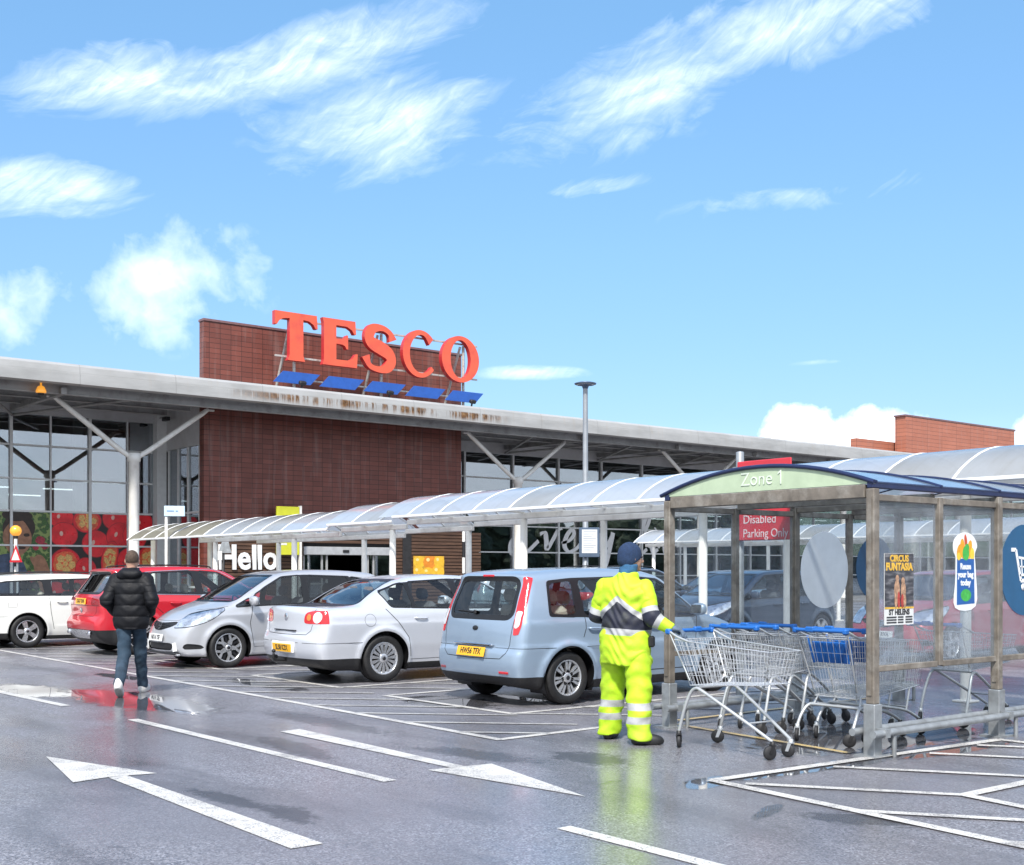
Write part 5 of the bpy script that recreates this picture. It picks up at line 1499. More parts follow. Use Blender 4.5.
# --- handwriting on the right hand glazing
def script():
    root = thing('window_lettering', 'white handwritten Every little lettering on the right shop window', 'lettering', (40, VG - .018, 3.0))
    wm = pm('white_vinyl', (.78, .79, .80), .4, var=.04)
    S = {'E': [[(1.75, 1.55), (1.5, 1.75), (1.0, 1.65), (.75, 1.25), (1.0, .95), (1.35, .9)], [(1.35, .9), (.8, .85), (.35, .45), (.3, -.05), (.7, -.3), (1.4, -.05), (2.2, .55)]],
         'v': [[(2.3, .9), (2.65, 1.0), (2.75, .6), (2.8, .1), (3.2, .6), (3.6, 1.15), (3.9, 1.25)]],
         'e': [[(3.85, .45), (4.4, .6), (4.75, .95), (4.6, 1.2), (4.25, .9), (4.05, .35), (4.35, .0), (4.9, .15), (5.3, .5)]],
         'r': [[(5.3, .5), (5.6, 1.15), (5.75, 1.0), (5.7, .1), (5.7, .0)], [(5.72, .45), (6.0, .95), (6.35, 1.1)]],
         'y': [[(6.6, 1.05), (6.65, .4), (6.9, .1), (7.3, .45), (7.7, 1.05)], [(7.7, 1.1), (7.45, .2), (7.1, -.8), (6.7, -1.2), (6.4, -1.0)]],
         'l': [[(9.5, .3), (10.1, 1.0), (10.6, 1.9), (10.4, 2.1), (10.05, 1.4), (9.8, .3), (10.05, 0), (10.4, .2)]],
         'i': [[(10.5, .3), (10.85, .95), (10.8, .3), (10.95, .0), (11.3, .2)], [(11.05, 1.35), (11.12, 1.42)]],
         't': [[(11.3, .3), (11.9, 1.0), (12.2, 1.75), (11.85, .5), (11.95, .0), (12.3, .2)], [(11.6, 1.1), (12.5, 1.2)]]}
    for kx, strokes in S.items():
        mb = MB(); j = 0
        for st in strokes:
            pts = curve_pts([(p[0] * .85 - 7.05, p[1] * .85 - .6) for p in st], 8)
            A = []; B = []; n = len(pts)
            for i, p in enumerate(pts):
                a = np.array(pts[max(i - 1, 0)]); b = np.array(pts[min(i + 1, n - 1)]); d = b - a; d /= max(np.linalg.norm(d), 1e-6)
                w = .05 + .085 * abs(d[1]) * (1 if d[1] < 0 else .75)
                q = np.array([-d[1], d[0]]) * w
                A.append((p[0] + q[0], p[1] + q[1])); B.append((p[0] - q[0], p[1] - q[1]))
            mb.ribbon(A, B, .006 + j * .002, frame((0, 0, 0), (1, 0, 0), (0, 0, 1))); j += 1
        mb.build('letter', wm, root)
script()

# --- the roof sign
def roof_sign():
    root = thing('roof_sign', 'big red serif TESCO letters with blue dashes standing on the canopy roof', 'sign', (23.4, 37.1, 7.7))
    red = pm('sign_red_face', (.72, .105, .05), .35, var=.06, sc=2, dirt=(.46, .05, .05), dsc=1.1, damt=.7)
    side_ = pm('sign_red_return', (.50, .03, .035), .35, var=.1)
    blue = pm('sign_blue', (.015, .085, .36), .4, var=.1)
    steel = pm('galvanised_strut', (.50, .48, .45), .5, .3, var=.15, dirt=(.10, .055, .03), dsc=6, damt=.9)
    H = 1.66; z0 = 1.09
    def FM(x): return frame((x, .12, z0), (1, 0, 0), (0, 0, 1))
    def scl(p, sx=1.0): return [(a * H * sx, b * H) for a, b in p]
    dep = .20
    T = [(0, 1), (.98, 1), (1.0, .72), (.95, .72), (.90, .80), (.80, .86), (.66, .875), (.66, .12), (.70, .0), (.30, 0), (.34, .12), (.34, .875), (.20, .86), (.10, .80), (.05, .72), (0, .72)]
    E = [(0, 1), (.80, 1), (.82, .72), (.77, .72), (.72, .80), (.60, .865), (.33, .87), (.33, .585), (.48, .595), (.55, .63), (.58, .68), (.62, .68), (.62, .38), (.58, .38), (.55, .44), (.48, .47), (.33, .475), (.33, .135), (.62, .14), (.74, .20), (.81, .30), (.86, .30), (.84, 0), (0, 0), (.03, .12), (.03, .88)]
    def place(name, mb): mb.build('letter', [red, side_], root)
    X0 = -4.43
    xs = [X0, X0 + 1.86, X0 + 3.56, X0 + 5.22, X0 + 6.98]
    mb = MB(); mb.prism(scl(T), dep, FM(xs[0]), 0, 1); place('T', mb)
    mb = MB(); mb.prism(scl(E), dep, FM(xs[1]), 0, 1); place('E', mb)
    # S: swept spine
    sp = curve_pts([(.74, .70), (.66, .86), (.46, .95), (.22, .91), (.125, .74), (.20, .60), (.42, .51), (.63, .40), (.70, .24), (.58, .08), (.36, .035), (.14, .10), (.04, .30)], 7)
    wd = lambda u: .055 + .095 * math.exp(-((u - .5) / .20) ** 2) + .045 * (math.exp(-((u - .0) / .05) ** 2) + math.exp(-((u - 1) / .05) ** 2)) + .035 * math.exp(-((u - .27) / .07) ** 2) + .035 * math.exp(-((u - .73) / .07) ** 2)
    A = []; B = []; n = len(sp)
    for i, p in enumerate(sp):
        d = np.array(sp[min(i + 1, n - 1)]) - np.array(sp[max(i - 1, 0)]); d /= np.linalg.norm(d); q = np.array([-d[1], d[0]]) * wd(i / (n - 1))
        A.append(((p[0] + q[0]) * H, (p[1] + q[1]) * H)); B.append(((p[0] - q[0]) * H, (p[1] - q[1]) * H))
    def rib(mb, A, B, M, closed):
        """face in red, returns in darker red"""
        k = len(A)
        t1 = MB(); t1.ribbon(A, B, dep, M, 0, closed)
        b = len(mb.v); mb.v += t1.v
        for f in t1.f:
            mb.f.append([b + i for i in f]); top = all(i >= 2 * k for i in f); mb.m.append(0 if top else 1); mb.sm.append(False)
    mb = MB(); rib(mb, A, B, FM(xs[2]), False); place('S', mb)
    A = []; B = []
    for i in range(41):
        t = R(42) + (R(322) - R(42)) * i / 40; u = i / 40
        fl = math.exp(-(u / .07) ** 2)
        A.append(((.47 + .47 * math.cos(t)) * H, (.5 + .535 * math.sin(t)) * H))
        ix = .50 + (.285 + .06 * u) * math.cos(t); iy = .5 + (.43 - .10 * fl) * math.sin(t)
        B.append((ix * H, iy * H))
    mb = MB(); rib(mb, A, B, FM(xs[3]), False); place('C', mb)
    A = [((.53 + .53 * math.cos(2 * PI * i / 48)) * H, (.5 + .535 * math.sin(2 * PI * i / 48)) * H) for i in range(48)]
    B = [((.53 + .285 * math.cos(2 * PI * i / 48 + .12)) * H, (.5 + .44 * math.sin(2 * PI * i / 48 + .12)) * H) for i in range(48)]
    mb = MB(); rib(mb, A, B, FM(xs[4]), True); place('O', mb)
    for k in range(5):
        x = -4.47 + k * 1.80
        mb = MB(); mb.prism([(0, .0), (1.42, .0), (1.80, .40), (.38, .40)], .07, frame((x, .0, .30), (1, 0, 0), (0, 0, 1))); mb.build('dash', blue, root)
    mb = MB()
    for z in (1.25, 2.55): mb.bar((-4.3, .18, z), (4.4, .18, z), .06, .06)
    mb.bar((-4.0, .12, .48), (4.3, .12, .48), .05, .05)
    mb.build('rail', steel, root)
    for x in (-3.55, .02, 3.75):
        mb = MB(); mb.tube([(x, .2, 0), (x, .2, 2.5)], .055, 8); mb.box((x, .2, .05), (.3, .3, .08), 0, None, .01); mb.build('post', steel, root)
        mb = MB(); mb.tube([(x - .15, .2, 2.45), (x - .2, 1.28, .05)], .05, 8); mb.build('brace', steel, root)
        mb = MB(); mb.box((x, -.42, .28), (.26, .16, .14), 0, Matrix.Rotation(R(25), 3, 'X'), .03); mb.bar((x, -.38, .24), (x, -.30, -.02), .05, .05); mb.build('floodlight', M_BLACKPL, root)
roof_sign()
# ------------------------------------------------------------------ covered walkways
def poly_mat(name, col, clear, dirt):
    m = bpy.data.materials.new(name); t = NT(m); v = t.obj()
    n = t.noise(v, .9, 7, .62, .5); st = t.noise(t.scale(v, (.8, 5, 1)), 1.4, 5, .6)
    tr = t.n('ShaderNodeBsdfTransparent'); tr.inputs[0].default_value = (*[.4 + .6 * c for c in col], 1)
    tl = t.n('ShaderNodeBsdfTranslucent'); df = t.n('ShaderNodeBsdfDiffuse')
    cc = t.mix(t.mapr(n, .4, .75, 0, dirt), col, (.36, .34, .29)); cc = t.mix(t.mapr(st, .5, .8, 0, dirt * .7), cc, (.42, .40, .33))
    t.l(cc, tl.inputs[0]); t.l(cc, df.inputs[0])
    a = t.n('ShaderNodeMixShader'); a.inputs[0].default_value = .5; t.l(tl.outputs[0], a.inputs[1]); t.l(df.outputs[0], a.inputs[2])
    b = t.n('ShaderNodeMixShader'); t.l(t.mapr(n, .3, .7, clear + .1, clear - .1), b.inputs[0]); t.l(a.outputs[0], b.inputs[1]); t.l(tr.outputs[0], b.inputs[2])
    gl = t.n('ShaderNodeBsdfGlossy'); gl.inputs['Roughness'].default_value = .12
    c = t.n('ShaderNodeMixShader'); t.l(schlick(t, 1.5, .03), c.inputs[0]); t.l(b.outputs[0], c.inputs[1]); t.l(gl.outputs[0], c.inputs[2])
    t.out(c.outputs[0]); return m
M_ROOFS = [poly_mat('walkway_sheet', (.72, .79, .86), .18, .25), poly_mat('walkway_sheet', (.68, .74, .81), .16, .4), poly_mat('walkway_sheet', (.60, .62, .62), .10, .7), poly_mat('old_walkway_sheet', (.60, .58, .46), .10, .8)]
M_RIB = pm('white_rib', (.74, .75, .75), .4, var=.06, dirt=(.5, .47, .4), damt=.3)

def walkway(label, u0, u1, v0, v1, posts, z=2.5, beam_to=None, shade=None, near=True):
    zo = (lambda v: 0.0 if v < 19.3 else -.08 if v < 21.8 else -.17) if near else (lambda v: 0.0)
    runs = [(v0, 19.25), (19.3, 21.75), (21.8, v1)] if near else [(v0, v1)]
    uc = (u0 + u1) / 2; hw_ = (u1 - u0) / 2 + .36
    root = thing('covered_walkway', label, 'walkway', (uc, v0, 0), 0)
    rise = .46; n = 12
    sec = [(-hw_ + 2 * hw_ * i / n, z + rise * math.cos(PI / 2 * (-1 + 2 * i / n)) ** .85 if 0 < i < n else z) for i in range(n + 1)]
    sp = 1.0225; k = int(round((v1 - v0) / sp)); r = random.Random(5)
    for i in range(k):
        a = i * sp; b = a + sp
        m = M_ROOFS[3] if (near and b + v0 > 28.5) else M_ROOFS[2] if (i % 9 in (3, 8) or (near and b + v0 < 9.5)) else M_ROOFS[r.choice((0, 0, 1))]
        mb = MB(); mb.add([(x, a + .02, q + zo(a + v0 + .1)) for x, q in sec] + [(x, b - .02, q + zo(a + v0 + .1)) for x, q in sec], [(j, j + 1, n + 2 + j, n + 1 + j) for j in range(n)], 0, True)
        mb.build('roof_panel', m, root)
    for i in range(k + 1):
        mb = MB(); mb.tube([(x, i * sp, q - .012 + zo(i * sp + .01 + v0)) for x, q in sec], .021, 6); mb.build('roof_hoop', M_RIB, root)
    bt = (beam_to or v1) - v0
    for s in (-1, 1):
        mb = MB(); x = s * hw_; [mb.bar((x, a - v0, z - .01 + zo(a + .1)), (x, b - v0, z - .01 + zo(a + .1)), .05, .05, 0, .008) for a, b in runs]; mb.build('eaves_rail', M_RIB, root)
        mb = MB(); x = s * (hw_ - .36); [mb.bar((x, a - v0, z - .10 + zo(a + .1)), (x, min(b - v0, bt), z - .10 + zo(a + .1)), .07, .10, 0, .012) for a, b in runs]
        for i in range(int(bt / sp) + 1): mb.bar((x, i * sp, z - .05 + zo(i * sp + v0)), (s * hw_ * .97, i * sp, z - .03 + zo(i * sp + v0)), .04, .03)
        mb.build('eaves_beam', M_WSTEEL, root)
    for (u, v) in posts:
        mb = MB(); zt = (z - .153 if v < v0 + bt else z - .03) + zo(v)
        mb.lathe([(.062, 0), (.062, zt), (.001, zt)], 14, Matrix.Translation((u - uc, v - v0, 0))); mb.box((u - uc, v - v0, .012), (.22, .22, .024), 0, None, .005)
        mb.build('post', M_WSTEEL, root)
    return root
va = [35.9, 32.05, 28.0, 23.85, 19.8, 15.7, 11.63, 7.55, 3.45]; vb = [35.9, 31.9, 27.7, 23.5, 19.46, 15.44, 11.4, 7.3, 3.2]
walkway('long arched polycarbonate walkway on white posts leading to the shop door', 12.7, 14.3, 2.4, 32.6, [(12.7, v) for v in va[1:]] + [(14.3, v) for v in vb[1:]], 2.55, 28.9)
wb = [29.8, 26, 22, 18, 14]
walkway('second arched walkway on white posts, farther along the shop front', 30.0, 31.6, 10.0, 30.2, [(30.0, v) for v in wb] + [(31.6, v) for v in wb], 2.5, None, None, False)

# ------------------------------------------------------------------ trolley shelter
M_BRONZE = pm('weathered_brown_frame', (.175, .152, .125), .55, .15, var=.35, sc=8, dirt=(.38, .36, .32), dsc=5, damt=.75, bump=.1)
M_GALV = pm('galvanised_steel', (.34, .36, .37), .45, .55, var=.2, sc=9, dirt=(.14, .13, .12), dsc=6, damt=.5)
M_NAVY = pm('navy_edging', (.012, .022, .075), .35, var=.15)
M_PERSPEX = glass('scratched_perspex', (.86, .89, .90), 1.45, .04, .26, (.74, .78, .84))
M_PERSPEX2 = glass('clear_perspex', (.88, .91, .92), 1.45, .03, .10, (.66, .70, .76))
M_GREEN = pm('pale_green_panel', (.45, .55, .38), .4, var=.08, dirt=(.55, .60, .45), damt=.3)
M_SHROOF = [poly_mat('shelter_sheet', (.52, .70, .88), .30, .12), poly_mat('shelter_sheet', (.56, .72, .86), .25, .2)]
SU = [8.4, 9.36, 10.32, 11.28, 12.24]; SV0, SV1 = 5.825, 8.13
def shelter():
    root = thing('trolley_shelter', 'brown framed trolley shelter with blue arched roof and green Zone 1 gable', 'trolley shelter', (8.4, 7.0, 0))
    L = SU[-1] - SU[0]; y0, y1 = SV0 - 7, SV1 - 7
    for y in (y0, y1):
        s = -1 if y < 0 else 1
        for i, u in enumerate(SU):
            x = u - 8.4
            if i % 2 == 0:
                mb = MB(); mb.span(x - .040, x + .040, y - .040, y + .040, .43, 2.2, 0, .006)
                for q in (-1, 1): mb.span(x + q * .041, x + q * .049, y - .02, y + .02, .5, 2.14)
                p = mb.build('post', M_BRONZE, root)
                mb = MB(); mb.span(x - .055, x + .055, y - .055, y + .055, 0.0, .43, 0, .006); mb.span(x - .12, x + .12, y - .10, y + .10, 0, .014); mb.build('post_foot', M_GALV, p)
            else:
                mb = MB(); mb.span(x - .032, x + .032, y - .032, y + .032, .70, 2.16, 0, .005); mb.build('mullion', M_BRONZE, root)
        mb = MB(); mb.span(-.04, L + .04, y - .03, y + .03, 2.203, 2.26, 0, .006); mb.build('eaves_beam', M_NAVY, root)
        for a, b in zip(SU[:-1], SU[1:]):
            for z0, z1 in ((.69, .74), (2.10, 2.155)): mb = MB(); mb.span(a - 8.4 + .047, b - 8.4 - .047, y - .027, y + .027, z0, z1, 0, .005); mb.build('panel_rail', M_BRONZE, root)
        for a, b in zip(SU[:-1], SU[1:]):
            mb = MB(); mb.span(a - 8.4 + .05, b - 8.4 - .05, y - .004, y + .004, .742, 2.098); mb.build('side_panel', M_PERSPEX if y < 0 else M_PERSPEX2, root)
        for q in (-.115, .085):
            mb = MB(); mb.tube([(-.16, y + q, .20), (L + .1, y + q, .20)], .032, 10); mb.build('guard_rail', M_GALV, root)
        for u in SU[::2]:
            mb = MB(); mb.span(u - 8.4 - .03, u - 8.4 + .03, y - .15, y - .057, .165, .235); mb.build('rail_bracket', M_GALV, root)
            mb = MB(); mb.tube([(u - 8.4 + .13, y - .115, 0), (u - 8.4 + .13, y - .115, .19)], .02, 8); mb.build('rail_leg', M_GALV, root)
    n = 18; hw_ = (y1 - y0) / 2 + .06; rise = .205
    arc = [(-hw_ + 2 * hw_ * i / n, 2.25 + rise * (1 - (-1 + 2 * i / n) ** 2)) for i in range(n + 1)]
    for i, (a, b) in enumerate(zip(SU[:-1], SU[1:])):
        a -= 8.4; b -= 8.4
        mb = MB(); mb.add([(a + .02, y, z) for y, z in arc] + [(b - .02, y, z) for y, z in arc], [(j, j + 1, n + 2 + j, n + 1 + j) for j in range(n)], 0, True)
        mb.build('roof_panel', M_SHROOF[i % 2], root)
    for u in SU:
        x = u - 8.4
        mb = MB(); mb.tube([(x, y, z + .004) for y, z in arc], .015, 6); mb.build('roof_hoop', M_NAVY, root)
        mb = MB(); mb.span(x - .028, x + .028, y0 + .047, y1 - .047, 2.14, 2.20, 0, .006); mb.build('tie_beam', M_BRONZE, root)
    # front beam, gable and its lettering
    mb = MB(); mb.span(-.045, .04, y0 + .05, y1 - .05, 2.125, 2.235, 0, .006); mb.build('front_beam', M_BRONZE, root)
    mb = MB(); mb.add([(-.03, y, z - .012) for y, z in arc] + [(-.03, y, 2.24) for y, z in arc[::-1]], [list(range(2 * n + 2))]); mb.add([(-.018, y, z - .012) for y, z in arc] + [(-.018, y, 2.24) for y, z in arc[::-1]], [list(range(2 * n + 2))])
    g = mb.build('gable_panel', M_GREEN, root)
    wl_ = pm('pale_lettering', (.68, .76, .64), .4); text_obj('gable_lettering', 'Zone', .17, frame((-.034, .02, 2.345), (0, -1, 0), (0, 0, 1)), wl_, g, ext=.002, bold=-.001)
    mb = MB(); mb.prism([(0, 0), (.013, 0), (.013, .122), (.002, .122), (-.026, .098), (-.026, .085), (0, .103)], .004, frame((-.033, -.25, 2.289), (0, -1, 0), (0, 0, 1))); mb.build('gable_lettering', wl_, g)
    mb = MB(); mb.tube([(-.035, y, z + .002) for y, z in arc], .019, 8); mb.build('gable_edging', M_NAVY, root)
shelter()
def disc_sticker(label, u, v, z, r, mat, icon=False):
    root = thing('round_sticker', label, 'sticker', (u, v, z))
    mb = MB(); mb.lathe([(.0005, .0), (r, 0), (r, .003), (.0005, .003)], 48, frame((0, 0, 0), (1, 0, 0), (0, 0, 1)), 0, False); o = mb.build('disc', mat, root)
    if icon:
        w = pm('white_print', (.80, .82, .84), .4); mb = MB(); y = -.006
        pts = [(-.24, .19), (-.16, .19), (-.07, -.10), (.19, -.10)]
        def st(P_, wd): 
            for a, b in zip(P_[:-1], P_[1:]): mb.bar((a[0], y, a[1]), (b[0], y, b[1]), .004, wd, 0, 0, (0, 0, 1) if abs(b[0] - a[0]) > .02 else (1, 0, 0))
        st(pts, .035); st([(-.13, .12), (.22, .09), (.18, -.03), (-.09, -.05)], .022)
        for k in range(4): st([(-.06 + k * .065, .11), (-.045 + k * .06, -.04)], .014)
        st([(-.11, .035), (.2, .02)], .014)
        for x in (-.03, .14): mb.lathe([(.0005, 0), (.032, 0), (.032, .003), (.0005, .003)], 14, frame((x, y + .001, -.16), (1, 0, 0), (0, 0, 1)))
        mb.build('trolley_symbol', w, root)
M_BSTICK = pm('blue_print', (.012, .085, .19), .35, var=.08); M_WSTICK = pm('pale_grey_print', (.80, .81, .82), .4, var=.05)
disc_sticker('dark blue disc with a white trolley symbol on the near side panel of the shelter', 10.80, SV0 - .006, 1.53, .43, M_BSTICK, True)
disc_sticker('pale grey back of a round sticker on the far side panel of the shelter', 10.83, SV1 - .006, 1.53, .42, M_WSTICK)
disc_sticker('plain blue disc on the far side panel, half hidden by the corner post', 11.76, SV1 - .006, 1.55, .36, M_BSTICK)

def circus():
    root = thing('circus_poster', 'dark Circus Funtasia poster stuck on the first side panel of the trolley shelter', 'poster', (8.76, SV0 - .008, 1.37))
    m = bpy.data.materials.new('poster_picture'); t = NT(m); v = t.obj()
    sp = t.n('ShaderNodeSeparateXYZ'); t.l(v, sp.inputs[0])
    n = t.noise(t.scale(v, (14, 1, 6)), 1.6, 6, .6, .8); n2 = t.noise(t.scale(v, (5, 1, 22)), 1.2, 4)
    c = t.ramp(n2, [(.35, (.02, .022, .028)), (.5, (.06, .06, .07)), (.65, (.20, .20, .21))])
    t.out(t.bsdf(Base_Color=c, Roughness=.4).outputs[0])
    wh = pm('poster_white', (.66, .67, .66), .5, var=.06); ye = pm('poster_yellow', (.70, .42, .05), .45, var=.25, sc=40); bk = pm('poster_black', (.03, .03, .033), .5); sk = pm('poster_figures', (.40, .24, .15), .45, var=.5, sc=30); rd = pm('poster_red', (.4, .05, .04), .45, var=.3, sc=30)
    mb = MB(); mb.span(-.21, .21, -.002, .002, -.30, .30); po = mb.build('paper', wh, root)
    mb = MB(); mb.span(-.208, .208, -.0035, -.0025, -.155, .298); mb.build('picture', m, root)
    M = lambda x, z, y=-.004: frame((x, y, z), (1, 0, 0), (0, 0, 1))
    text_obj('title', 'CIRCUS', .075, M(0, .255), ye, root, ext=.0008, bold=.003, sx=1.05)
    text_obj('title', 'FUNTASIA', .085, M(0, .185), ye, root, ext=.0008, bold=.004, sx=.98)
    mb = MB()
    def ell(x, z, a, b, mi, k): mb.add([(x + a * math.cos(q * PI / 10), -.0045 - k * .0004, z + b * math.sin(q * PI / 10)) for q in range(20)], [list(range(20))], mi)
    ell(-.03, .09, .025, .03, 0, 0); ell(-.035, .0, .04, .08, 0, 1); ell(-.05, -.09, .022, .07, 0, 2); ell(-.01, -.09, .02, .07, 1, 3); ell(.05, .07, .024, .03, 0, 4); ell(.055, -.01, .036, .08, 0, 5); ell(.04, -.1, .02, .06, 1, 6); ell(.075, -.1, .02, .06, 0, 7)
    mb.build('figures', [sk, rd], root, recalc=False)
    mb = MB(); mb.span(-.208, .208, -.0045, -.0035, -.165, -.15); mb.build('rule', ye, root)
    text_obj('place_name', 'ST HELENS', .062, M(0, -.195), bk, root, ext=.0008, bold=.0025, sx=1.0)
    mb = MB()
    for k in range(3):
        for x0, x1 in ((-.18, -.04), (-.02, .06), (.09, .19)): mb.span(x0, x1, -.0045, -.003, -.235 - k * .022 - .006, -.235 - k * .022 + .006)
    mb.build('small_print', bk, root)
circus()
def reuse():
    root = thing('bag_poster', 'bag shaped blue poster reading Reuse your bag today on the second shelter panel', 'poster', (9.78, SV0 - .008, 1.53))
    wh = pm('sticker_white', (.74, .76, .76), .45, var=.04); bl = pm('sticker_blue', (.015, .10, .33), .4, var=.08); gr = pm('sticker_green', (.05, .38, .06), .4, var=.25, sc=20); og = pm('sticker_orange', (.75, .33, .02), .4, var=.3, sc=25); rd = pm('sticker_red', (.55, .08, .03), .4); ye = pm('sticker_yellow', (.78, .55, .05), .4, var=.15)
    F_ = lambda x=0, z=0, y=0.0: frame((x, y, z), (1, 0, 0), (0, 0, 1))
    out = curve_pts([(-.17, -.335), (.165, -.325), (.165, 0), (.15, .14), (.19, .22), (.13, .30), (.02, .335), (-.10, .32), (-.19, .26), (-.20, .17), (-.16, .10), (-.165, -.1)], 4, True)
    mb = MB(); mb.prism(out, .003, F_()); mb.build('backing', wh, root)
    mb = MB(); mb.prism([(-.145, -.31), (.145, -.30), (.135, .10), (-.14, .10)], .0015, F_(0, 0, -.0032)); mb.build('bag', bl, root)
    mb = MB()
    def el(x, z, a, b, mi, k, rt=0):
        pts = [(a * math.cos(q * PI / 10), b * math.sin(q * PI / 10)) for q in range(20)]
        mb.add([(x + p * math.cos(rt) - q * math.sin(rt), -.0036 - k * .0003, z + p * math.sin(rt) + q * math.cos(rt)) for p, q in pts], [list(range(20))], mi)
    el(-.10, .155, .045, .075, 1, 0, -.2); el(-.05, .19, .04, .09, 1, 1, .1); el(.06, .18, .04, .09, 1, 2, -.25); el(.105, .14, .035, .06, 2, 3); el(.0, .26, .022, .06, 3, 4, .2); el(.0, .15, .055, .065, 0, 5); el(.02, .20, .035, .035, 0, 6); el(-.115, .12, .03, .035, 2, 7)
    mb.build('groceries_print', [gr, og, ye, rd], root, recalc=False)
    mb = MB(); el(0, -.225, .085, .055, 0, 8); mb.build('green_label', gr, root, recalc=False)
    for i, w in enumerate(('Reuse', 'your bag', 'today')): text_obj('slogan', w, .075, F_(-.005, .03 - i * .072, -.006), wh, root, ext=.0008, bold=.003, sx=.95)
reuse()

# ------------------------------------------------------------------ shopping trolleys
M_WIRE = pm('plated_wire', (.66, .68, .70), .3, .6, var=.08, sc=10, dirt=(.35, .33, .3), damt=.3)
M_TFRAME = pm('grey_trolley_tube', (.50, .52, .53), .35, .45, var=.08, sc=5, dirt=(.28, .27, .26), damt=.4)
M_THANDLE = pm('blue_trolley_handle', (.015, .12, .42), .35, var=.1)
M_CASTOR = pm('castor_tyre', (.02, .02, .022), .6, var=.3)
def trolley(deep=False, seat=False):
    root = thing('shopping_trolley', 'x', 'trolley')
    zb0, zb1 = (.40, .46) if deep else (.545, .60)
    zt0, zt1 = .93, .87
    xb0, xb1 = .20, .98; xt0, xt1 = .06, 1.06
    wt0, wt1, wb0, wb1 = .27, .19, .22, .16
    # sides as bilinear sheets of wire
    def pt(s, u, v):
        xa, xc = xb0 + (xb1 - xb0) * u, xt0 + (xt1 - xt0) * u
        wa, wc = wb0 + (wb1 - wb0) * u, wt0 + (wt1 - wt0) * u
        za, zc = zb0 + (zb1 - zb0) * u, zt0 + (zt1 - zt0) * u
        return (xa + (xc - xa) * v, s * (wa + (wc - wa) * v), za + (zc - za) * v)
    mb = MB(); r = .0024; nv_ = 24
    for s in (-1, 1):
        for i in range(nv_ + 1): mb.tube([pt(s, i / nv_, 0), pt(s, i / nv_, 1)], r, 4, caps=False)
        for v in (.22, .45, .68, .88): mb.tube([pt(s, 0, v), pt(s, 1, v)], r, 4, caps=False)
        mb.tube([pt(s, 0, 1), pt(s, 1, 1)], .0055, 6); mb.tube([pt(s, 0, 0), pt(s, 1, 0)], .0045, 6)
    for u in (0, 1):
        for i in range(9): a = -1 + 2 * i / 8; A = pt(1, u, 0); B = pt(1, u, 1); mb.tube([(A[0], A[1] * a, A[2]), (B[0], B[1] * a, B[2])], r, 4, caps=False)
        for v in (0, .25, .5, .75, 1): p = pt(1, u, v); mb.tube([(p[0], -p[1], p[2]), p], .0045 if v in (0, 1) else r, 4, caps=False)
    for i in range(22): p = pt(1, i / 21, 0); mb.tube([(p[0], -p[1], p[2]), p], r, 4, caps=False)
    for i in range(7): a = -1 + 2 * i / 6; A = pt(1, 0, 0); B = pt(1, 1, 0); mb.tube([(A[0], A[1] * a, A[2]), (B[0], B[1] * a, B[2])], r, 4, caps=False)
    # folding flap standing in the rear of the basket
    for i in range(8): y = -.22 + .44 * i / 7; mb.tube([(.26, y * .9, .62), (.13, y, .94)], r, 4, caps=False)
    for z in (.66, .8, .92): x = .26 - .13 * (z - .62) / .32; mb.tube([(x, -.21, z), (x, .21, z)], r * 1.3, 4, caps=False)
    mb.build('basket', M_WIRE, root)
    for s in (-1, 1):
        mb = MB()
        if not deep:
            mb.tube(curve_pts([(.10, s * .255, .135), (.155, s * .25, .32), (.215, s * .235, .475), (.275, s * .225, .525), (.345, s * .22, .505), (.55, s * .19, .40), (.80, s * .145, .265), (1.02, s * .11, .145)], 4), .0145, 8)
        else:
            mb.tube(curve_pts([(.04, s * .29, .135), (.10, s * .285, .24), (.19, s * .26, .32), (.40, s * .22, .30), (.75, s * .17, .24), (1.0, s * .14, .145)], 4), .0145, 8)
            mb.tube([(.22, s * .24, .32), (.26, s * .22, .41)], .011, 6); mb.tube([(.75, s * .17, .245), (.80, s * .17, .44)], .011, 6)
        mb.build('side_frame', M_TFRAME, root)
    mb = MB()
    if deep: mb.tube([(.19, -.26, .32), (.19, .26, .32)], .0135, 8)
    else: mb.tube([(.275, -.22, .53), (.275, .22, .53)], .011, 8)
    mb.build('rear_cross_bar', M_TFRAME, root)
    mb = MB(); mb.tube([(.78, -.15, .27), (.78, .15, .27)], .009, 6); mb.build('front_cross_bar', M_TFRAME, root)
    for s in (-1, 1):
        mb = MB(); mb.tube(curve_pts([pt(s, .16, 1), (.10, s * .272, .955), (.03, s * .27, .985), (-.02, s * .26, 1.0)], 3), .010, 6)
        mb.tube([pt(s, .02, .1), (-.0, s * .268, .985)], .007, 6); mb.build('handle_arm', M_TFRAME, root)
    mb = MB(); mb.tube([(-.03, -.275, 1.0), (-.03, .275, 1.0)], .0175, 10)
    for s in (-1, 1): mb.box((-.02, s * .262, .995), (.06, .045, .05), 0, None, .012)
    mb.box((-.03, .1, 1.005), (.04, .09, .05), 0, None, .01); h = mb.build('handle', M_THANDLE, root)
    if seat:
        mb = MB(); mb.box((.135, 0, .80), (.012, .36, .20), 0, Matrix.Rotation(R(-18), 3, 'Y'), .005)
        for i in range(8): mb.box((.127, -.15 + i * .043, .80), (.012, .012, .18), 0, Matrix.Rotation(R(-18), 3, 'Y'))
        mb.tube([(.17, -.2, .70), (.09, -.22, .94)], .012, 6); mb.tube([(.17, .2, .70), (.09, .22, .94)], .012, 6)
        mb.build('child_seat', M_THANDLE, root)
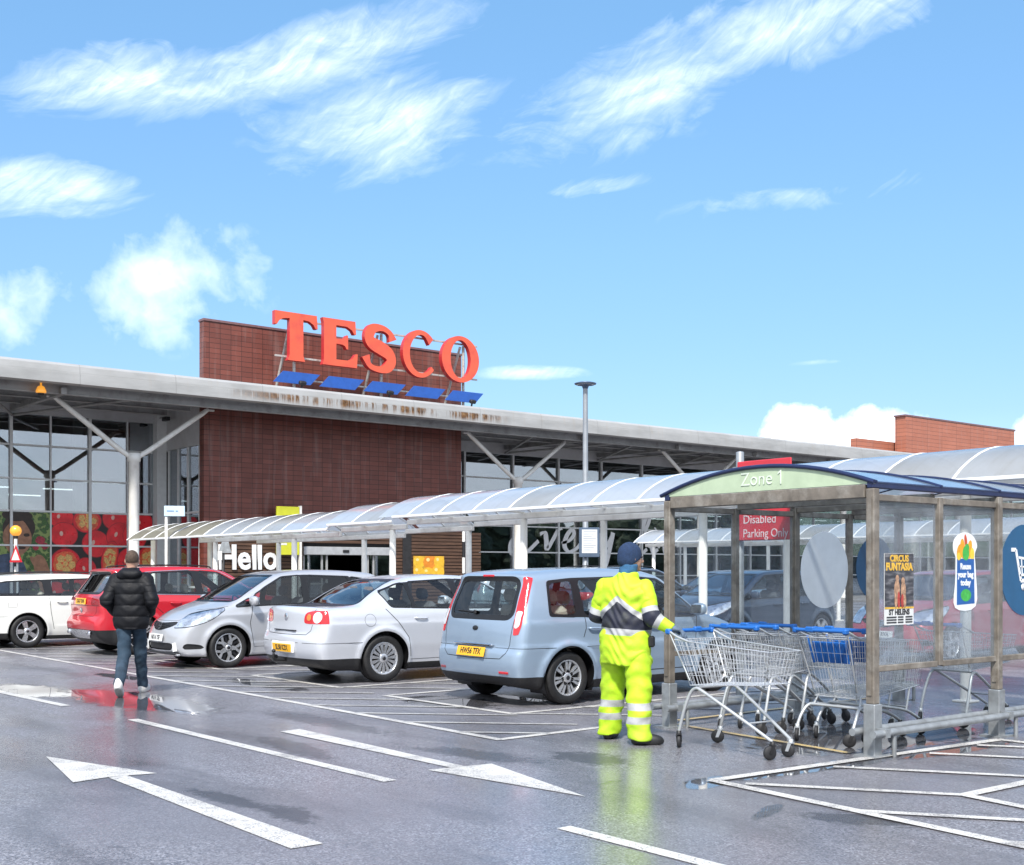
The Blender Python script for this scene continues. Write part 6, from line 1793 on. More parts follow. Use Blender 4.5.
    for i, (x, y) in enumerate(((.04 if deep else .10, .29 if deep else .255), (.04 if deep else .10, -.29 if deep else -.255), (1.02, .11), (1.02, -.11)) if not deep else ((.04, .29), (.04, -.29), (1.0, .14), (1.0, -.14))):
        e = bpy.data.objects.new('castor', None); link(e, root); e.location = (x, y, 0); e.rotation_euler = (0, 0, (.5, -.9, .2, 1.3)[i])
        mb = MB(); mb.lathe([(.02, .115), (.02, .15), (.001, .152)], 10)
        for s in (-1, 1): mb.add([(-.016, s * .02, .118), (.016, s * .02, .118), (-.012, s * .02, .05), (-.04, s * .02, .05), (-.016, s * .023, .118), (.016, s * .023, .118), (-.012, s * .023, .05), (-.04, s * .023, .05)], [(0, 1, 2, 3), (4, 7, 6, 5), (0, 4, 5, 1), (1, 5, 6, 2), (2, 6, 7, 3), (3, 7, 4, 0)])
        mb.box((0, 0, .119), (.04, .046, .008)); mb.build('fork', M_BLACKPL if i % 2 else M_TFRAME, e)
        mb = MB(); mb.lathe([(.012, -.016), (.052, -.016), (.058, -.008), (.058, .008), (.052, .016), (.012, .016)], 20, Matrix.Translation((-.026, 0, .058)) @ Matrix.Rotation(PI / 2, 4, 'X'), 0, True); mb.build('wheel', M_CASTOR, e)
    return root
tA = trolley(); tB = trolley(True, True)
GR = 'trolleys parked in the shelter'
def put(src, u, v, rz, label, first=False, group=GR):
    o = src if first else copy_tree(src)
    o.location = (u, v, 0); o.rotation_euler = (0, 0, rz); o['label'] = label
    if group: o['group'] = group
    elif 'group' in o: del o['group']
    return o
put(tA, 7.74, 7.22, R(-92), 'wire shopping trolley in front of the shelter, held by the worker in yellow', True, None)
put(tB, 8.62, 6.50, R(1), 'deep trolley with blue child seat at the mouth of the near row', True)
put(tB, 8.88, 6.49, R(0), 'trolley nested second behind the blue child seat one in the near row')
put(tA, 10.50, 6.55, R(-3), 'trolley deepest in the near row, its arched legs under the side panel')
put(tA, 8.52, 7.40, R(2), 'trolley at the mouth of the far row, by the left front post')
put(tA, 8.80, 7.40, R(1), 'trolley nested second from the mouth in the far row')
put(tA, 9.10, 7.43, R(2), 'innermost of the three nested trolleys in the far row')

# ------------------------------------------------------------------ poles, signs, beacons
M_POLE = pm('grey_pole', (.30, .32, .34), .45, .4, var=.12, sc=4)
M_LAMPDK = pm('lamp_blue_grey', (.10, .14, .20), .4, .3, var=.1)
t = thing('street_lamp', 'slim grey lamp post with a flat round head behind the walkway', 'street lamp', (19.4, 21.6, 0))
mb = MB(); mb.lathe([(.11, 0), (.11, .9), (.075, .95), (.06, 5.9), (.06, 6.0)], 14); mb.build('pole', M_POLE, t)
mb = MB(); mb.lathe([(.06, 5.94), (.09, 6.02), (.26, 6.05), (.27, 6.075), (.18, 6.10), (.001, 6.11)], 24); mb.build('lamp_head', M_LAMPDK, t)
mb = MB(); mb.lathe([(.22, 6.04), (.22, 6.035), (.001, 6.035)], 24); mb.build('lamp_lens', M_CLEAR, t)
t = thing('notice_board', 'white notice in a grey frame on the lamp post', 'notice', (19.33, 21.5, 2.2), R(-38.4))
mb = MB(); mb.span(-.17, .33, -.03, .0, -.36, .36, 0, .01); mb.build('frame', M_LAMPDK, t)
mb = MB(); mb.span(-.10, .27, -.036, -.031, -.26, .31); mb.build('paper', pm('notice_paper', (.66, .68, .70), .5, var=.06), t)
mb = MB()
for k in range(9): mb.span(-.07, .24 - .05 * (k % 3), -.0385, -.0365, .25 - k * .055, .262 - k * .055)
mb.build('small_print', pm('notice_print', (.25, .26, .28), .6), t)

def beacon(label, u, v, zt, d, tri=True):
    t = thing('belisha_beacon', label, 'beacon', (u, v, 0))
    mb = MB()
    for k in range(6): mb.lathe([(.045, k * (zt - d) / 6), (.045, (k + 1) * (zt - d) / 6)], 12, None, k % 2)
    mb.build('striped_pole', [M_BLACKPL, M_WSTEEL], t)
    m = bpy.data.materials.get('amber_globe')
    if m is None:
        m = bpy.data.materials.new('amber_globe'); q = NT(m); n = q.noise(q.obj(), 5, 3)
        b = q.bsdf(Base_Color=q.ramp(n, [(.3, (.75, .25, .02)), (.7, (.85, .36, .04))]), Roughness=.25, Coat_Weight=.6); b.inputs['Emission Color'].default_value = (1, .42, .05, 1); b.inputs['Emission Strength'].default_value = .35; q.out(b.outputs[0])
    mb = MB(); blob(mb, (0, 0, zt - d / 2), (d / 2, d / 2, d / 2), 1.0, 20, 14); mb.build('globe', m, t)
    mb = MB(); mb.lathe([(.05, zt - d - .06), (.07, zt - d + .02), (.02, zt - d + .03)], 12); mb.lathe([(.03, zt - .01), (.02, zt + .03), (.001, zt + .04)], 10); mb.build('globe_cap', M_BLACKPL, t)
    return t
beacon('amber globe beacon on a striped pole at the left, in front of the garden poster', 9.4, 33.3, 2.73, .30)
beacon('amber globe beacon on a striped pole behind the white walkway post', 21.2, 29.1, 3.12, .26)
def tri_sign(label, u, v, z, s, rz):
    t = thing('warning_sign', label, 'road sign', (u, v, 0), rz)
    mb = MB(); mb.lathe([(.03, 0), (.03, z + s * .5)], 10); mb.build('pole', M_POLE, t)
    mb = MB(); mb.prism([(-s * .58, 0), (s * .58, 0), (0, s)], .012, frame((0, -.045, z - s * .4), (1, 0, 0), (0, 0, 1))); mb.build('red_border', pm('sign_red', (.55, .02, .03), .4), t)
    mb = MB(); mb.prism([(-s * .37, s * .12), (s * .37, s * .12), (0, s * .76)], .004, frame((0, -.0575, z - s * .4), (1, 0, 0), (0, 0, 1))); mb.build('white_field', M_WSTEEL, t)
tri_sign('red and white triangular sign on a pole under the left beacon', 9.36, 33.0, 1.92, .46, R(-70))
t = thing('direction_sign', 'small pale blue sign board on a thin pole at the walkway end', 'sign', (12.20, 29.9, 0), R(-25))
mb = MB(); mb.lathe([(.035, 0), (.035, 3.2), (.001, 3.2)], 10); mb.build('pole', M_WSTEEL, t)
mb = MB(); mb.span(-.05, .47, -.06, -.036, 2.93, 3.2, 0, .008); mb.build('board', pm('pale_blue_board', (.50, .66, .80), .4, var=.05), t)
mb = MB(); mb.span(.02, .20, -.064, -.061, 3.05, 3.08); mb.span(.24, .30, -.064, -.061, 3.05, 3.08); mb.build('small_print', pm('sign_print', (.12, .2, .35), .5), t)
t = thing('round_sign', 'grey sign back with a white box on a dark pole before Hello', 'road sign', (16.0, 34.7, 0.11), R(-30))
mb = MB(); mb.lathe([(.05, 0), (.05, 2.35), (.001, 2.36)], 10); mb.build('pole', M_BLACKPL, t)
mb = MB(); mb.prism([(-.20, 0), (.20, 0), (.08, .5), (-.04, .5)], .02, frame((.06, -.06, 1.95), (1, 0, 0), (0, 0, 1))); mb.build('plate', M_GALV, t)
mb = MB(); mb.span(-.17, -.02, -.12, -.083, 1.72, 2.0, 0, .01); mb.build('white_box', M_WSTEEL, t)
t = thing('disabled_parking_sign', 'red Disabled Parking Only sign on a galvanised post behind the shelter', 'sign', (10.42, 8.98, 0))
mb = MB(); mb.lathe([(.045, 0), (.045, 2.86), (.04, 2.87), (.001, 2.88)], 14); mb.build('post', M_GALV, t)
mb = MB(); mb.span(-.075, -.055, -.78, -.02, 1.86, 2.75, 0, .01); b = mb.build('board', pm('red_board', (.55, .035, .05), .35, var=.05), t)
mb = MB(); mb.span(-.055, -.04, -.06, .06, 1.95, 2.0); mb.span(-.055, -.04, -.06, .06, 2.65, 2.7); mb.build('clamp', M_GALV, t)
wl = pm('pale_pink_lettering', (.75, .62, .62), .4)
text_obj('lettering', 'Disabled', .135, frame((-.077, -.11, 2.09), (0, -1, 0), (0, 0, 1)), wl, b, ext=.002, align='LEFT')
text_obj('lettering', 'Parking Only', .135, frame((-.077, -.11, 1.935), (0, -1, 0), (0, 0, 1)), wl, b, ext=.002, align='LEFT', sx=.9)
t = thing('yellow_sign', 'lime yellow hanging sign board standing proud of the tiled wall over the door', 'sign', (20.0, VB - .5, 0.11))
mb = MB(); mb.span(-.52, .36, -.05, .05, 1.95, 3.66, 0, .015); b = mb.build('board', pm('lime_yellow', (.55, .56, .03), .4, var=.06), t)
mb = MB(); mb.span(.37, .45, -.06, .06, 0, 3.7); mb.build('post', M_WSTEEL, t)
mb = MB(); mb.span(-.40, -.06, -.054, -.051, 2.48, 2.56); mb.span(-.40, -.14, -.054, -.051, 2.30, 2.37); mb.build('small_print', M_WSTEEL, t)
t = thing('hanging_lamp', 'small orange lamp hanging under the canopy edge at the left', 'lamp', (11.0, 36.42, 7.06))
mb = MB(); mb.lathe([(.03, .04), (.03, -.05), (.10, -.08), (.15, -.20), (.15, -.26), (.001, -.27)], 16); mb.build('shade', bpy.data.materials['amber_globe'], t)
mb = MB(); mb.lathe([(.10, -.275), (.08, -.33), (.001, -.34)], 14); mb.build('bulb', M_BLACKPL, t)
t = thing('security_camera', 'small dark camera on a bracket under the canopy beside the white corner', 'camera', (16.7, VG - .5, 6.9))
mb = MB(); mb.bar((0, 0, .1), (0, -.5, .1), .05, .05); mb.build('bracket', M_BEAM, t)
mb = MB(); mb.box((0, -.55, .02), (.16, .42, .14), 0, None, .02); mb.build('camera_body', M_BLACKPL, t)
# a wood across the road behind the camera: it is what the shop windows mirror
def far_wood():
    r = random.Random(21); mb = MB()
    for k in range(420):
        x = -80 + 400 * r.random(); y = -62 - 22 * r.random(); h = (2.2 + 2.6 * r.random()) * (1 + max(0, x - 40) / 110) + (1.2 if (int(x / 17) % 3 == 0) else 0)
        for j in range(3):
            rr = (1.0 + 1.2 * r.random()) * (1 + max(0, x - 40) / 200); cx, cy, cz = x + r.uniform(-1.5, 1.5), y + r.uniform(-1, 1), h * (.35 + .3 * j)
            vs = []; nu, nv = 13, 9
            for b in range(nv + 1):
                for a in range(nu):
                    q = rr * (.82 + .36 * r.random()); th = 2 * PI * a / nu; ph = -PI / 2 + PI * b / nv
                    vs.append((cx + q * math.cos(ph) * math.cos(th), cy + q * math.cos(ph) * math.sin(th), cz + q * math.sin(ph)))
            mb.add(vs, [(b * nu + a, b * nu + (a + 1) % nu, (b + 1) * nu + (a + 1) % nu, (b + 1) * nu + a) for b in range(nv) for a in range(nu)])
    tag(mb.build('far_wood', pm('dark_foliage', (.035, .05, .025), .8, var=.5, sc=1.5), None, False), 'dark trees across the road, mirrored in the shop windows', None, None, 'stuff')
far_wood()
# ------------------------------------------------------------------ people
M_SKIN = pm('skin', (.50, .29, .21), .5, var=.12, sc=20)
M_HAIR = pm('brown_hair', (.07, .045, .03), .75, var=.4, sc=60, bump=.5, bsc=300)
M_SHOEW = pm('white_trainer', (.68, .67, .64), .5, var=.08, sc=20, dirt=(.35, .33, .3), dsc=12, damt=.4)
M_SHOEB = pm('black_boot', (.015, .015, .016), .45, var=.3)
M_EYE = pm('eye', (.08, .06, .05), .2)
def banded(name, cols, bump=.25, bsc=45, rough=.65):
    """cloth in bands, read from the per-vertex band number of the garment"""
    m = bpy.data.materials.new(name); t = NT(m)
    a = t.n('ShaderNodeAttribute'); a.attribute_name = 'band'
    c = t.ramp(t.math('DIVIDE', a.outputs['Fac'], len(cols)), [(i / len(cols), q) for i, q in enumerate(cols)], 'CONSTANT')
    v = t.obj(); n = t.noise(v, 9, 5, .6)
    c = t.mix(t.mapr(n, .45, .75, 0, .2), c, (.07, .07, .04)); gr = t.noise(v, 3.2, 6, .68); c = t.mix(t.mapr(gr, .52, .70, 0, .32), c, (.12, .13, .05))
    b = t.bsdf(Base_Color=c, Roughness=rough); t.l(t.bump(t.noise(v, bsc, 4, .6), bump, .01), b.inputs['Normal'])
    t.out(b.outputs[0]); return m
HV = (.47, .74, .02); SV = (.42, .43, .44); NV = (.012, .015, .034)
M_HIVIS = banded('hi_vis_cloth', [HV, SV, NV, SV, HV])
M_HIVIS2 = banded('hi_vis_trousers', [HV, SV, HV, SV, HV])
M_BEANIE = pm('navy_knit', (.014, .034, .085), .9, var=.2, sc=40, bump=.5, bsc=160)
M_SNOOD = pm('blue_fleece', (.03, .11, .22), .9, var=.25, sc=30, bump=.4, bsc=120)
M_GLOVE = pm('blue_grey_glove', (.10, .14, .20), .8, var=.3, sc=30)
M_PUFF = pm('black_quilted_nylon', (.0035, .004, .006), .62, spec=.3, var=.3, sc=14, bump=.3, bsc=35)
M_DENIM = pm('blue_denim', (.02, .042, .068), .85, var=.35, sc=7, bump=.3, bsc=220, dirt=(.06, .10, .15), dsc=5, damt=.5)

def cone(x, y, z, a, b, ra, rb, fy=1.0):
    ab = np.array(b, float) - np.array(a, float); L2 = max((ab * ab).sum(), 1e-9)
    px, py, pz = x - a[0], y - a[1], z - a[2]
    h = np.clip((px * ab[0] + py * ab[1] + pz * ab[2]) / L2, 0, 1)
    return np.sqrt((px - h * ab[0]) ** 2 + ((py - h * ab[1]) * fy) ** 2 + (pz - h * ab[2]) ** 2) - (ra + (rb - ra) * h)
def ell(x, y, z, c, r):
    k = np.sqrt(((x - c[0]) / r[0]) ** 2 + ((y - c[1]) / r[1]) ** 2 + ((z - c[2]) / r[2]) ** 2)
    return (k - 1) * min(r)
def loft(x, y, z, prof, cap=.03):
    Z = [p[0] for p in prof]; lo, hi = Z[0], Z[-1]
    f = lambda i: table([(p[0], p[i]) for p in prof], .03)(z)
    a, b = f(3), f(4)
    d = (np.sqrt(((x - f(1)) / a) ** 2 + ((y - f(2)) / b) ** 2) - 1) * np.minimum(a, b)
    return smax(d, np.maximum(lo - z, z - hi), cap)
def wob(x, y, z, s, amp):
    return amp * (np.sin(s * z * 1.3 + 2.1 * np.sin(s * .5 * x + 1) + 1.7 * np.sin(s * .45 * y)) * .6 + np.sin(s * .9 * x + 1.3 * np.sin(s * .8 * z)) * np.sin(s * .8 * y + .7) * .4)
def skin_of(name, F, lo, hi, h, mat, parent, attr=None):
    P_, N_, Q_ = surfnet(F, lo, hi, h)
    at = {'band': attr(P_)} if attr else None
    return np_mesh(name, P_, Q_, mat, parent, N_, None, at)

def head_fn(hc, yaw, tilt=0.0):
    """skull, jaw, nose, lips, ears and eye sockets; face towards +y before the turn"""
    c, s = math.cos(yaw), math.sin(yaw)
    def loc(x, y, z):
        px, py, pz = x - hc[0], y - hc[1], z - hc[2]
        qx, qy = px * c + py * s, -px * s + py * c
        return qx, qy - tilt * pz, pz
    def F(x, y, z):
        px, py, pz = loc(x, y, z)
        d = ell(px, py, pz, (0, -.012, .022), (.077, .098, .105))
        d = smin(d, ell(px, py, pz, (0, .022, -.045), (.058, .070, .075)), .04)
        d = smin(d, cone(px, py, pz, (0, .083, .012), (0, .112, -.028), .010, .016), .015)
        d = smin(d, ell(px, py, pz, (0, .082, -.064), (.024, .014, .009)), .01)
        d = smin(d, ell(px, py, pz, (0, .075, -.10), (.024, .02, .018)), .02)
        for k in (-1, 1):
            d = smax(d, -ell(px, py, pz, (k * .031, .097, .012), (.017, .014, .010)), .012)
            d = smin(d, ell(px, py, pz, (k * .080, -.008, -.008), (.010, .020, .031)), .008)
        return d
    return F, loc

def hand_fn(w, d, side, up=(0, 0, 1), curl=.9, s=1.0):
    """palm, four unequal curled fingers and a thumb leaving the side of the palm"""
    w = np.array(w, float); d = np.array(d, float); d /= np.linalg.norm(d)
    n = np.array(up, float); n -= d * n.dot(d); n /= np.linalg.norm(n); a = np.cross(d, n) * side
    P = [('c', w, w + d * .035 * s, .026 * s, .030 * s)]
    for k in range(4):
        off = (k - 1.5) * .020 * s
        kn = w + d * (.092 - .006 * abs(k - 1)) * s + a * off
        P.append(('c', w + d * .02 * s + a * off * .7, kn, .018 * s, .0115 * s))
        ln = (.040, .046, .043, .033)[k] * s; p = kn; dirv = d.copy()
        for j in range(3):
            ang = curl * (.55 + .35 * j)
            dv = d * math.cos(ang) - n * math.sin(ang)
            q = p + dv * ln * (1, .65, .5)[j]; P.append(('f', p, q, .0098 * s, .0088 * s)); p = q
    t0 = w + d * .03 * s + a * -.028 * s; t1 = t0 + (d * .6 - a * .6 - n * .35) * .042 * s; t2 = t1 + (d * .8 - n * .5) * .034 * s
    P += [('f', t0, t1, .014 * s, .011 * s), ('f', t1, t2, .011 * s, .009 * s)]
    def F(x, y, z):
        o = None
        for kind, A, B, ra, rb in P:
            q = cone(x, y, z, A, B, ra, rb); o = q if o is None else smin(o, q, .012 if kind == 'c' else .005)
        return o
    return F

def shoe_fn(an, yaw, pitch):
    cy, sy_ = math.cos(yaw), math.sin(yaw); cp, sp_ = math.cos(pitch), math.sin(pitch)
    def loc(x, y, z):
        px, py, pz = x - an[0], y - an[1], z - an[2]
        qx, qy = px * cy + py * sy_, -px * sy_ + py * cy
        return qx, qy * cp + pz * sp_, -qy * sp_ + pz * cp
    def F(x, y, z):
        a, b, c = loc(x, y, z)
        d = ell(a, b, c, (0, .10, -.055), (.050, .115, .060))
        d = smin(d, ell(a, b, c, (0, -.005, -.035), (.040, .065, .075)), .05)
        d = smin(d, cone(a, b, c, (0, -.02, -.03), (0, -.01, .04), .042, .045), .03)
        return smax(d, -.088 - c, .012)
    return F, loc

def person(name, label, loc, facing, spec):
    root = thing(name, label, 'person', (loc[0], loc[1], 0), math.atan2(facing[1], facing[0]) - PI / 2)
    spec(root)
    return root

def worker(root):
    hip = [(-.115, -.02, .92), (.115, -.02, .92)]; knee = [(-.155, .06, .50), (.155, -.05, .50)]; ank = [(-.205, .07, .10), (.195, -.12, .10)]
    sh = [(-.195, -.03, 1.375), (.20, -.02, 1.365)]; elb = [(-.275, -.02, 1.13), (.285, -.06, 1.115)]; wr = [(-.20, .20, 1.06), (.440, -.02, 1.02)]
    hc = (.03, .045, 1.635)
    hf, hl = head_fn(hc, -.62, .0)
    hr = hand_fn(wr[1], (.55, .22, -.08), 1, (0, .1, 1), 1.15); hl_ = hand_fn(wr[0], (.3, .8, -.1), -1, (0, 0, 1), .7)
    def body(x, y, z):
        d = hf(x, y, z)
        d = smin(d, cone(x, y, z, (0, -.02, 1.40), (.02, .02, 1.58), .062, .055), .03)
        d = smin(d, loft(x, y, z, [(.84, 0, -.01, .155, .11), (1.0, 0, 0, .15, .11), (1.2, 0, -.01, .16, .11), (1.36, 0, -.02, .17, .10), (1.45, 0, -.02, .10, .07)]), .03)
        for i in (0, 1):
            d = smin(d, cone(x, y, z, hip[i], knee[i], .085, .058), .03); d = smin(d, cone(x, y, z, knee[i], ank[i], .056, .038), .02)
            d = smin(d, cone(x, y, z, ank[i], (ank[i][0] + (-.02, .03)[i], ank[i][1] + .05, .05), .034, .026), .02)
            d = smin(d, cone(x, y, z, sh[i], elb[i], .052, .042), .03); d = smin(d, cone(x, y, z, elb[i], wr[i], .042, .028), .02)
        return smin(smin(d, hr(x, y, z), .012), hl_(x, y, z), .012)
    skin_of('body', body, (-.42, -.22, 0.0), (.66, .42, 1.80), .0095, M_SKIN, root)
    for k in (-1, 1):
        e = MB(); c_, s_ = math.cos(-.62), math.sin(-.62); p = (k * .031, .090, .012)
        blob(e, (hc[0] + p[0] * c_ - p[1] * s_, hc[1] + p[0] * s_ + p[1] * c_, hc[2] + p[2]), (.012, .012, .012), 1.0, 10, 8); e.build('eye', M_EYE, root)
    def jacket(x, y, z):
        d = loft(x, y, z, [(.685, .0, .0, .240, .178), (.80, 0, .0, .238, .180), (1.0, 0, .0, .230, .174), (1.2, 0, -.015, .226, .162), (1.34, 0, -.025, .210, .142), (1.415, 0, -.025, .165, .118), (1.465, .005, -.01, .112, .098), (1.505, .01, .0, .088, .090)], .02)
        for i in (0, 1): d = smin(d, cone(x, y, z, (sh[i][0] * .8, sh[i][1], sh[i][2]), [sh[i][k] * .6 + elb[i][k] * .4 for k in range(3)], .082, .080), .05)
        return d + wob(x, y, z, 17, .009) + wob(x, y, z, 38, .005) + .004 * np.sin(60 * z + 25 * x + 6 * np.sin(14 * x))
    def jband(P):
        x, y, z = P.T; lo = .955 - .05 * x; zc = 1.305 - .80 * np.minimum(np.abs(x + .0), .22)
        t = np.select([z < lo, z < lo + .055, z < zc - .05, z < zc], [np.clip(1 - (lo - z) * 8, .02, 1), 1 + (z - lo) / .055, 2 + (z - lo - .055) / np.maximum(zc - .05 - lo - .055, .01), 3 + (z - zc + .05) / .05], np.clip(4 + (z - zc) * 6, 4, 4.98))
        return t
    jk = skin_of('jacket', jacket, (-.36, -.30, .62), (.36, .30, 1.56), .013, M_HIVIS, root, jband)
    for i in (0, 1):
        S0, E0, W0 = np.array(sh[i]), np.array(elb[i]), np.array(wr[i])
        def sleeve(x, y, z):
            d = smin(cone(x, y, z, S0, E0, .082, .074), cone(x, y, z, E0, W0, .074, .054), .03)
            g = ((x - W0[0]) * (W0 - E0)[0] + (y - W0[1]) * (W0 - E0)[1] + (z - W0[2]) * (W0 - E0)[2]) / np.linalg.norm(W0 - E0)
            return smax(d + wob(x, y, z, 30, .006) + wob(x, y, z, 55, .002), g - .02, .01)
        l1, l2 = np.linalg.norm(E0 - S0), np.linalg.norm(W0 - E0)
        def sband(P):
            h1 = np.clip(((P - S0) @ (E0 - S0)) / l1 ** 2, 0, 1); h2 = ((P - E0) @ (W0 - E0)) / l2 ** 2
            d1 = np.linalg.norm(P - S0 - h1[:, None] * (E0 - S0), axis=1); d2 = np.linalg.norm(P - E0 - np.clip(h2, 0, 1)[:, None] * (W0 - E0), axis=1)
            s = np.where(d1 < d2, h1 * l1, l1 + np.clip(h2, 0, 1.3) * l2) / (l1 + l2)
            return np.interp(s, [0, .40, .50, .70, .80, 1.1], [.02, 1, 2, 3, 4, 4.95])
        mn = np.minimum(np.minimum(S0, E0), W0) - .14; mx = np.maximum(np.maximum(S0, E0), W0) + .14
        skin_of('sleeve', sleeve, tuple(mn), tuple(mx), .011, M_HIVIS, jk, sband)
    def trousers(x, y, z):
        d = loft(x, y, z, [(.78, 0, -.01, .20, .145), (.95, 0, -.01, .20, .145)], .03)
        for i in (0, 1):
            q = smin(cone(x, y, z, hip[i], knee[i], .125, .108), cone(x, y, z, knee[i], (ank[i][0], ank[i][1] - .005, .06), .108, .104), .03)
            d = smin(d, smax(q, .045 - z, .012), .025)
        return d + wob(x, y, z, 21, .010) * np.clip(1.3 - z, .4, 1) + wob(x, y, z, 45, .005)
    def tband(P):
        z = P[:, 2]; return np.interp(z, [0, .185, .245, .30, .36, 1.0], [.02, 1, 2, 3, 4, 4.95])
    skin_of('trousers', trousers, (-.45, -.28, -.02), (.42, .28, 1.02), .013, M_HIVIS2, root, tband)
    for i in (0, 1):
        f, l = shoe_fn((ank[i][0], ank[i][1], .088), (.15, -1.0)[i], 0); a = ank[i]
        skin_of('boot', f, (a[0] - .18, a[1] - .16, -.02), (a[0] + .28, a[1] + .28, .2), .010, M_SHOEB, root)
    def beanie(x, y, z):
        px, py, pz = hl(x, y, z)
        d = smin(ell(px, py, pz, (0, -.014, .03), (.091, .112, .115)), ell(px, py, pz, (0, -.03, -.03), (.084, .09, .07)), .03)
        return smax(d + .0015 * np.sin(np.arctan2(px, py) * 40), .55 * (py + .02) - .055 - pz, .012)
    skin_of('knitted_hat', beanie, (hc[0] - .15, hc[1] - .16, hc[2] - .08), (hc[0] + .15, hc[1] + .16, hc[2] + .17), .009, M_BEANIE, root)
    def snood(x, y, z):
        d = loft(x, y, z, [(1.44, .0, -.01, .085, .075), (1.475, .008, -.005, .085, .080), (1.53, .02, .012, .080, .086), (1.585, .028, .025, .078, .088)], .02)
        return smax(d, -(loft(x, y, z, [(1.40, 0, 0, .062, .06), (1.7, .03, .03, .064, .074)], .01)), .01) + wob(x, y, z, 50, .004)
    skin_of('snood', snood, (-.16, -.18, 1.40), (.18, .18, 1.66), .009, M_SNOOD, root)
    e = MB(); e.box((.262, -.02, .90), (.05, .07, .10), 0, None, .015); e.build('pouch', M_BLACKPL, root)
    def glove(x, y, z): return smin(hr(x, y, z), cone(x, y, z, wr[1], [wr[1][k] * .85 + elb[1][k] * .15 for k in range(3)], .032, .036), .02) - .0035
    w = wr[1]; skin_of('glove', glove, (w[0] - .12, w[1] - .10, w[2] - .14), (w[0] + .18, w[1] + .20, w[2] + .10), .006, M_GLOVE, root)
person('person', 'worker in yellow hi-vis jacket and trousers with blue knitted hat, hand on a trolley', (7.40, 7.70), (.942, .336), worker)

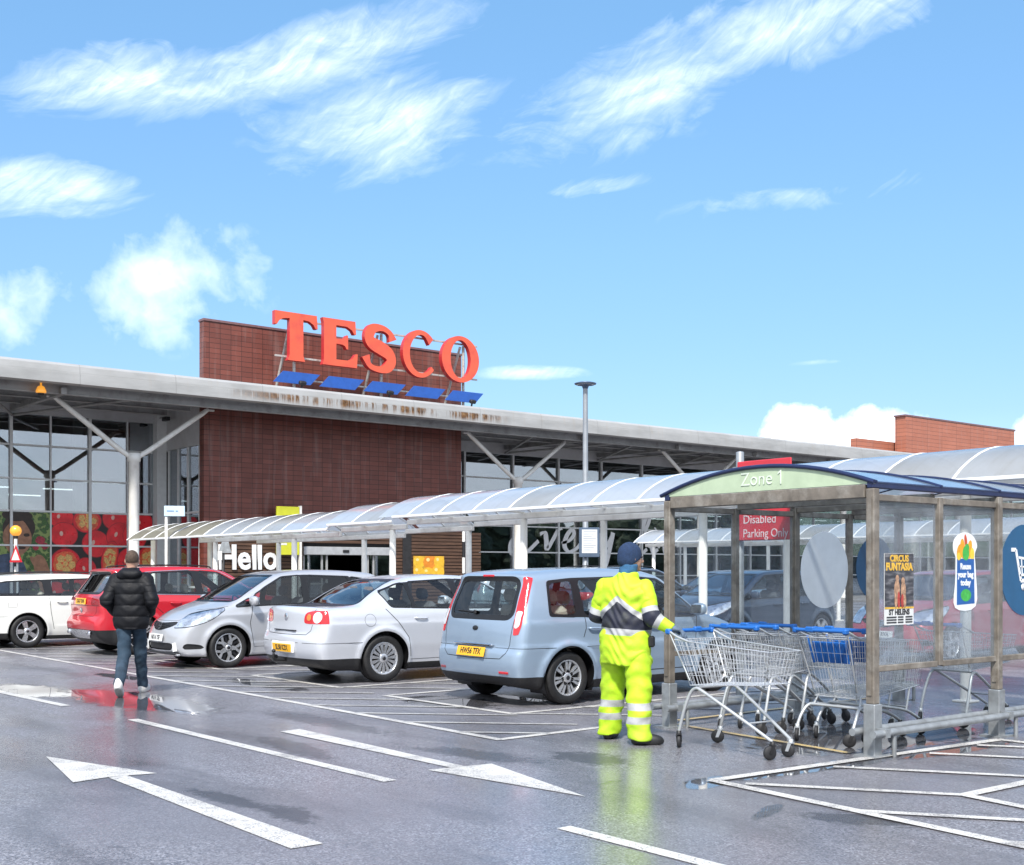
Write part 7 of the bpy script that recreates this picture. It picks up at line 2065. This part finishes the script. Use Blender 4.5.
def walker(root):
    hip = [(-.085, -.01, .93), (.085, .01, .93)]; knee = [(-.075, -.04, .52), (.078, .13, .52)]; ank = [(-.062, -.36, .165), (.062, .33, .085)]
    sh = [(-.180, .0, 1.415), (.180, .0, 1.415)]; elb = [(-.270, -.10, 1.16), (.270, -.10, 1.16)]; wr = [(-.20, .10, 1.00), (.20, .10, 1.00)]
    hc = (.0, .045, 1.645); hf, hl = head_fn(hc, .12, -.05)
    hands = [hand_fn(wr[i], (.35 if i == 0 else -.35, .5, -.55), (-1, 1)[i], (0, .6, .6), .4) for i in (0, 1)]
    def body(x, y, z):
        d = hf(x, y, z); d = smin(d, cone(x, y, z, (0, .0, 1.42), (0, .025, 1.58), .060, .054), .03)
        d = smin(d, loft(x, y, z, [(.86, 0, 0, .15, .10), (1.05, 0, 0, .145, .10), (1.25, 0, 0, .16, .105), (1.38, 0, 0, .165, .10), (1.47, 0, 0, .10, .07)]), .03)
        for i in (0, 1):
            d = smin(d, cone(x, y, z, hip[i], knee[i], .078, .054), .03); d = smin(d, cone(x, y, z, knee[i], ank[i], .054, .036), .02)
            d = smin(d, cone(x, y, z, sh[i], elb[i], .05, .04), .03); d = smin(d, cone(x, y, z, elb[i], wr[i], .04, .027), .02); d = smin(d, hands[i](x, y, z), .012)
        return d
    skin_of('body', body, (-.45, -.45, 0.0), (.45, .45, 1.80), .011, M_SKIN, root)
    def hair(x, y, z):
        px, py, pz = hl(x, y, z)
        d = ell(px, py, pz, (0, -.016, .024), (.081, .101, .107))
        return smax(d, smax(py - .055 + pz * .25, -.030 - pz + np.maximum(py + .02, 0) * .9, .02), .015)
    skin_of('hair', hair, (-.14, -.12, 1.52), (.14, .2, 1.80), .008, M_HAIR, root)
    for k in (-1, 1):
        e = MB(); blob(e, (hc[0] + k * .031 - .011, hc[1] + .09, hc[2] + .012), (.012, .012, .012), 1.0, 10, 8); e.build('eye', M_EYE, root)
    def jacket(x, y, z):
        d = loft(x, y, z, [(.81, 0, .0, .200, .145), (.95, 0, 0, .215, .160), (1.15, 0, 0, .215, .165), (1.33, 0, -.005, .212, .155), (1.43, 0, -.005, .165, .12), (1.50, 0, .0, .095, .09)], .025)
        ph = (z - .83) / .135
        q = np.abs(np.sin(PI * ph))
        d = d - .016 * np.sqrt(q) + .008
        for i in (0, 1): d = smin(d, cone(x, y, z, (sh[i][0] * .8, sh[i][1], sh[i][2]), [sh[i][k] * .65 + elb[i][k] * .35 for k in range(3)], .092, .085), .04)
        return d + wob(x, y, z, 40, .0035)
    jk = skin_of('quilted_jacket', jacket, (-.36, -.28, .76), (.36, .28, 1.58), .012, M_PUFF, root)
    for i in (0, 1):
        S0, E0, W0 = np.array(sh[i]), np.array(elb[i]), np.array(wr[i])
        def sleeve(x, y, z):
            d = smin(cone(x, y, z, S0, E0, .082, .074), cone(x, y, z, E0, W0, .074, .060), .03)
            s = ((x - S0[0]) * (E0 - S0)[0] + (y - S0[1]) * (E0 - S0)[1] + (z - S0[2]) * (E0 - S0)[2]) / np.linalg.norm(E0 - S0)
            return d - .010 * np.sqrt(np.abs(np.sin(PI * z / .105))) + .005 + wob(x, y, z, 45, .003)
        mn = np.minimum(np.minimum(S0, E0), W0) - .14; mx = np.maximum(np.maximum(S0, E0), W0) + .14
        skin_of('sleeve', sleeve, tuple(mn), tuple(mx), .011, M_PUFF, jk)
    def hood(x, y, z):
        d = ell(x, y, z, (0, -.085, 1.475), (.155, .085, .075))
        d = smin(d, smax(loft(x, y, z, [(1.43, 0, .0, .125, .11), (1.53, 0, .0, .105, .10), (1.56, 0, .0, .10, .095)], .02), -loft(x, y, z, [(1.3, 0, .02, .075, .08), (1.7, 0, .02, .075, .08)], .01), .015), .03)
        return d + wob(x, y, z, 35, .006)
    skin_of('hood', hood, (-.22, -.24, 1.36), (.22, .18, 1.64), .010, M_PUFF, jk)
    def jeans(x, y, z):
        d = loft(x, y, z, [(.80, 0, 0, .175, .125), (.97, 0, 0, .17, .12)], .03)
        for i in (0, 1):
            a = ank[i]; q = smin(cone(x, y, z, hip[i], knee[i], .096, .074), cone(x, y, z, knee[i], a, .074, .062), .03)
            ax = np.array(a) - np.array(knee[i]); ax = ax / np.linalg.norm(ax)
            g = (x - a[0]) * ax[0] + (y - a[1]) * ax[1] + (z - a[2]) * ax[2]
            d = smin(d, smax(q, g - .02, .012), .02)
        return d + wob(x, y, z, 26, .006) + wob(x, y, z, 55, .002)
    skin_of('jeans', jeans, (-.30, -.50, .0), (.30, .48, 1.03), .012, M_DENIM, root)
    for i in (0, 1):
        f, l = shoe_fn((ank[i][0], ank[i][1], ank[i][2] - .0), (.08, -.1)[i], (-.55, .10)[i]); a = ank[i]
        skin_of('trainer', f, (a[0] - .12, a[1] - .16, a[2] - .24), (a[0] + .12, a[1] + .28, a[2] + .12), .009, M_SHOEW, root)
person('person', 'man in a black quilted jacket, jeans and white trainers walking away', (5.40, 14.32), (.56, .83), walker)
# ------------------------------------------------------------------ the parked cars
P_BLUE = paint('ice_blue_paint', (.28, .365, .465), .35, .33)
P_SILV = paint('silver_paint', (.60, .62, .66), .35, .30)
P_SILV2 = paint('warm_silver_paint', (.50, .51, .53), .45, .30)
P_RED = paint('red_paint', (.50, .014, .026), .05, .28)
P_WHITE = paint('white_paint', (.74, .745, .70), 0, .35)
P_NAVY = paint('dark_blue_paint', (.028, .045, .075), .3, .28)
P_MAROON = paint('maroon_paint', (.30, .035, .055), .2, .3)
P_LBLUE = paint('pale_blue_paint', (.20, .30, .42), .3, .3)
GC = 'cars parked in the bays'
def bay(spec, pm_, name, label, u_end, v, flip, h=.034, rz=0):
    """u_end is where the car's end nearest the lane stands"""
    L = spec['L']
    return build_car(spec, pm_, name, label, (u_end + L / 2, v, 0), (PI if flip else 0) + rz, h, GC)
bay(spec_mpv(), P_BLUE, 'hatchback_car', 'pale blue five door hatchback parked beside the worker, yellow rear plate and tall red lamps', 8.13, 11.02, False, .03)
bay(spec_saloon(), P_SILV, 'saloon_car', 'silver four door saloon with tow ball, seen from behind, beside the pale blue hatchback', 7.62, 14.66, False, .03)
bay(spec_minimpv(), P_SILV2, 'hatchback_car', 'silver hatchback parked nose out with white front plate between the red car and the saloon', 7.24, 18.15, True, .03)
bay(spec_suv(), P_RED, 'suv_car', 'red sport utility car with a silver rear skid plate behind the walking man', 7.22, 21.83, False, .032)
bay(spec_estate(), P_WHITE, 'estate_car', 'white estate car at the far left of the row with black roof rails', 6.0, 25.1, False, .034)
s = spec_minimpv('PO14 LKD', 'five'); s['extras'] = s['extras'][:1] + s['extras'][2:]
bay(s, P_NAVY, 'hatchback_car', 'dark blue hatchback beyond the walkway, its windscreen seen through the trolley shelter', 16.7, 16.0, True, .05)
s = spec_minimpv('MX12 RVA', 'five'); s['extras'] = s['extras'][:1] + s['extras'][2:]
bay(s, P_MAROON, 'hatchback_car', 'maroon hatchback beyond the walkway behind the hazy side panels of the shelter', 16.9, 11.6, True, .05)
bay(spec_estate('CU11 HDB'), P_SILV, 'estate_car', 'silver estate car parked near the shop doors behind the saloon', 18.3, 25.3, False, .055)
s = spec_minimpv('FN08 TTU', 'multi'); s['extras'] = s['extras'][:1] + s['extras'][2:]
bay(s, P_LBLUE, 'hatchback_car', 'small pale blue car far behind the dark blue hatchback', 23.5, 22.5, True, .06)
bay(spec_suv(), P_NAVY, 'suv_car', 'dark blue sport utility car beyond the walkway post, behind the worker', 16.6, 19.4, False, .05)
